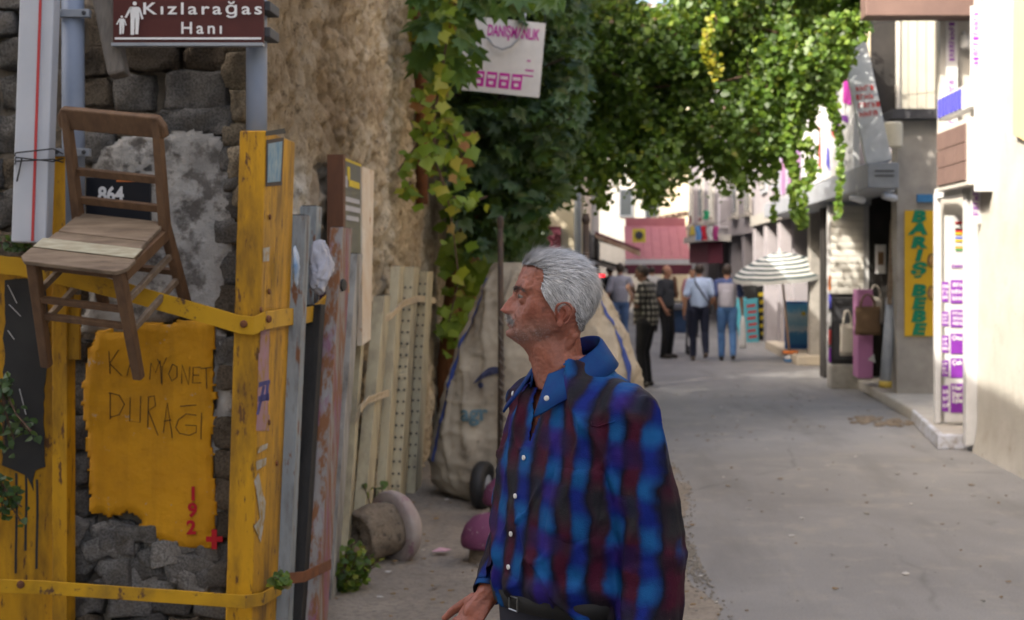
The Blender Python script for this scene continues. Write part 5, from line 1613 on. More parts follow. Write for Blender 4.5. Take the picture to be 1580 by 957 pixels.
# reddish leaning trunk behind the cart with its own few leaves
rt = thing('reddish_stump', 'reddish brown flaking tree trunk at the wall end behind the sack cart', 'tree', (-1.33, 12.9, 0))
b = MB(); pts = [Vector((-1.30, 12.6, 0)), Vector((-1.32, 12.55, .8)), W(712, 500, 12.5), W(714, 430, 12.5), W(722, 380, 12.5), W(735, 330, 12.6)]
b.tube(pts, [.20, .18, .17, .15, .12, .07], 14); me = b.mesh('trunk'); V = get_co(me); V += .03 * np.stack([fbm(V, 6, 3, 1), fbm(V, 6, 3, 2), V[:, 0] * 0], 1); set_co(me, V); mesh_obj('trunk', me, m_bark, rt, smooth=True)
px = np.concatenate([rng.normal(738, 14, 46), rng.normal(700, 14, 30), rng.normal(690, 9, 20)]); py = np.concatenate([rng.normal(425, 18, 46), rng.normal(500, 30, 30), rng.normal(385, 30, 20)])
Y = rng.uniform(11.9, 12.3, len(px)); C = np.stack([(px - VPX) / FPX * Y, Y, EYE - (py - VPY) / FPX * Y], 1)
C = C[C[:, 0] > -1.46]
single_leaves(C, rng.normal(size=C.shape) * .4 + np.array((.1, -.8, .45)), rng.uniform(.10, .17, len(C)), 'vine', lm_single[:1], [1.0], rt, rng)

# overgrown garden behind the wall end
n = 15000
C = np.stack([rng.uniform(-3.4, -.45, n), rng.uniform(14.0, 19.6, n), rng.uniform(0, 5.6, n)], 1)
C = C[(C[:, 0] < -.75 + .35 * fbm(C, 1.2, 2, 7)) & (fbm(C, 1.8, 3, 71) > -.25)]
hd = thing('garden_thicket', 'dark overgrown thicket behind the wall end below the fig tree', 'shrub', (-1.8, 16.5, 0))
o = scatter('foliage', C, rng.normal(size=C.shape) * .5 + np.array((.35, -.6, .6)), rng.uniform(.10, .18, len(C)), 'ivy', lm_hedge, hd, rng); tag(o, kind='stuff')
b = MB(); rr = random.Random(4)
for k in range(14):
    x, y = rr.uniform(-3, -1.1), rr.uniform(14.4, 19); b.tube([(x, y, -.02), (x + rr.uniform(-.2, .2), y, 1.5), (x + rr.uniform(-.4, .4), y, 3.4)], [.04, .03, .012], 6)
b.build('stem', m_bark2, hd)


def weed(name, label, base, n, spread, h, size, kind='ivy', mat=None, cat='plant'):
    base = Vector(base); r = thing(name, label, cat, base)
    b = MB(); C = []
    for k in range(max(5, n // 12)):
        e = base + Vector((rng.normal(0, spread), rng.normal(0, spread), h * rng.uniform(.4, 1)))
        m = base.lerp(e, .5) + Vector((0, 0, .1 * h)); b.tube([base, m, e], .003, 4)
        for j in range(12): C.append(base.lerp(m, j / 6) if j < 6 else m.lerp(e, (j - 5) / 6))
    b.build('stem', m_stem, r)
    C = np.array([tuple(c) for c in C]); C += rng.normal(size=C.shape) * spread * .35; C[:, 2] = np.maximum(C[:, 2], base.z + .01) if h > 0 else C[:, 2]
    o = scatter('foliage', C, rng.normal(size=C.shape) * .5 + np.array((.2, -.6, .7)), rng.uniform(.6, 1.3, len(C)) * size, kind, mat or lm_vine, r, rng); tag(o, kind='stuff')


weed('weed', 'green weed clump at the foot of the leaning posts', (W(535, 905, 7.35).x, 7.35, .03), 420, .07, .24, .045)
weed('weed', 'small weed growing behind the overturned bollard against posts', (-1.32, 8.35, .03), 160, .06, .42, .05)
weed('weed', 'tiny leafy sprig at the rusty strap', WX(440, 905, -1.27), 60, .035, .06, .04)
weed('weed', 'leafy sprig growing on top of the yellow sheet', W(28, 388, 5.66), 150, .05, .07, .026, mat=lm_dark)
weed('weed', 'narrow leaved twig hanging before the torn black poster', W(2, 590, 5.62), 150, .06, -.30, .032, mat=lm_dark)
weed('weed', 'narrow leaved twig hanging low beside the paint drips', W(2, 745, 5.62), 110, .05, -.16, .03, mat=lm_dark)

# white placard hung in the fig branches
Yp = 11.6
pc = thing('hanging_placard', 'white placard with magenta lettering hung among the fig leaves', 'sign', W(772, 140, Yp))
q = [W(705, 138, Yp), W(832, 151, Yp), W(842, 36, Yp), W(718, 24, Yp)]
b = MB(); b.prism(q, (0, .012, 0)); b.build('board', m_plainwhite, pc)
rt_ = (q[1] - q[0]).normalized(); upv = (q[3] - q[0]).normalized()
m_mg = flat('placard_magenta', (.45, .02, .30))
lettering('DANIŞMANLIK', .125, W(752, 47, Yp - .004), m_mg, pc, right=rt_, up=upv, ax='LEFT', bold=.003, fit=.425)
for k in range(4):
    c = W(739 + k * 19.4, 121 + k * 1.9, Yp - .003); b = MB(); hw, hh = .043, .063
    b.prism([c - rt_ * hw - upv * hh, c + rt_ * hw - upv * hh, c + rt_ * hw + upv * hh, c - rt_ * hw + upv * hh], (0, .004, 0)); sqo = b.build('printed_square', m_mg, pc, bevel=.006)
    for dz in (.024, -.026):
        b = MB(); cc = c + upv * dz + Vector((0, -.002, 0)); w_ = .032 if dz > 0 else .018
        for j in range(4):
            x0 = -w_ + j * w_ / 2; b.prism([cc + rt_ * x0 - upv * .014, cc + rt_ * (x0 + w_ * .36) - upv * .014, cc + rt_ * (x0 + w_ * .36) + upv * .014, cc + rt_ * x0 + upv * .014], (0, .001, 0))
        b.build('print_mark', m_ink, sqo)
for (x, y, w_) in ((816, 94, .015), (817, 109, .035), (813, 117, .05)):
    c = W(x, y, Yp - .003); b = MB(); b.prism([c - rt_ * w_ - upv * .006, c + rt_ * w_ - upv * .006, c + rt_ * w_ + upv * .006, c - rt_ * w_ + upv * .006], (0, .002, 0)); b.build('print_mark', m_mg, pc)
b = MB(); b.tube([W(811 + 0, 20, Yp - .02), W(806, 45, Yp - .03), W(800, 60, Yp - .04), W(788, 72, Yp - .04), W(775, 76, Yp - .04), W(762, 71, Yp - .04), W(752, 58, Yp - .03)], .009, 8); b.build('cord', m_grey, pc, smooth=True)
b = MB(); b.tube([W(720, 25, Yp), W(716, -60, Yp)], .004, 5); b.tube([W(840, 36, Yp), W(846, -60, Yp)], .004, 5); b.build('hanging_wire', m_wire, pc)

# ---------------------------------------------------------------- street furniture by the sunlit shops
def cloth_bag(name, label, px0, py0, px1, py1, Y, mat, depth=.10, strap=True, smat=None):
    a = W(px0, py1, Y); c = W(px1, py0, Y); w = c.x - a.x; h = c.z - a.z
    r = thing(name, label, 'bag', ((a.x + c.x) / 2, Y, a.z))
    b = MB(); n = 9; V = []; F_ = []
    for k in range(7):
        f = k / 6
        for i in range(16):
            t = 2 * math.pi * i / 16; sx = math.copysign(abs(math.cos(t)) ** .5, math.cos(t)); sy = math.copysign(abs(math.sin(t)) ** .8, math.sin(t))
            V.append(((a.x + c.x) / 2 + sx * w / 2 * (1 - .06 * f + .03 * math.sin(f * 9)), Y + sy * depth / 2 * (1 - .75 * f), a.z + h * f))
    b.add(V, [(k * 16 + i, k * 16 + (i + 1) % 16, (k + 1) * 16 + (i + 1) % 16, (k + 1) * 16 + i) for k in range(6) for i in range(16)] + [tuple(range(15, -1, -1)), tuple(96 + i for i in range(16))])
    b.build('body', mat, r, smooth=True)
    if strap:
        for dy in (-.02, .02):
            b = MB(); P = [Vector(((a.x + c.x) / 2 + w * .28 * math.cos(t), Y + dy, c.z - .01 + h * .45 * math.sin(t))) for t in np.linspace(0, math.pi, 9)]
            b.tube(P, .010, 6); b.build('handle', smat or mat, r)
    return r


m_tote = M('canvas', (.55, .51, .44), (.47, .43, .37), 6, .9, .3, 90)
m_bbag = M('brown_felt', (.16, .10, .055), (.13, .08, .045), 6, .9, .3, 90)
m_pinkb = M('mauve_board', (.46, .19, .36), (.38, .16, .3), 3, .7, .1)
cab = thing('black_cabinet', 'black display cabinet on a concrete block under the roller shutter', 'cabinet', (3.3, 19.75, 0))
b = MB(); b.box((3.10, 19.62, 0), (3.54, 19.97, .34)); b.build('block', m_concrete, cab, bevel=.02)
b = MB(); b.box((3.12, 19.66, .34), (3.52, 19.96, 1.26)); b.build('case', m_black, cab, bevel=.008)
b = MB(); b.box((3.15, 19.645, .40), (3.49, 19.659, 1.22)); b.build('panel', m_dgrey, cab)
for k in range(5):
    z = .36 + k * .25; b = MB(); b.box((3.085, 19.66, z), (3.115, 19.72, z + .2)); mm = [m_purple, m_redprint, m_plainwhite, m_blueprint, m_orange][k]
    solo('hanging_packet', b, mm, ('purple', 'red', 'white', 'blue', 'orange')[k] + ' merchandise packet hung on the edge of the black cabinet', 'packet', (3.1, 19.7, z), bevel=.006)
cloth_bag('tote_bag', 'slim beige canvas tote bag hung on the black cabinet', 1296, 500, 1319, 549, 19.55, m_tote, .08)
cloth_bag('tote_bag', 'brown felt tote bag hung before the mauve board', 1319, 473, 1359, 517, 18.2, m_bbag, .12)
cloth_bag('tote_bag', 'pale canvas tote bag hung behind the brown one', 1337, 458, 1364, 500, 18.7, m_tote, .10)
b = MB(); a = W(1322, 583, 18.5); c = W(1346, 447, 18.5); b.prism([(a.x, 18.4, a.z), (a.x + .02, 18.9, a.z), (a.x + .21, 18.5, a.z), (a.x + .19, 18.4, a.z)], (0, 0, c.z - a.z))
mv = solo('mauve_board', b, m_pinkb, 'tall mauve display board standing in the dark shop doorway', 'board', (a.x + .1, 18.5, .13), bevel=.004)
b = MB(); p = W(1345, 553, 18.35); b.prism([p + Vector((-.05, 0, -.02)), p + Vector((.05, 0, -.06)), p + Vector((.03, 0, .06))], (0, .003, 0)); b.build('white_mark', m_plainwhite, mv)
b = MB(); p = W(1369, 596, 17.6); pb = thing('leaning_pipe', 'thick grey pipe with yellow foot leaning by the pier', 'pipe', p)
b.tube([W(1366, 590, 17.6), W(1376, 460, 17.8)], .07, 14); b.build('shaft', m_grey, pb, smooth=True)
b = MB(); b.tube([W(1366, 598, 17.6), W(1366.5, 588, 17.6)], .082, 14); b.build('foot', flat('pipe_yellow', (.45, .32, .06)), pb, smooth=True)
b = MB(); b.bar(W(1378, 340, 17.9), W(1372, 470, 17.7), .06, .03, up=(0, 1, 0)); solo('wooden_lath', b, m_wood_s, 'upright wooden lath leaning in the doorway above the pipe', 'lath', W(1372, 470, 17.7))
p = W(1358, 400, 19.8); b = MB(); b.box((p.x - .07, 19.75, p.z - .2), (p.x + .07, 19.78, p.z + .2)); nt = solo('door_notice', b, m_plainwhite, 'small paper notice pinned inside the dark doorway', 'notice', p)
b = MB(); b.box((p.x - .04, 19.742, p.z - .08), (p.x + .04, 19.748, p.z + .1)); b.build('print', m_bbag, nt)

# striped umbrella in a bucket --------------------------------------------------
ub = G(1219, 559)
um = thing('striped_umbrella', 'black and white striped parasol on wooden pole by shop plinth', 'umbrella', (ub.x, ub.y, 0))
apex = W(1203, 389, ub.y)
rim_n = 8; ring = [(0, 0), (.16, .03), (.32, .075), (.46, .125), (.59, .185), (.70, .25), (.79, .315), (.86, .385)]
tilt = Matrix.Rotation(R(-5), 4, 'Y') @ Matrix.Rotation(R(6), 4, 'X')


def rib_pt(r, h, a):
    seg = (a / (2 * math.pi) * rim_n) % 1
    sag = .06 * r * math.sin(seg * math.pi)
    return apex + tilt @ Vector(((r - sag * .9) * math.cos(a), (r - sag * .9) * math.sin(a), -h - sag * .35))


stripes = []
fine = []
for i in range(len(ring) - 1):
    for k in range(2): fine.append(((ring[i][0] * (2 - k) + ring[i + 1][0] * k) / 2, (ring[i][1] * (2 - k) + ring[i + 1][1] * k) / 2))
fine.append(ring[-1])
for i in range(len(fine) - 1):
    stripes.append(MB())
    for k in range(64):
        a0 = 2 * math.pi * k / 64; a1 = 2 * math.pi * (k + 1) / 64
        q = [rib_pt(*fine[i], a0), rib_pt(*fine[i], a1), rib_pt(*fine[i + 1], a1), rib_pt(*fine[i + 1], a0)]
        stripes[i].add(q, [(0, 1, 2, 3)])
m_uw = M('umbrella_white', (.44, .45, .43), (.38, .39, .37), 5, .8, .1); m_ub = M('umbrella_black', (.025, .045, .05), (.02, .035, .04), 5, .8, .1)
for i, sb2 in enumerate(stripes): sb2.build(('white_stripe', 'dark_stripe')[i % 2], (m_uw, m_ub)[i % 2], um, smooth=True)
vl = MB()
for k in range(64):
    a0 = 2 * math.pi * k / 64; a1 = 2 * math.pi * (k + 1) / 64; p0 = rib_pt(*ring[-1], a0); p1 = rib_pt(*ring[-1], a1)
    vl.add([p0, p1, p1 + Vector((0, 0, -.07)), p0 + Vector((0, 0, -.07))], [(0, 1, 2, 3)])
vl.build('valance', m_uw, um)
for k in range(rim_n):
    a = 2 * math.pi * k / rim_n; b = MB(); b.tube([rib_pt(r, h + .01, a) for r, h in ring], .006, 5); b.build('rib', m_grey, um)
b = MB(); b.tube([Vector((ub.x, ub.y, .05)), apex + Vector((0, 0, .02))], .021, 10); b.build('pole', M('pole_wood', (.52, .36, .26), (.45, .3, .2), 5, .6, .2, stretch=(5, 5, 1)), um, smooth=True)
b = MB(); b.cap(apex + Vector((0, 0, .0)), apex + Vector((0, 0, .05)), .022, .016); b.build('finial', m_plainwhite, um, smooth=True)
bk = thing('paint_bucket', 'orange rimmed paint bucket holding the striped parasol pole', 'bucket', (ub.x, ub.y, 0))
b = MB(); b.lathe([(.10, 0), (.125, .15)], ub, n=24); b.build('body', M('bucket_print', (.30, .33, .38), (.55, .5, .45), 6, .5, .1), bk, smooth=True)
b = MB(); b.lathe([(.126, .15), (.14, .152), (.14, .20), (.128, .205), (.12, .16)], ub, n=24, cap=False); b.build('rim', m_orange, bk, smooth=True)
b = MB(); b.lathe([(.103, .008), (.113, .06)], ub, n=24, cap=False); b.build('blue_band', flat('bucket_blue', (.05, .16, .36)), bk, smooth=True)
b = MB(); b.lathe([(.001, .15), (.122, .15)], ub, n=16); b.build('filling', m_concrete, bk)

# posters and boards on the pavement ---------------------------------------------
Yq = 26.2
ps = thing('blue_poster_stand', 'blue sea picture poster stand on the shop plinth', 'poster stand', W(1233, 528, Yq))
a = W(1211, 526, Yq); c = W(1254, 465, Yq)
b = MB(); b.box((a.x, Yq, .16), (c.x, Yq + .06, c.z)); b.build('frame', flat('poster_frame', (.03, .12, .36)), ps, bevel=.006)


def sea():
    t = NT('sea_print'); co = t.tc.outputs['Generated']
    sp = t.n('SeparateXYZ', {0: co}); h = t.math('ADD', sp.outputs[2], t.math('MULTIPLY', t.math('SUBTRACT', t.noise(7, 5, co), .5), .35))
    col = t.ramp(h, [(0, (.04, .18, .42)), (.28, (.07, .28, .52)), (.36, (.55, .62, .66)), (.5, (.22, .45, .60)), (.72, (.48, .62, .68)), (.86, (.12, .38, .62)), (1, (.08, .30, .55))])
    return t.done(col, .4)


b = MB(); b.box((a.x + .03, Yq - .012, .24), (c.x - .03, Yq - .003, c.z - .04)); b.build('print', sea(), ps)
p = W(1240, 484, Yq - .016); b = MB(); b.lathe([(.04, 0), (.035, .003)], p, (0, -1, 0), 12); b.build('sun_mark', m_py, ps)
for k, (px, py, w, h, Y, lean, cols, lab) in enumerate(((1160, 528, 22, 70, 27.5, -.10, 'cyan', 'cyan sandwich board with red printed lines on the pavement'), (1180, 525, 24, 88, 28.3, -.12, 'black', 'black sandwich board with yellow printed panels beside the cyan one'))):
    g = G(px, py); s = Y / FPX; Y = g.y
    r = thing('sandwich_board', lab, 'sign', g)
    w *= Y / FPX; h *= Y / FPX
    mtx = Matrix.Translation(g) @ Matrix.Rotation(R(18), 4, 'Z') @ Matrix.Rotation(lean, 4, 'Y')
    for sgn in (1, -1):
        b = MB(); mm = mtx @ Matrix.Translation((0, .14, 0)) @ Matrix.Rotation(sgn * R(9), 4, 'X') @ Matrix.Translation((0, -sgn * .16, 0))
        b.box((-w / 2, -.012, 0), (w / 2, .012, h), mm); b.build('panel', flat('board_' + cols, (.10, .40, .48) if cols == 'cyan' else (.02, .02, .02)), r, bevel=.004)
    b = MB()
    mm = mtx @ Matrix.Translation((0, .14, 0)) @ Matrix.Rotation(R(9), 4, 'X') @ Matrix.Translation((0, -.16, 0))
    for j in range(6):
        z = h * (.12 + .14 * j); b.box((-w * (.36 if j % 2 else .28), -.016, z), (w * (.3 if j % 2 else .38), -.0125, z + h * .06), mm)
    b.build('print_mark', m_redprint if cols == 'cyan' else m_py, r)

# hanging flags and washing far down the street -----------------------------------
fl = [((.10, .25, .5), 1078), ((.45, .02, .04), 1086), ((.5, .5, .5), 1096), ((.35, .05, .2), 1104), ((.55, .45, .1), 1070), ((.02, .25, .12), 1090)]
for k, (c, px) in enumerate(fl):
    Y = 38 + k * .1; y0 = 349 if k != 5 else 325; a = W(px - 5, y0 + (22 if k < 4 else 14), Y); d = W(px + 4, y0, Y)
    V = []; n = 6
    for i in range(n):
        for j in range(n):
            f, g_ = i / (n - 1), j / (n - 1); V.append((a.x + (d.x - a.x) * f + .02 * math.sin(g_ * 5 + k), Y + .05 * math.sin(f * 7 + g_ * 3 + k), a.z + (d.z - a.z) * g_))
    b = MB(); b.add(V, [(i * n + j, (i + 1) * n + j, (i + 1) * n + j + 1, i * n + j + 1) for i in range(n - 1) for j in range(n - 1)])
    solo('hanging_flag', b, flat('flag_cloth_%d' % k, c, .8), ('blue', 'crimson', 'pale grey', 'wine red', 'mustard', 'dark green')[k] + ' cloth flag hung over the street before the lilac building', 'flag', (a.x, Y, a.z), 'flags hung across the far street', solid=.004)
b = MB(); b.tube([W(1060, 345, 38.2), W(1090, 350, 38.3), W(1120, 340, 38.4)], .008, 5); solo('flag_line', b, m_wire, 'thin line carrying the cloth flags over the far street', 'line', W(1060, 345, 38.2))
b = MB(); a = W(1108, 352, 39); c = W(1134, 306, 39); b.box((a.x, 39, a.z), (c.x, 39.1, c.z)); wb = solo('white_panel_sign', b, M('grey_white_panel', (.50, .48, .52), (.45, .43, .47), 3, .6, .1), 'blank pale panel sign on the lilac building above the flags', 'sign', (a.x, 39, a.z), bevel=.01)
b = MB(); b.box((a.x + .05, 38.985, a.z + .05), (c.x - .05, 38.997, c.z - .05)); b.build('face', m_lilac, wb)

# ---------------------------------------------------------------- the man in the plaid shirt
MY = 3.10
PXM = FPX / MY
mx_ = lambda px: (px - VPX) / PXM
mz_ = lambda py: EYE - (py - VPY) / PXM
LA = R(36)
Dv = Vector((-math.cos(LA), -math.sin(LA), 0)); Lv = Vector((math.sin(LA), -math.cos(LA), 0))
man = thing('person', 'grey haired man with moustache in blue and purple plaid shirt, seen in profile', 'person', (mx_(885), MY, 0))

# head ------------------------------------------------------------------
HL = np.array([  # py, front px, back px, half width
    (389, 846, 866, .012), (391, 835, 876, .026), (395, 824, 886, .040), (401, 815, 896, .052), (409, 808, 905, .062), (419, 803, 913, .069), (430, 798.5, 919, .0735), (438, 795.5, 922, .0755),
    (444, 793.5, 923, .076), (449, 795, 923, .0755), (455, 798, 922.5, .075), (463, 798, 921, .074), (472, 796, 918, .0725), (480, 793, 914, .071), (486, 789.5, 910, .069), (490, 788, 907, .0675),
    (494, 787, 904, .066), (497, 786.5, 902, .065), (500.5, 786, 900, .064), (505, 785, 898, .062), (509, 783.5, 897, .060), (513, 782, 896, .057), (518, 783, 895.5, .0545), (523, 788, 895.5, .0525),
    (529, 797, 896, .0525), (536, 806, 897, .054), (544, 813, 898, .056), (556, 818, 901, .058), (570, 821, 906, .060), (585, 824, 914, .064), (600, 828, 924, .07)])
npy = 230
pys = np.linspace(389, 600, npy)


def smooth_interp(x, xp, fp):
    xs = np.linspace(xp[0], xp[-1], 1200); y = np.interp(xs, xp, fp); k = np.hanning(9); k /= k.sum()
    yp_ = np.convolve(np.pad(y, 4, mode='edge'), k, 'valid'); return np.interp(x, xs, yp_)


fr = smooth_interp(pys, HL[:, 0], HL[:, 1]); bk_ = smooth_interp(pys, HL[:, 0], HL[:, 2]); hw = smooth_interp(pys, HL[:, 0], HL[:, 3])
nth = 220
th = np.linspace(0, 2 * math.pi, nth, endpoint=False)
PYg, THg = np.meshgrid(pys, th, indexing='ij')
FRg = np.repeat(fr[:, None], nth, 1); BKg = np.repeat(bk_[:, None], nth, 1); HWg = np.repeat(hw[:, None], nth, 1)
c_, s_ = np.cos(THg), np.sin(THg)
neck = np.clip((PYg - 520) / 30, 0, 1)
ex = .86 + .14 * neck
kf = .22 + .16 * np.clip((PYg - 470) / 40, 0, 1) - .30 * neck
xpx = (FRg + BKg) / 2 - (BKg - FRg) / 2 * np.sign(c_) * np.abs(c_) ** ex
yl = HWg * np.sign(s_) * np.abs(s_) ** ex * (1 - np.clip(kf, 0, 1) * np.clip(c_, 0, 1) ** 1.5 - .10 * np.clip(-c_, 0, 1) ** 2)
# keep the jaw narrow: the neck is set behind the chin
Nn = np.interp(PYg, [444, 450, 456, 462, 468, 473, 477, 480, 483, 486, 489], [0, 3.5, 9, 14, 18, 21, 22, 21, 15, 7, 0])
Sg = np.interp(PYg, [444, 455, 466, 474, 480, 488], [.009, .008, .0095, .0125, .0145, .013])
front = np.clip(c_ * 2.2, 0, 1)
xpx = xpx - Nn * np.exp(-(yl / Sg) ** 2) * front
Ln = np.interp(PYg, [488, 491, 493.5, 495.5, 497.2, 499, 501, 503.5, 506, 509, 513, 517, 521], [0, 2.0, 5.0, 4.0, -2.5, 2.5, 4.5, 2.0, -2.0, 0, 2.6, 2.0, 0])
Ls = np.interp(PYg, [490, 497, 504, 512], [.017, .020, .018, .015])
xpx = xpx - Ln * np.exp(-(yl / Ls) ** 2) * front
P = np.stack([mx_(xpx), MY + yl, mz_(PYg)], -1)
ctr = np.stack([mx_((FRg + BKg) / 2), np.full_like(yl, MY), mz_(PYg)], -1)
nrm = P - ctr; nrm[..., 2] *= .3; nrm /= np.linalg.norm(nrm, axis=-1, keepdims=True) + 1e-9


def feat(px, py, l, r, amt, stretch=(1, 1, 1)):
    """bump (m) on both sides of the face, around a photo point at lateral offset l"""
    for sg in ((-1, 1) if l else (1,)):
        c = np.array((mx_(px), MY + sg * l, mz_(py)))
        d = (P - c) / np.array(stretch)
        P[...] = P + nrm * (amt * np.exp(-(d ** 2).sum(-1) / r ** 2))[..., None]


def groove(pts, r, amt):
    for sg in (-1, 1):
        best = np.full(P.shape[:2], 9.0)
        for a, b_ in zip(pts[:-1], pts[1:]):
            A = np.array((mx_(a[0]), MY + sg * a[2], mz_(a[1]))); B_ = np.array((mx_(b_[0]), MY + sg * b_[2], mz_(b_[1]))); d = B_ - A
            t = np.clip(((P - A) @ d) / (d @ d), 0, 1)
            best = np.minimum(best, np.linalg.norm(P - A - t[..., None] * d, axis=-1))
        P[...] = P - nrm * (amt * np.exp(-(best / r) ** 2))[..., None]


feat(803, 455, .034, .0160, -.0125); feat(797, 445, .030, .011, .0045, (1, 1.6, .7)); feat(812, 445, .045, .010, .003)
feat(822, 472, .060, .018, .0055); feat(819, 496, .053, .018, -.0060); feat(862, 508, .056, .02, .004); feat(826, 431, .066, .022, -.0035)
feat(784, 481, .0145, .0065, .004); feat(786, 515, 0, .014, .002); feat(800, 468, .034, .010, .002)
feat(836, 520, .05, .018, -.003)
groove([(798, 533, .030), (815, 531, .045), (835, 526, .053), (858, 514, .058)], .006, .0045)
groove([(787, 483, .019), (794, 489, .027), (801, 498, .032), (803, 509, .031)], .0040, .0046)
groove([(785, 496.8, 0), (790, 496.8, .014), (794, 498.5, .022)], .0028, .0034)
groove([(797, 462, .024), (806, 467, .036), (816, 467, .046)], .0035, .0032)
groove([(817, 456, .050), (828, 452, .060)], .0028, .0024); groove([(817, 459, .050), (829, 464, .060)], .0028, .0024)
groove([(797, 430, .0), (800, 430, .03), (812, 433, .052)], .0028, .0022); groove([(799, 421, .0), (803, 422, .03), (815, 425, .05)], .0028, .0018)
groove([(812, 505, .046), (822, 516, .050)], .004, .0032); groove([(826, 500, .058), (830, 515, .056)], .004, .0028)
hm = MB()
V = [tuple(p) for p in P.reshape(-1, 3)]
ix = np.arange(npy * nth).reshape(npy, nth); nx_ = np.roll(ix, -1, 1)
Fh = [tuple(q) for q in np.stack([ix[:-1].ravel(), ix[1:].ravel(), nx_[1:].ravel(), nx_[:-1].ravel()], 1)]
Fh += [tuple(ix[0]), tuple(ix[-1][::-1])]
hm.add(V, Fh)
HeadP = P.copy(); HeadN = nrm.copy()


def fpt(px, py, l): return Vector((mx_(px), MY + l, mz_(py)))


for sg in (-1, 1):
    # eyelids: two skin shells over the eyeball leave a narrow slit
    ec = fpt(809.5, 456.6, sg * .0325)
    hm.ell(ec + Vector((.0004, 0, .0062)), (.0128, .0128, .0112), 20, 14); hm.ell(ec + Vector((.0004, 0, -.0074)), (.0124, .0126, .0104), 20, 14)
    for pts, r in (([(799, 456, .021), (801.5, 453, .029), (806, 452.8, .036), (812, 456, .043)], .0030), ([(799.5, 457.5, .021), (803, 460.5, .029), (808, 460.5, .037), (812.5, 457, .043)], .0028)):
        q = [fpt(x, y, sg * l) for x, y, l in pts]
        for a, b_ in zip(q[:-1], q[1:]): hm.cap(a, b_, r, r, 8)
    # ear: back plate, helix rim, antihelix, lobe
    e0 = sg * .0735
    hm.ell(fpt(871, 483, e0 + sg * .001), (.0165, .0045, .025), 16, 12, Matrix.Rotation(R(10), 3, 'Y') @ Matrix.Rotation(sg * R(14), 3, 'Z'))
    hel = [(861, 482, .004), (860, 474, .008), (864, 467.5, .012), (872, 465, .0155), (880, 467, .018), (885, 474, .0185), (885, 482, .017), (881, 490, .014), (875, 497, .010)]
    q = [fpt(x, y, e0 + sg * (l * 1.15 + .004)) for x, y, l in hel]
    for a, b_ in zip(q[:-1], q[1:]): hm.cap(a, b_, .0038, .0038, 8)
    anti = [(871, 471, .011), (876, 477, .0125), (876, 485, .012), (871, 491, .009)]
    q = [fpt(x, y, e0 + sg * l) for x, y, l in anti]
    for a, b_ in zip(q[:-1], q[1:]): hm.cap(a, b_, .0036, .0036, 8)
    hm.cap(fpt(860, 486, e0 + sg * .004), fpt(859, 482, e0 + sg * .004), .0042, .0042, 8)
    hm.ell(fpt(866, 498, e0 + sg * .005), (.0095, .005, .0085), 12, 10)
    # sternomastoid and collar bones
    hm.cap(fpt(886, 516, sg * .040), fpt(838, 592, sg * .026), .012, .011)
# Adam's apple
hm.ell(fpt(822, 552, 0), (.010, .010, .014), 12, 10)

# torso, arms, hands, legs ------------------------------------------------------
TL = np.array([  # z, centre px, half width a, half depth b
    (.90, 880, .170, .125), (.98, 878, .172, .130), (1.02, 879, .180, .143), (1.10, 881, .186, .146), (1.20, 888, .190, .138), (1.30, 894, .193, .128), (1.38, 899, .190, .114), (1.43, 899, .155, .098), (1.46, 896, .108, .082), (1.49, 890, .074, .066), (1.52, 884, .058, .056)])


def torso_pt(z, phi, off=0.0, p=.86):
    """phi from the front of the chest, positive towards the left (near) side"""
    cx = mx_(np.interp(z, TL[:, 0], TL[:, 1])); a = np.interp(z, TL[:, 0], TL[:, 2]) + off; b_ = np.interp(z, TL[:, 0], TL[:, 3]) + off
    c, s = np.cos(phi), np.sin(phi)
    l = a * np.sign(s) * np.abs(s) ** p; d = b_ * np.sign(c) * np.abs(c) ** p
    return np.stack([cx + Dv.x * d + Lv.x * l, MY + .0 + Dv.y * d + Lv.y * l, z + 0 * c], -1)


def torso_loft(mb, z0, z1, off, n=60, m=80):
    Z, PH = np.meshgrid(np.linspace(z0, z1, n), np.linspace(0, 2 * math.pi, m, endpoint=False), indexing='ij')
    Q = torso_pt(Z, PH, off).reshape(-1, 3); i = np.arange(n * m).reshape(n, m); j = np.roll(i, -1, 1)
    F_ = [tuple(q) for q in np.stack([i[:-1].ravel(), j[:-1].ravel(), j[1:].ravel(), i[1:].ravel()], 1)] + [tuple(i[0][::-1]), tuple(i[-1])]
    mb.add([tuple(q) for q in Q], F_)


def tc(z): return Vector((mx_(float(np.interp(z, TL[:, 0], TL[:, 1]))), MY, z))


ShN = tc(1.40) + Lv * .165; ElN = Vector((.095, 2.93, 1.115)); WrN = Vector((.085, 2.88, .865))
ShF = tc(1.40) - Lv * .165; ElF = Vector((-.205, 3.30, 1.10)); WrF = Vector((-.262, 3.17, .985))


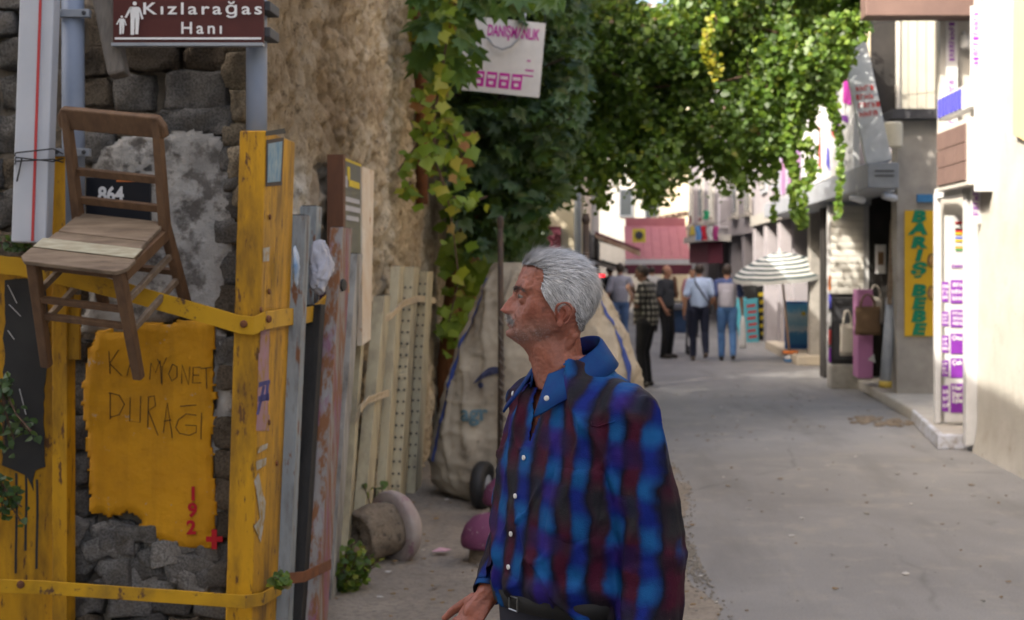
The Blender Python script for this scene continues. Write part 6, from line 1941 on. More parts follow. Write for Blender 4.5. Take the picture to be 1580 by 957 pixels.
def hand(mb, wr, d, pn, side, sc=1.0, curl=.5):
    """palm and five bent fingers; d forward, pn out of the palm's back, side=+1/-1 thumb side"""
    d = Vector(d).normalized(); pn = Vector(pn); pn = (pn - d * pn.dot(d)).normalized(); s = d.cross(pn) * side
    pc = wr + d * (.045 * sc)
    mt = Matrix((s, d, pn)).transposed()
    mb.ell(pc, (.040 * sc, .052 * sc, .016 * sc), 14, 10, mt)
    mb.cap(wr - d * .03, pc, .024 * sc, .026 * sc)
    for k, (o_, L) in enumerate(((.030, .070), (.011, .078), (-.009, .073), (-.028, .058))):
        p0 = wr + d * (.085 * sc) + s * (o_ * sc); dd = (d + s * (o_ * 3)).normalized()
        for j in range(3):
            dd = (dd - pn * (curl * .55)).normalized(); p1 = p0 + dd * (L * sc * (.42, .33, .25)[j]); mb.cap(p0, p1, (.0092, .0086, .0078)[j] * sc, (.0086, .0078, .007)[j] * sc, 8); p0 = p1
    p0 = wr + d * (.025 * sc) + s * (.030 * sc); dd = (d * .7 + s * .75 - pn * .2).normalized()
    for j in range(3):
        p1 = p0 + dd * (.035, .030, .025)[j] * sc; mb.cap(p0, p1, (.013, .0105, .0095)[j] * sc, (.0105, .0095, .008)[j] * sc, 8); p0 = p1; dd = (dd + d * .35).normalized()


bm_ = hm
torso_loft(bm_, .90, 1.52, -.012, 50, 64)
for s, e, w in ((ShN, ElN, WrN), (ShF, ElF, WrF)):
    bm_.cap(s, e, .052, .042); bm_.cap(e, w, .041, .028)
hand(bm_, WrN, (.0, -.02, -1), (.9, -.45, 0), 1, 1.0, .35)
hand(bm_, WrF, (-.62, -.25, -.75), (-.55, -.55, .62), 1, 1.05, .45)
HipN = Vector((mx_(880), MY, .93)) + Lv * .09; HipF = Vector((mx_(880), MY, .93)) - Lv * .09
KnN = HipN + Vector((-.03, 0, -.45)); KnF = HipF + Vector((-.06, 0, -.44)); AnN = KnN + Vector((.06, 0, -.40)); AnF = KnF + Vector((.02, 0, -.41))
for h_, k_, a_ in ((HipN, KnN, AnN), (HipF, KnF, AnF)):
    bm_.cap(h_, k_, .082, .055); bm_.cap(k_, a_, .052, .036)
    bm_.cap(a_ + Vector((.02, 0, -.02)), a_ + Dv * .13 + Vector((0, 0, -.045)), .035, .03)
me = remesh(bm_.mesh('body'), .0028, 2, .5)
Vb = get_co(me); Nb = get_no(me)
wr_ = np.exp(-(fbm(Vb * np.array((1.0, 1.0, 1.8)), 48, 2, 12) / .10) ** 2)
Vb += Nb * (.0008 * fbm(Vb, 170, 3, 3) + .0014 * fbm(Vb, 50, 2, 5) - .0011 * wr_)[:, None]
set_co(me, Vb)
# skin tones (albedo): stubble, lips, ruddy nose and cheek
px_ = Vb[:, 0] * PXM + VPX; py_ = (EYE - Vb[:, 2]) * PXM + VPY; lat = np.abs(Vb[:, 1] - MY)
base = np.tile(np.array((.27, .094, .058)), (len(Vb), 1))
base *= (1 + .26 * fbm(Vb, 38, 4, 8) + .20 * fbm(Vb, 140, 2, 9))[:, None]
base *= 1 - .30 * np.clip(fbm(Vb, 75, 2, 15) - .38, 0, 1)[:, None] * 3


def paint(px, py, l, r, c, k, st=(1, 1, 1)):
    global base
    d = np.stack([(Vb[:, 0] - mx_(px)) / st[0], (lat - l) / st[1], (Vb[:, 2] - mz_(py)) / st[2]], 1)
    f = (k * np.exp(-(d ** 2).sum(1) / r ** 2))[:, None]; base = base * (1 - f) + np.array(c) * f


paint(778, 478, 0, .020, (.31, .085, .056), .6); paint(820, 478, .058, .026, (.28, .08, .05), .5); paint(870, 484, .08, .03, (.30, .078, .048), .6)
paint(803, 515, .03, .030, (.16, .10, .08), .55, (1.5, 1.6, .8)); paint(830, 508, .055, .030, (.16, .095, .075), .55, (1.6, 1, .8)); paint(788, 490.5, .013, .009, (.34, .32, .30), .7)
paint(785, 497, 0, .010, (.30, .10, .085), .7, (.8, 2, .6)); paint(806, 458, .036, .012, (.22, .095, .06), .5)
paint(815, 560, .0, .05, (.28, .09, .055), .5)
hands_ = py_ > 860
base[hands_] = base[hands_] * np.array((1.0, .92, .9))
set_col(me, np.clip(base, .01, 1))


def skin_mat(name):
    t = NT(name); at = t.n('Attribute', attribute_name='tint').outputs['Color']
    col = t.mix(t.ramp(t.noise(260, 4), [(.4, 0.0), (.75, .35)]), at, (.15, .052, .033))
    t.b.inputs['Subsurface Weight'].default_value = .12; t.b.inputs['Subsurface Radius'].default_value = (.012, .005, .003); t.b.inputs['Subsurface Scale'].default_value = .5
    t.bump(t.math('ADD', t.noise(700, 3), t.noise(180, 4)), .35, .0015)
    return t.done(col, .5, 0, .42)


m_skin = skin_mat('tanned_skin')
body = mesh_obj('body', me, m_skin, man, smooth=True)
body['label'] = 'weathered tanned face with big nose and grey stubble'

# eyes
m_eyew = flat('eye_white', (.20, .17, .15), .2); m_iris = flat('eye_iris', (.03, .018, .01), .1, spec=.6)
for sg in (-1, 1):
    c = fpt(809.5, 456.6, sg * .0325); b = MB(); b.ell(c, (.0118,) * 3, 20, 14); ey = b.build('eye', m_eyew, man, smooth=True)
    dv = Vector((-1, sg * .18, -.05)).normalized(); b = MB(); b.lathe([(.0058, .0102), (.0056, .0112), (.003, .0121), (.0002, .0123)], c, dv, 16); b.build('iris', m_iris, ey, smooth=True)

# hair -----------------------------------------------------------------------------
hair_poly = [(800, 408), (812, 411), (826, 412), (840, 417), (842, 428), (838, 442), (843, 456), (851, 468), (857, 478), (860, 470), (870, 462), (884, 464), (889, 474), (889, 490), (893, 506), (898, 516), (904, 516), (935, 480), (940, 420), (900, 370), (830, 370), (795, 395)]


def in_poly(x, y, poly):
    ins = np.zeros(len(x), bool); j = len(poly) - 1
    for i in range(len(poly)):
        xi, yi = poly[i]; xj, yj = poly[j]
        ins ^= ((yi > y) != (yj > y)) & (x < (xj - xi) * (y - yi) / (yj - yi + 1e-12) + xi); j = i
    return ins


m_hair = NT('silver_hair')
at = m_hair.n('Attribute', attribute_name='tint').outputs['Color']
m_hair.b.inputs['Anisotropic'].default_value = .4
m_hair = m_hair.done(at, .42, 0, .45)
rh = np.random.default_rng(21)


def strands(name, Pp, Nn_, comb, L, w, cols, parent, lift=.45, curl=.25):
    n = len(Pp); t = comb - (comb * Nn_).sum(1, keepdims=True) * Nn_; t /= np.linalg.norm(t, axis=1, keepdims=True) + 1e-9
    t = t + rh.normal(size=t.shape) * curl; sd = np.cross(t, Nn_); sd /= np.linalg.norm(sd, axis=1, keepdims=True) + 1e-9
    L = L[:, None]; lf = (lift * rh.uniform(.6, 1.3, n))[:, None]
    p0 = Pp - Nn_ * .001; p1 = Pp + (Nn_ * lf * 1.0 + t * .35) * L * .5; p2 = Pp + (Nn_ * lf * .85 + t * .9) * L * .85; p3 = Pp + (Nn_ * lf * .55 + t * 1.25) * L
    Vv = []
    for p, k in ((p0, 1.0), (p1, .9), (p2, .65), (p3, .15)): Vv += [p - sd * w * k, p + sd * w * k]
    Vv = np.stack(Vv, 1); i = np.arange(n)[:, None] * 8
    Fv = np.concatenate([i + np.array([a]) for a in ((0, 1, 3, 2), (2, 3, 5, 4), (4, 5, 7, 6))], 0)
    me = np_mesh(name, Vv.reshape(-1, 3), Fv); set_col(me, np.repeat(cols, 8, 0))
    return mesh_obj(name, me, m_hair, parent)


HP = HeadP.reshape(-1, 3); HN = HeadN.reshape(-1, 3).copy()
# true outward normals on the crown
cen = np.array((mx_(862), MY, mz_(452))); rad = HP - cen; rad /= np.linalg.norm(rad, axis=1, keepdims=True)
hpx = HP[:, 0] * PXM + VPX; hpy = (EYE - HP[:, 2]) * PXM + VPY
msk = in_poly(hpx, hpy, hair_poly) & (hpy < 517)
# thick under-layer following the skull
sel = np.zeros((npy, nth), bool); sel.flat[np.where(msk)[0]] = True
fq = np.stack([ix[:-1].ravel(), ix[1:].ravel(), nx_[1:].ravel(), nx_[:-1].ravel()], 1)
okf = msk[fq].all(1); fq = fq[okf]; used = np.unique(fq); mp_ = -np.ones(len(HP), int); mp_[used] = np.arange(len(used))
thick_h = np.interp(hpy, [389, 415, 450, 490, 515], [.0045, .005, .0045, .003, .0015])
lay = HP + rad * thick_h[:, None]
mel = np_mesh('hair', lay[used], mp_[fq]); set_col(mel, np.tile(np.array((.20, .20, .205)), (len(used), 1)))
hair = mesh_obj('hair', mel, m_hair, man, smooth=True)
area = np.linalg.norm(HP.reshape(npy, nth, 3) - np.roll(HP.reshape(npy, nth, 3), 1, 1), axis=-1).ravel() * msk
pick = rh.choice(len(HP), 24000, p=area / area.sum())
Pp = HP[pick] + rh.normal(size=(24000, 3)) * .0016; Nr = rad[pick]; Pp = Pp + Nr * (thick_h[pick] * .5)[:, None]
ppy = hpy[pick]; ppx = hpx[pick]
side = np.clip((ppy - 408) / 40, 0, 1)
comb = np.stack([.9 - .25 * side, .12 * np.sign(Pp[:, 1] - MY) * (1 - side), .05 - .95 * side], 1)
frontq = (ppx < 830) & (ppy < 414)
comb[frontq] = np.array((.35, -.25, .25))
Lh = np.interp(ppy, [389, 412, 440, 480, 515], [.022, .021, .016, .010, .006]) * rh.uniform(.7, 1.25, len(Pp)); Lh[frontq] *= 1.1
g = np.clip(rh.normal(.50, .16, len(Pp)) - .18 * np.clip((ppy - 470) / 40, 0, 1) - .06 * np.clip((ppx - 890) / 40, 0, 1) + .14 * fbm(Pp, 90, 2, 4), .06, .80)
strands('hair_strands', Pp, Nr, comb, Lh, .00055, np.stack([g, g * .985, g * .975], 1), hair, .20, .16)


def tuft(name, pts, n, L, colr, comb_, sides=(-1, 1), w=.0005, spread=.0035, lift=.35):
    Pl, Nl, Cl = [], [], []
    for sg in sides:
        for k in range(n):
            f = rh.random() * (len(pts) - 1); i = min(int(f), len(pts) - 2); f -= i
            q = np.array(pts[i]) * (1 - f) + np.array(pts[i + 1]) * f
            c = np.array((mx_(q[0]), MY + sg * q[2], mz_(q[1]))) + rh.normal(size=3) * spread
            j = np.argmin(((HP - c) ** 2).sum(1)); Pl.append(HP[j] + rh.normal(size=3) * .0012); Nl.append(HN[j]); Cl.append((comb_[0], comb_[1] * sg, comb_[2]))
    Pl = np.array(Pl); g = np.clip(rh.normal(colr, .07, len(Pl)), .02, .7)
    strands(name, Pl, np.array(Nl), np.array(Cl, float), rh.uniform(.6, 1.2, len(Pl)) * L, w, np.stack([g, g * .95, g * .92], 1), man, lift, .35)


tuft('eyebrow', [(794, 446.5, .014), (796, 444, .024), (801, 443, .034), (811, 447, .046)], 190, .008, .09, (.4, .9, -.1), spread=.0022, w=.0004)
tuft('moustache', [(782.5, 488.5, .003), (784.5, 490, .010), (789, 492.5, .018), (795, 496.5, .024)], 1000, .0072, .62, (-.05, .35, -.8), spread=.0024, w=.00045, lift=.2)
tuft('stubble', [(790, 510, .018), (800, 515, .03), (815, 517, .042), (835, 515, .052), (845, 500, .06)], 700, .0014, .26, (0, .1, -.8), spread=.009, w=.00025)

# shirt ------------------------------------------------------------------------------
sm = MB()
torso_loft(sm, .985, 1.515, .012, 60, 90)
# blouse over the belt
for k in range(14):
    a = 2 * math.pi * k / 14; q = torso_pt(np.array([1.045]), np.array([a]), -.02)[0]; sm.ell(q, (.05, .05, .042), 12, 8)
for s, e, w, r in ((ShN, ElN, WrN, (.074, .069, .056)), (ShF, ElF, WrF, (.072, .060, .042))):
    sm.cap(s - (e - s).normalized() * .0, e, r[0], r[1], 20); sm.cap(e, w, r[1], r[2], 20)
sm.cap(tc(1.44) + Lv * .06, ShN + Vector((0, 0, .0)), .048, .072, 16); sm.cap(tc(1.44) - Lv * .06, ShF, .048, .068, 16)
mes = remesh(sm.mesh('shirt'), .0055, 9, .5)


def fold(Q):
    """cloth relief: slanting drapes on the trunk, long folds down the sleeves"""
    l = Q[:, 0] * Lv.x + (Q[:, 1] - MY) * Lv.y; d = Q[:, 0] * Dv.x + (Q[:, 1] - MY) * Dv.y; z = Q[:, 2]
    U = np.stack([l * 1.0 + z * .75, d, z * .35 - l * .5], 1)
    r1 = np.exp(-(fbm(U, 6.5, 2, 31) / .13) ** 2) - .35 + .5 * np.exp(-(fbm(U * np.array((1, 1, 2.2)), 9, 2, 33) / .10) ** 2)
    Us = np.stack([Q[:, 0] * 1.2, Q[:, 1] * 1.2, z * .30 + Q[:, 0] * .2], 1)
    r2 = np.exp(-(fbm(Us, 9, 2, 37) / .13) ** 2) - .35
    slv = np.clip((l - .15) / .05, 0, 1)
    amt = .0140 * np.sign(r1) * np.minimum(np.abs(r1), 1) ** 1.2 * (1 - slv) + .0130 * np.sign(r2) * np.minimum(np.abs(r2), 1) ** 1.2 * slv
    elb = np.exp(-((z - 1.12) / .07) ** 2) * slv * .004 * fbm(np.stack([Q[:, 0], Q[:, 1], z * 3], 1), 14, 2, 77)
    return amt + elb + .003 * fbm(Q, 26, 3, 41)


Vs_ = get_co(mes); Ns_ = get_no(mes)
Vs_ = Vs_ + Ns_ * fold(Vs_)[:, None]
set_co(mes, Vs_)
# neck hole and open front
ncx, ncy = mx_(872), MY
l_ = (Vs_[:, 0] - mx_(896)) * Lv.x + (Vs_[:, 1] - MY) * Lv.y; d_ = (Vs_[:, 0] - mx_(896)) * Dv.x + (Vs_[:, 1] - MY) * Dv.y
vw = np.interp(Vs_[:, 2], [1.345, 1.40, 1.46, 1.49], [0, .013, .034, .05])
kill = (d_ > .03) & (np.abs(l_ + .006) < vw) & (Vs_[:, 2] > 1.345)
kill |= (np.hypot(Vs_[:, 0] - mx_(868), Vs_[:, 1] - MY) < .073) & (Vs_[:, 2] > 1.455)
# cuff opening of the far hand, near hand
for w, e in ((WrF, ElF), (WrN, ElN)):
    ax = np.array((w - e).normalized()); kill |= ((Vs_ - np.array(w)) @ ax > -.012) & (np.linalg.norm(Vs_ - np.array(w), axis=1) < .12)
bmx = bmesh.new(); bmx.from_mesh(mes); bmx.verts.ensure_lookup_table()
bmesh.ops.delete(bmx, geom=[bmx.verts[i] for i in np.where(kill)[0]], context='VERTS')
bmx.to_mesh(mes); bmx.free()


def shirt_mat():
    t = NT('plaid_shirt_cloth'); co = t.tc.outputs['Object']
    dis = t.n('TexNoise', {'Vector': co, 'Scale': 9.0, 'Detail': 5.0}).outputs[1]
    cd = t.n('VectorMath', {0: co, 1: t.n('VectorMath', {0: t.n('VectorMath', {0: dis, 1: (.5, .5, .5)}, operation='SUBTRACT').outputs[0], 'Scale': .055}, operation='SCALE').outputs[0]}, operation='ADD').outputs[0]
    sp = t.n('SeparateXYZ', {0: cd})
    u = t.math('ADD', t.math('MULTIPLY', sp.outputs[0], Lv.x + .55), t.math('MULTIPLY', sp.outputs[1], Lv.y * .6))
    z = t.math('ADD', sp.outputs[2], t.math('MULTIPLY', sp.outputs[0], .12))
    sn = lambda v, per, ph: t.math('SINE', t.math('ADD', t.math('MULTIPLY', v, 6.2832 / per), ph))
    r01 = lambda f, a, b_: t.ramp(t.math('ADD', t.math('MULTIPLY', f, .5), .5), [(a, 0.0), (b_, 1.0)])
    U1 = r01(sn(u, .090, .4), .30, .95); U2 = r01(sn(u, .090, 3.2), .50, .95); U3 = r01(sn(u, .21, 1.2), .4, .9)
    Z1 = r01(sn(z, .105, .0), .25, .95); Z2 = r01(sn(z, .105, 2.6), .45, .95); Z3 = r01(sn(z, .24, .8), .4, .9)
    col = t.mix(t.ramp(U1, [(0, 0.0), (1, .95)]), (.003, .004, .012), (.004, .014, .145))
    col = t.mix(t.math('MULTIPLY', Z1, t.math('MULTIPLY', U1, .8)), col, (.005, .085, .23))
    col = t.mix(t.math('MULTIPLY', U2, .70), col, (.065, .004, .018))
    col = t.mix(t.math('MULTIPLY', t.math('MULTIPLY', Z2, U3), .60), col, (.035, .010, .12))
    col = t.mix(t.math('MULTIPLY', t.math('MULTIPLY', Z3, U2), .60), col, (.002, .028, .024))
    col = t.mix(t.math('MULTIPLY', t.math('MULTIPLY', Z2, t.math('SUBTRACT', 1.0, U1)), .55), col, (.005, .005, .010))
    fine = t.noise(420, 2); wv_ = t.n('TexWave', {'Vector': co, 'Scale': 420.0, 'Distortion': 1.0}).outputs[1]
    t.bump(t.math('ADD', t.math('MULTIPLY', fine, .7), t.math('MULTIPLY', t.noise(22, 4), 2.5)), .5, .004)
    return t.done(col, .68, 0, .14)


m_shirt = shirt_mat()
m_collar = M('teal_collar_cloth', (.006, .055, .17), (.008, .016, .12), 9, .68, .3, 400, .001, grime=(.03, .006, .03), gst=(.55, .75), gscale=7, spec=.14)
shirt = mesh_obj('shirt', mes, m_shirt, man, smooth=True)
md = shirt.modifiers.new('solid', 'SOLIDIFY'); md.thickness = .002; md.offset = -1

# collar: stand and turned-down fall with pointed ends
nphi = 61; Vc = []
for i in range(nphi):
    f = i / (nphi - 1); phi = R(26) + f * (2 * math.pi - R(52)); c, s = math.cos(phi), math.sin(phi)
    endk = max(0, 1 - min(f, 1 - f) / .16)
    ctop = Vector((mx_(870), MY, 0)); zt = 1.562 - .074 * (1 + c) / 2 - .006 * endk
    dirv = Dv * c + Lv * s
    def rp_at(r, z): return ctop + Vector((dirv.x * r, dirv.y * r, 0)) + Vector((.012 * (1 - (1 + c) / 2), 0, z))
    Vc += [rp_at(.066 + .006 * endk, zt - .032), rp_at(.0665, zt - .004), rp_at(.0695, zt), rp_at(.075, zt - .004), rp_at(.092 + .008 * endk, zt - .030 - .012 * endk), rp_at(.108 + .026 * endk, zt - .054 - .030 * endk)]
b = MB(); b.add(Vc, [(i * 6 + j, i * 6 + j + 1, i * 6 + j + 7, i * 6 + j + 6) for i in range(nphi - 1) for j in range(5)])
me = b.mesh('collar'); Vq = get_co(me); Vq += .003 * np.stack([fbm(Vq, 20, 2, 1), fbm(Vq, 20, 2, 2), fbm(Vq, 20, 2, 3)], 1); set_co(me, Vq)
col_ = mesh_obj('collar', me, m_collar, shirt, smooth=True); md = col_.modifiers.new('solid', 'SOLIDIFY'); md.thickness = .0045
m_button = flat('pearl_button', (.62, .60, .56), .25, spec=.5)
for i_ in (2, nphi - 3):
    q = Vc[i_ * 6 + 5] * .35 + Vc[i_ * 6 + 4] * .65; q = Vector(q); out = Vector((q.x - mx_(870), q.y - MY, .02)).normalized()
    b = MB(); b.lathe([(.0058, .002), (.0058, .004), (.004, .0055)], q + out * .001, out, 14); b.build('button', m_button, shirt)


def on_shirt(phi, z, off):
    q = torso_pt(np.array([z]), np.array([phi]), .012)[0]; q2 = torso_pt(np.array([z]), np.array([phi]), .013)[0]; n = (q2 - q) / np.linalg.norm(q2 - q)
    k = np.argmin(((Vs_ - q) ** 2).sum(1)); p = Vs_[k]
    return Vector(q + n * (((p - q) @ n) + off)), Vector(n)


# placket and its buttons, breast pocket
def patch(name, ph0, ph1, z0, z1, n, m, off, zfun=None):
    Vp = []
    for i in range(n):
        for j in range(m):
            z = z1 + (z0 - z1) * i / (n - 1); ph = ph0 + (ph1 - ph0) * j / (m - 1)
            if zfun: z = zfun(z, j / (m - 1), i / (n - 1))
            e = 0 if 0 < i < n - 1 and 0 < j < m - 1 else -.004
            Vp.append(on_shirt(ph, z, off + e)[0])
    b = MB(); b.add(Vp, [(i * m + j, i * m + j + 1, (i + 1) * m + j + 1, (i + 1) * m + j) for i in range(n - 1) for j in range(m - 1)])
    me = b.mesh(name)
    V_ = get_co(me).reshape(n, m, 3)
    for _ in range(3):
        V_[1:-1] = (V_[:-2] + V_[2:] + 2 * V_[1:-1]) / 4; V_[:, 1:-1] = (V_[:, :-2] + V_[:, 2:] + 2 * V_[:, 1:-1]) / 4
    set_co(me, V_.reshape(-1, 3))
    return mesh_obj(name, me, m_shirt, shirt, smooth=True)


patch('placket', -.12, .12, 1.06, 1.345, 50, 7, .004)
for z in (1.31, 1.23, 1.15, 1.08):
    q, n = on_shirt(.0, z, .006); b = MB(); b.lathe([(.0055, 0), (.0055, .0025), (.0035, .0035)], q, n, 12); b.build('button', m_button, shirt)
patch('breast_pocket', .42, 1.15, 1.165, 1.30, 26, 26, .0045, lambda z, u, v: z - .018 * (1 - abs(u * 2 - 1)) * (v > .98))
# drop-shoulder seam: thin raised cord over the shoulder
b = MB(); pts = []
for k in range(15):
    a = R(-70) + R(190) * k / 14; d = (ElN - ShN).normalized(); s1, u1, _ = frame_from(d, Dv)
    q = ShN - d * (-.005) + (s1 * math.cos(a) + u1 * math.sin(a)) * .085; kk = np.argmin(((Vs_ - np.array(q)) ** 2).sum(1)); pts.append(Vector(Vs_[kk] + Ns_[kk] * .0005))
b.tube(pts, .0016, 6); b.build('shoulder_seam', m_shirt, shirt, smooth=True)
# cuffs
for w, e, r in ((WrF, ElF, .040), (WrN, ElN, .052)):
    ax = (w - e).normalized(); b = MB(); b.lathe([(r * .94, -.072), (r * 1.04, -.066), (r * 1.02, -.03), (r * .99, -.004), (r * .94, .0), (r * .88, -.01)], w, ax, 28, cap=False)
    me = b.mesh('cuff'); Vq = get_co(me); Vq += .003 * np.stack([fbm(Vq, 22, 2, 1), fbm(Vq, 22, 2, 2), fbm(Vq, 22, 2, 3)], 1); set_co(me, Vq); c_o = mesh_obj('cuff', me, m_shirt, shirt, smooth=True)
    s1, u1, _ = frame_from(ax); q = w - ax * .03 + Vector((.2, -.9, .3)).normalized() * (r * 1.03); b = MB(); b.lathe([(.005, 0), (.005, .003), (.003, .004)], q, (.2, -.9, .3), 12); b.build('button', m_button, shirt)

# trousers, belt, shoes
tr_ = MB(); torso_loft(tr_, .80, 1.03, .003, 14, 60)
for h_, k_, a_ in ((HipN, KnN, AnN), (HipF, KnF, AnF)):
    tr_.cap(h_ + Vector((0, 0, -.02)), k_, .105, .078, 18); tr_.cap(k_, a_ + Vector((0, 0, .02)), .078, .066, 18)
met = remesh(tr_.mesh('trousers'), .010, 5, .5); Vt = get_co(met); Vt += get_no(met) * (.008 * fbm(Vt * np.array((1, 1, .5)), 9, 3, 2))[:, None]; set_co(met, Vt)
m_trou = M('navy_trousers', (.012, .013, .022), (.018, .018, .028), 8, .85, .25, 300, .001)
mesh_obj('trousers', met, m_trou, man, smooth=True)
Zb, PHb = np.meshgrid(np.array([.985, .988, 1.022, 1.025]), np.linspace(0, 2 * math.pi, 60, endpoint=False), indexing='ij')
Qb = np.stack([torso_pt(Zb[i], PHb[i], (.004, .012, .012, .004)[i]) for i in range(4)]).reshape(-1, 3); i = np.arange(240).reshape(4, 60); j = np.roll(i, -1, 1)
belt = mesh_obj('belt', np_mesh('belt', Qb, np.stack([i[:-1].ravel(), j[:-1].ravel(), j[1:].ravel(), i[1:].ravel()], 1)), flat('belt_black', (.012, .011, .010), .7), man, smooth=True)
q = Vector(torso_pt(np.array([1.005]), np.array([.05]), .016)[0]); b = MB(); b.tube([q + Lv * x + Vector((0, 0, z)) for x, z in ((-.016, -.014), (.016, -.014), (.016, .014), (-.016, .014), (-.016, -.014))], .002, 6); b.build('buckle', flat('steel', (.3, .3, .3), .35, metal=1), belt)
for k_, a_ in ((KnN, AnN), (KnF, AnF)):
    b = MB(); f0 = Vector((a_.x, a_.y, 0)); b.cap(f0 + Vector((.03, 0, .045)) - Dv * .02, f0 + Dv * .09 + Vector((0, 0, .045)), .044, .046, 14); b.cap(f0 + Dv * .09 + Vector((0, 0, .042)), f0 + Dv * .16 + Vector((0, 0, .035)), .045, .034, 14); b.cap(f0 + Vector((.02, 0, .05)), a_, .04, .042, 14)
    ms = remesh(b.mesh('shoe'), .008, 4); Vq = get_co(ms); Vq[:, 2] = np.maximum(Vq[:, 2], .002); set_co(ms, Vq); mesh_obj('shoe', ms, flat('shoe_leather', (.02, .016, .013), .4), man, smooth=True)

# ---------------------------------------------------------------- people farther down the street
def plaid_mat(name, c0, c1, c2, per):
    t = NT(name); co = t.tc.outputs['Object']; sp = t.n('SeparateXYZ', {0: co})
    w = lambda v: t.ramp(t.math('ADD', t.math('MULTIPLY', t.math('SINE', t.math('MULTIPLY', v, 6.2832 / per)), .5), .5), [(.55, 0.0), (.75, 1.0)])
    a = w(t.math('ADD', sp.outputs[0], sp.outputs[1])); z = w(sp.outputs[2])
    col = t.mix(t.math('MULTIPLY', t.math('ADD', a, z), .5), c0, c1); col = t.mix(t.math('MULTIPLY', a, z), col, c2)
    return t.done(col, .85)


def skin_plain(name, c): return M(name, c, tuple(x * .85 for x in c), 14, .55, .1, 90, .001)


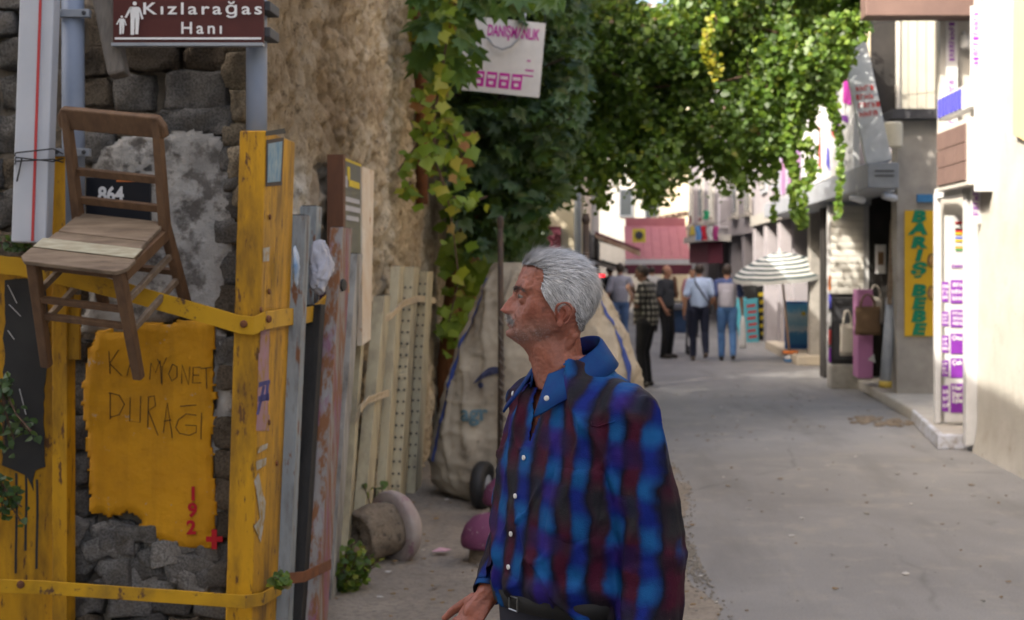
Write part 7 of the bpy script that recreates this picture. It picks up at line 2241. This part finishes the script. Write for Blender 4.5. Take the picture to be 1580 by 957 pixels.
def walker(label, at_, face, h=1.72, skin=(.34, .18, .11), hairc=(.025, .018, .014), top=None, sleeve=None, legs=None, shoes=(.03, .025, .02), arms=None, step=0.0, lift=0.0, bald=False, head_turn=0, bow=0, long_shirt=False, sit=False, group='people walking down the street', slim=1.0):
    k = h / 1.72; o = Vector((at_.x, at_.y, 0)); f = Vector((math.cos(face), math.sin(face), 0)); l = Vector((-f.y, f.x, 0))
    def P_(a, b_, z): return o + (f * a + l * b_) * k + Vector((0, 0, z * k))
    r = thing('person', label, 'person', o, group)
    hz = .92
    sh = [P_(-.01, s * .175 * slim, 1.40) for s in (1, -1)]
    arms = arms or [((-.03, .245, 1.12), (.03, .26, .87)), ((-.03, -.245, 1.12), (.03, -.26, .87))]
    el = [P_(*a[0]) for a in arms]; wr = [P_(*a[1]) for a in arms]
    hp = [P_(0, s * .09, hz) for s in (1, -1)]
    if sit:
        kn = [P_(.36, s * .10, .90) for s in (1, -1)]; an = [P_(.42, s * .10, .52) for s in (1, -1)]
    else:
        kn = [P_(.05 + step * .5, .10, .50), P_(.05 - step * .35, -.10, .50)]; an = [P_(step, .10, .09), P_(-step - .05 * (lift > 0), -.10, .09 + lift)]
    b = MB()
    hd = P_(.02 + bow * .06, 0, 1.605 - bow * .03); ht = face + head_turn; hf = Vector((math.cos(ht), math.sin(ht), -.35 * bow)).normalized(); hl = Vector((-math.sin(ht), math.cos(ht), 0))
    up_ = hf.cross(hl)
    mt = Matrix((hf, hl, up_)).transposed()
    b.ell(hd + up_ * .015 * k - hf * .01, (.095 * k, .074 * k, .100 * k), 18, 12, mt); b.ell(hd + hf * .022 * k - up_ * .05 * k, (.062 * k, .052 * k, .062 * k), 14, 10, mt)
    b.cap(hd + hf * .085 * k + up_ * .012 * k, hd + hf * .106 * k - up_ * .018 * k, .010 * k, .015 * k, 8)
    for s in (1, -1): b.ell(hd + hl * (s * .076 * k) - up_ * .006 * k, (.020 * k, .010 * k, .030 * k), 10, 8, mt)
    b.cap(P_(-.01, 0, 1.42), hd - up_ * .06 * k, .062 * k, .054 * k)
    b.ell(P_(0, 0, 1.25), (.11 * k, .16 * k * slim, .22 * k), 16, 12, Matrix((f, l, Vector((0, 0, 1)))).transposed()); b.ell(P_(0, 0, 1.0), (.105 * k, .145 * k * slim, .16 * k), 16, 12, Matrix((f, l, Vector((0, 0, 1)))).transposed())
    for i in (0, 1):
        s = (1, -1)[i]
        b.cap(P_(-.01, s * .05, 1.42), sh[i], .05 * k, .055 * k); b.cap(sh[i], el[i], .050 * k, .040 * k); b.cap(el[i], wr[i], .040 * k, .028 * k)
        d = (wr[i] - el[i]).normalized(); hand(b, wr[i], d, l * s if abs(d.z) > .6 else Vector((0, 0, 1)), s, 1.0 * k, .5)
        b.cap(hp[i], kn[i], .075 * k, .052 * k); b.cap(kn[i], an[i], .05 * k, .036 * k)
    me = remesh(b.mesh('body'), .0085 * k, 3); mesh_obj('body', me, skin_plain('skin', skin), r, smooth=True)
    for s in (1, -1):
        e = hd + hf * .083 * k + hl * (s * .031 * k) + up_ * .022 * k; b = MB(); b.ell(e, (.008 * k, .013 * k, .008 * k), 10, 8, mt); b.build('eye', flat('eye_dark', (.04, .03, .025), .2), r, smooth=True)
    # hair
    b = MB(); b.ell(hd + up_ * .022 * k - hf * .016, (.101 * k, .082 * k, .104 * k), 26, 20, mt); me = b.mesh('hair'); V = get_co(me); C0 = np.array(hd); u_ = (V - C0) @ np.array(up_); v_ = (V - C0) @ np.array(hf)
    V += .006 * k * np.stack([fbm(V, 30, 2, 1), fbm(V, 30, 2, 2), fbm(V, 30, 2, 3)], 1); set_co(me, V)
    lim = np.where(v_ > .02 * k, (.062 if not bald else .2) * k, np.where(v_ > -.03 * k, (.0 if not bald else .2) * k, -.055 * k))
    if bald: lim = np.where((v_ < 0) & (u_ < .035 * k), -.05 * k, 9)
    bmx = bmesh.new(); bmx.from_mesh(me); bmx.verts.ensure_lookup_table(); bmesh.ops.delete(bmx, geom=[bmx.verts[i] for i in np.where(u_ < lim)[0]], context='VERTS'); bmx.to_mesh(me); bmx.free()
    if len(me.polygons): mesh_obj('hair', me, M('hair', hairc, tuple(x * 1.8 for x in hairc), 60, .6, .4, 150), r, smooth=True)
    # shirt
    b = MB(); fm = Matrix((f, l, Vector((0, 0, 1)))).transposed(); zb = .86 if long_shirt else .95
    b.ell(P_(0, 0, 1.29), (.128 * k, .190 * k * slim, .20 * k), 20, 14, fm); b.ell(P_(.01, 0, 1.08), (.132 * k, .172 * k * slim, .20 * k), 20, 14, fm)
    b.lathe([(.12 * k, zb * k - .0), (.15 * k * slim, zb * k + .01), (.155 * k * slim, 1.1 * k), (.15 * k, 1.25 * k)], o, (0, 0, 1), 20)
    for i in (0, 1):
        s = (1, -1)[i]; b.cap(P_(-.01, s * .07, 1.415), sh[i], .058 * k, .066 * k, 14); b.cap(sh[i], sh[i].lerp(el[i], .78), .066 * k, .066 * k, 14)
    b.cap(P_(-.005, 0, 1.40), P_(0, 0, 1.465), .085 * k, .060 * k)
    me = remesh(b.mesh('shirt'), .011 * k, 6); V = get_co(me); N = get_no(me); V += N * (.012 * k * fbm(V * np.array((1, 1, .6)), 9, 3, int(at_.x * 7) % 50))[:, None]; set_co(me, V)
    sh_o = mesh_obj('shirt', me, top, r, smooth=True)
    if sleeve:
        me.materials.append(sleeve); mi = np.zeros(len(me.polygons), np.int32); cen = np.array([p.center for p in me.polygons]) + np.array(wloc(sh_o)); ll = np.abs((cen - np.array(o)) @ np.array(l)); mi[(ll > .165 * k) | (cen[:, 2] > 1.385 * k)] = 1; me.polygons.foreach_set('material_index', mi)
    # trousers
    b = MB(); b.ell(P_(0, 0, .95), (.128 * k, .160 * k * slim, .11 * k), 18, 12, fm)
    for i in (0, 1): b.cap(hp[i] + Vector((0, 0, -.03)), kn[i], .098 * k * slim, .072 * k, 14); b.cap(kn[i], an[i], .072 * k, .058 * k, 14)
    me = remesh(b.mesh('trousers'), .011 * k, 5); V = get_co(me); V += get_no(me) * (.010 * k * fbm(V * np.array((1, 1, .6)), 10, 3, 4))[:, None]; V[:, 2] = np.maximum(V[:, 2], .03); set_co(me, V); mesh_obj('trousers', me, legs, r, smooth=True)
    for i in (0, 1):
        a = an[i]; tilt_ = lift * 3 if i == 1 else 0; d = (f - Vector((0, 0, tilt_))).normalized(); b = MB(); q = a + Vector((0, 0, -.045 * k)); b.cap(q - d * .04 * k, q + d * .10 * k, .042 * k, .042 * k); b.cap(q + d * .1 * k, q + d * .16 * k - Vector((0, 0, .008)), .042 * k, .033 * k)
        ms = remesh(b.mesh('shoe'), .010 * k, 3); V = get_co(ms); V[:, 2] = np.maximum(V[:, 2], .002); set_co(ms, V); mesh_obj('shoe', ms, flat('shoe', shoes, .5), r, smooth=True)
    return r


cl = lambda n, c, c2=None: M(n, c, c2, 7, .85, .2, 120, .002)
m_jeans = cl('blue_denim', (.06, .11, .22), (.09, .15, .28)); m_navyp = cl('navy_cloth', (.014, .017, .035)); m_blackp = cl('black_cloth', (.010, .010, .011))
walker('man in plain grey t-shirt and jeans, back turned, beside the checked shirt man', G(957, 541), R(100), 1.74, top=cl('grey_tee', (.27, .27, .31), (.23, .23, .27)), legs=m_jeans, arms=[((-.03, .25, 1.12), (.04, .26, .88)), ((-.02, -.25, 1.12), (.12, -.22, .92))])
pm = walker('man in black and white checked shirt and black trousers holding a phone', G(997, 597), R(160), 1.73, skin=(.16, .085, .055), hairc=(.02, .015, .012), top=plaid_mat('checked_cloth', (.020, .019, .017), (.10, .095, .08), (.32, .30, .25), .085), legs=m_blackp, bow=.8, long_shirt=True, arms=[((.05, .25, 1.14), (.21, .09, 1.34)), ((.05, -.25, 1.14), (.21, -.08, 1.33))], slim=1.2, group='people standing in the street')
q = G(997, 597); ph = Vector((q.x - .27, q.y + .10, 1.43)); b = MB(); b.box((ph.x - .006, ph.y - .035, ph.z - .065), (ph.x + .006, ph.y + .035, ph.z + .065)); solo('phone', b, m_black, 'dark phone held up by the man in the checked shirt', 'phone', ph, bevel=.004)
walker('bald man in dark grey shirt with his hand on his chin', G(1028, 553), R(-35), 1.70, skin=(.32, .16, .10), hairc=(.05, .045, .04), top=cl('charcoal_polo', (.035, .038, .042)), legs=m_blackp, bald=True, arms=[((.06, .26, 1.14), (.16, .06, 1.42)), ((.0, -.25, 1.12), (.10, -.20, .92))], group='people standing in the street')
bm4 = walker('man in light blue shirt and navy trousers with shoulder bag strap, walking away', G(1079, 557), R(92), 1.73, top=cl('light_blue_shirt', (.36, .45, .60), (.32, .41, .56)), legs=m_navyp, step=.10, lift=.07, shoes=(.10, .075, .055), arms=[((-.05, .25, 1.12), (-.02, .27, .87)), ((-.03, -.25, 1.12), (.10, -.20, .95))])
o4 = G(1079, 557); b = MB(); pts = [(-.09, -.06, 1.47), (-.08, -.14, 1.40), (.0, -.15, 1.28), (.10, -.15, 1.12), (.19, -.10, 1.0), (.22, .02, .97)]
b.tube([Vector((o4.x + x, o4.y + y - .02, z)) for x, y, z in pts], .013, 6); sb_ = thing('shoulder_bag', 'dark shoulder bag worn across by the man in light blue', 'bag', (o4.x + .2, o4.y, .95)); b.build('strap', m_dgrey, sb_)
b = MB(); b.box((o4.x + .19, o4.y - .02, .82), (o4.x + .26, o4.y + .18, 1.0)); b.build('pouch', m_dgrey, sb_, bevel=.02)
walker('man in pale grey t-shirt with navy sleeves and jeans, walking away', G(1122, 557), R(88), 1.72, top=cl('pale_tee', (.40, .38, .42), (.35, .34, .38)), sleeve=cl('navy_sleeve', (.06, .085, .20)), legs=cl('bright_denim', (.05, .12, .27), (.08, .17, .34)), step=.08, lift=.03, arms=[((-.03, .24, 1.13), (.10, .20, .98)), ((-.03, -.25, 1.12), (.02, -.27, .87))])
o5 = G(1122, 557); b = MB(); c5 = Vector((o5.x + .28, o5.y + .0, .80))
V = []
for kx, (w, z) in enumerate(((.02, .80), (.045, .70), (.055, .5), (.06, .3), (.055, .22))): V += [(c5.x + w * x, c5.y + .03 * y, z) for x, y in ((-1, -1), (0, -1.4), (1, -1), (1, 1), (0, 1.4), (-1, 1))]
b.add(V, [(k * 6 + i, k * 6 + (i + 1) % 6, (k + 1) * 6 + (i + 1) % 6, (k + 1) * 6 + i) for k in range(4) for i in range(6)] + [(5, 4, 3, 2, 1, 0), tuple(24 + i for i in range(6))])
solo('carrier_bag', b, m_plainwhite, 'long white plastic carrier bag in the hand of the walking man', 'bag', c5, smooth=True)
walker('person in dark jacket walking behind the man in the grey t-shirt', G(941, 531), R(80), 1.70, top=cl('dark_jacket', (.02, .025, .035)), legs=m_jeans, step=.08, lift=.04)
walker('person in pink top far down the street before the dark shop', G(1068, 520), R(-80), 1.62, top=cl('pink_top', (.35, .16, .18)), legs=m_navyp, slim=.9)
walker('person in white top far down the street near the rose awning', G(1006, 512), R(100), 1.66, top=cl('white_top', (.5, .48, .45)), legs=m_blackp, slim=.9)

# pushchair with a child ---------------------------------------------------------
pc_ = G(1043, 547); st_ = thing('pushchair', 'dark folding pushchair with blue seat beside the bald man', 'pushchair', (pc_.x, pc_.y, 0))
X0, Y0 = pc_.x, pc_.y
for s in (-1, 1):
    b = MB(); b.tube([(X0 + s * .19, Y0 - .35, 1.0), (X0 + s * .20, Y0 - .1, .62), (X0 + s * .21, Y0 + .30, .10)], .012, 8); b.tube([(X0 + s * .21, Y0 - .28, .10), (X0 + s * .20, Y0 + .02, .55)], .011, 8); b.build('frame', m_dgrey, st_, smooth=True)
    for yy in (-.28, .30):
        b = MB(); b.lathe([(.05, -.02), (.085, -.02), (.09, 0), (.085, .02), (.05, .02)], (X0 + s * .22, Y0 + yy, .092), (1, 0, 0), 20); w = b.build('wheel', m_black, st_, smooth=True); b = MB(); b.lathe([(.01, -.024), (.05, -.02), (.05, .02), (.01, .024)], (X0 + s * .22, Y0 + yy, .092), (1, 0, 0), 14); b.build('hub', m_grey, w)
b = MB(); b.tube([(X0 - .19, Y0 - .35, 1.0), (X0, Y0 - .37, 1.02), (X0 + .19, Y0 - .35, 1.0)], .016, 8); b.build('handle', m_black, st_, smooth=True)
b = MB(); b.prism([(X0 - .18, Y0 - .12, .42), (X0 + .18, Y0 - .12, .42), (X0 + .18, Y0 + .2, .40), (X0 - .18, Y0 + .2, .40)], (0, 0, .04)); b.prism([(X0 - .18, Y0 - .14, .42), (X0 + .18, Y0 - .14, .42), (X0 + .18, Y0 - .28, .86), (X0 - .18, Y0 - .28, .86)], (0, .03, .01)); b.build('seat', cl('blue_seat', (.06, .11, .22)), st_, bevel=.01)
b = MB(); V = []
for i in range(6):
    a = R(20 + i * 24)
    for j in range(7): V.append((X0 - .19 + .38 * j / 6, Y0 - .16 - .22 * math.cos(a) * (1 - .1 * abs(j - 3) / 3), .78 + .20 * math.sin(a)))
b.add(V, [(i * 7 + j, i * 7 + j + 1, (i + 1) * 7 + j + 1, (i + 1) * 7 + j) for i in range(5) for j in range(6)]); b.build('hood', m_dgrey, st_, solid=.006, smooth=True)
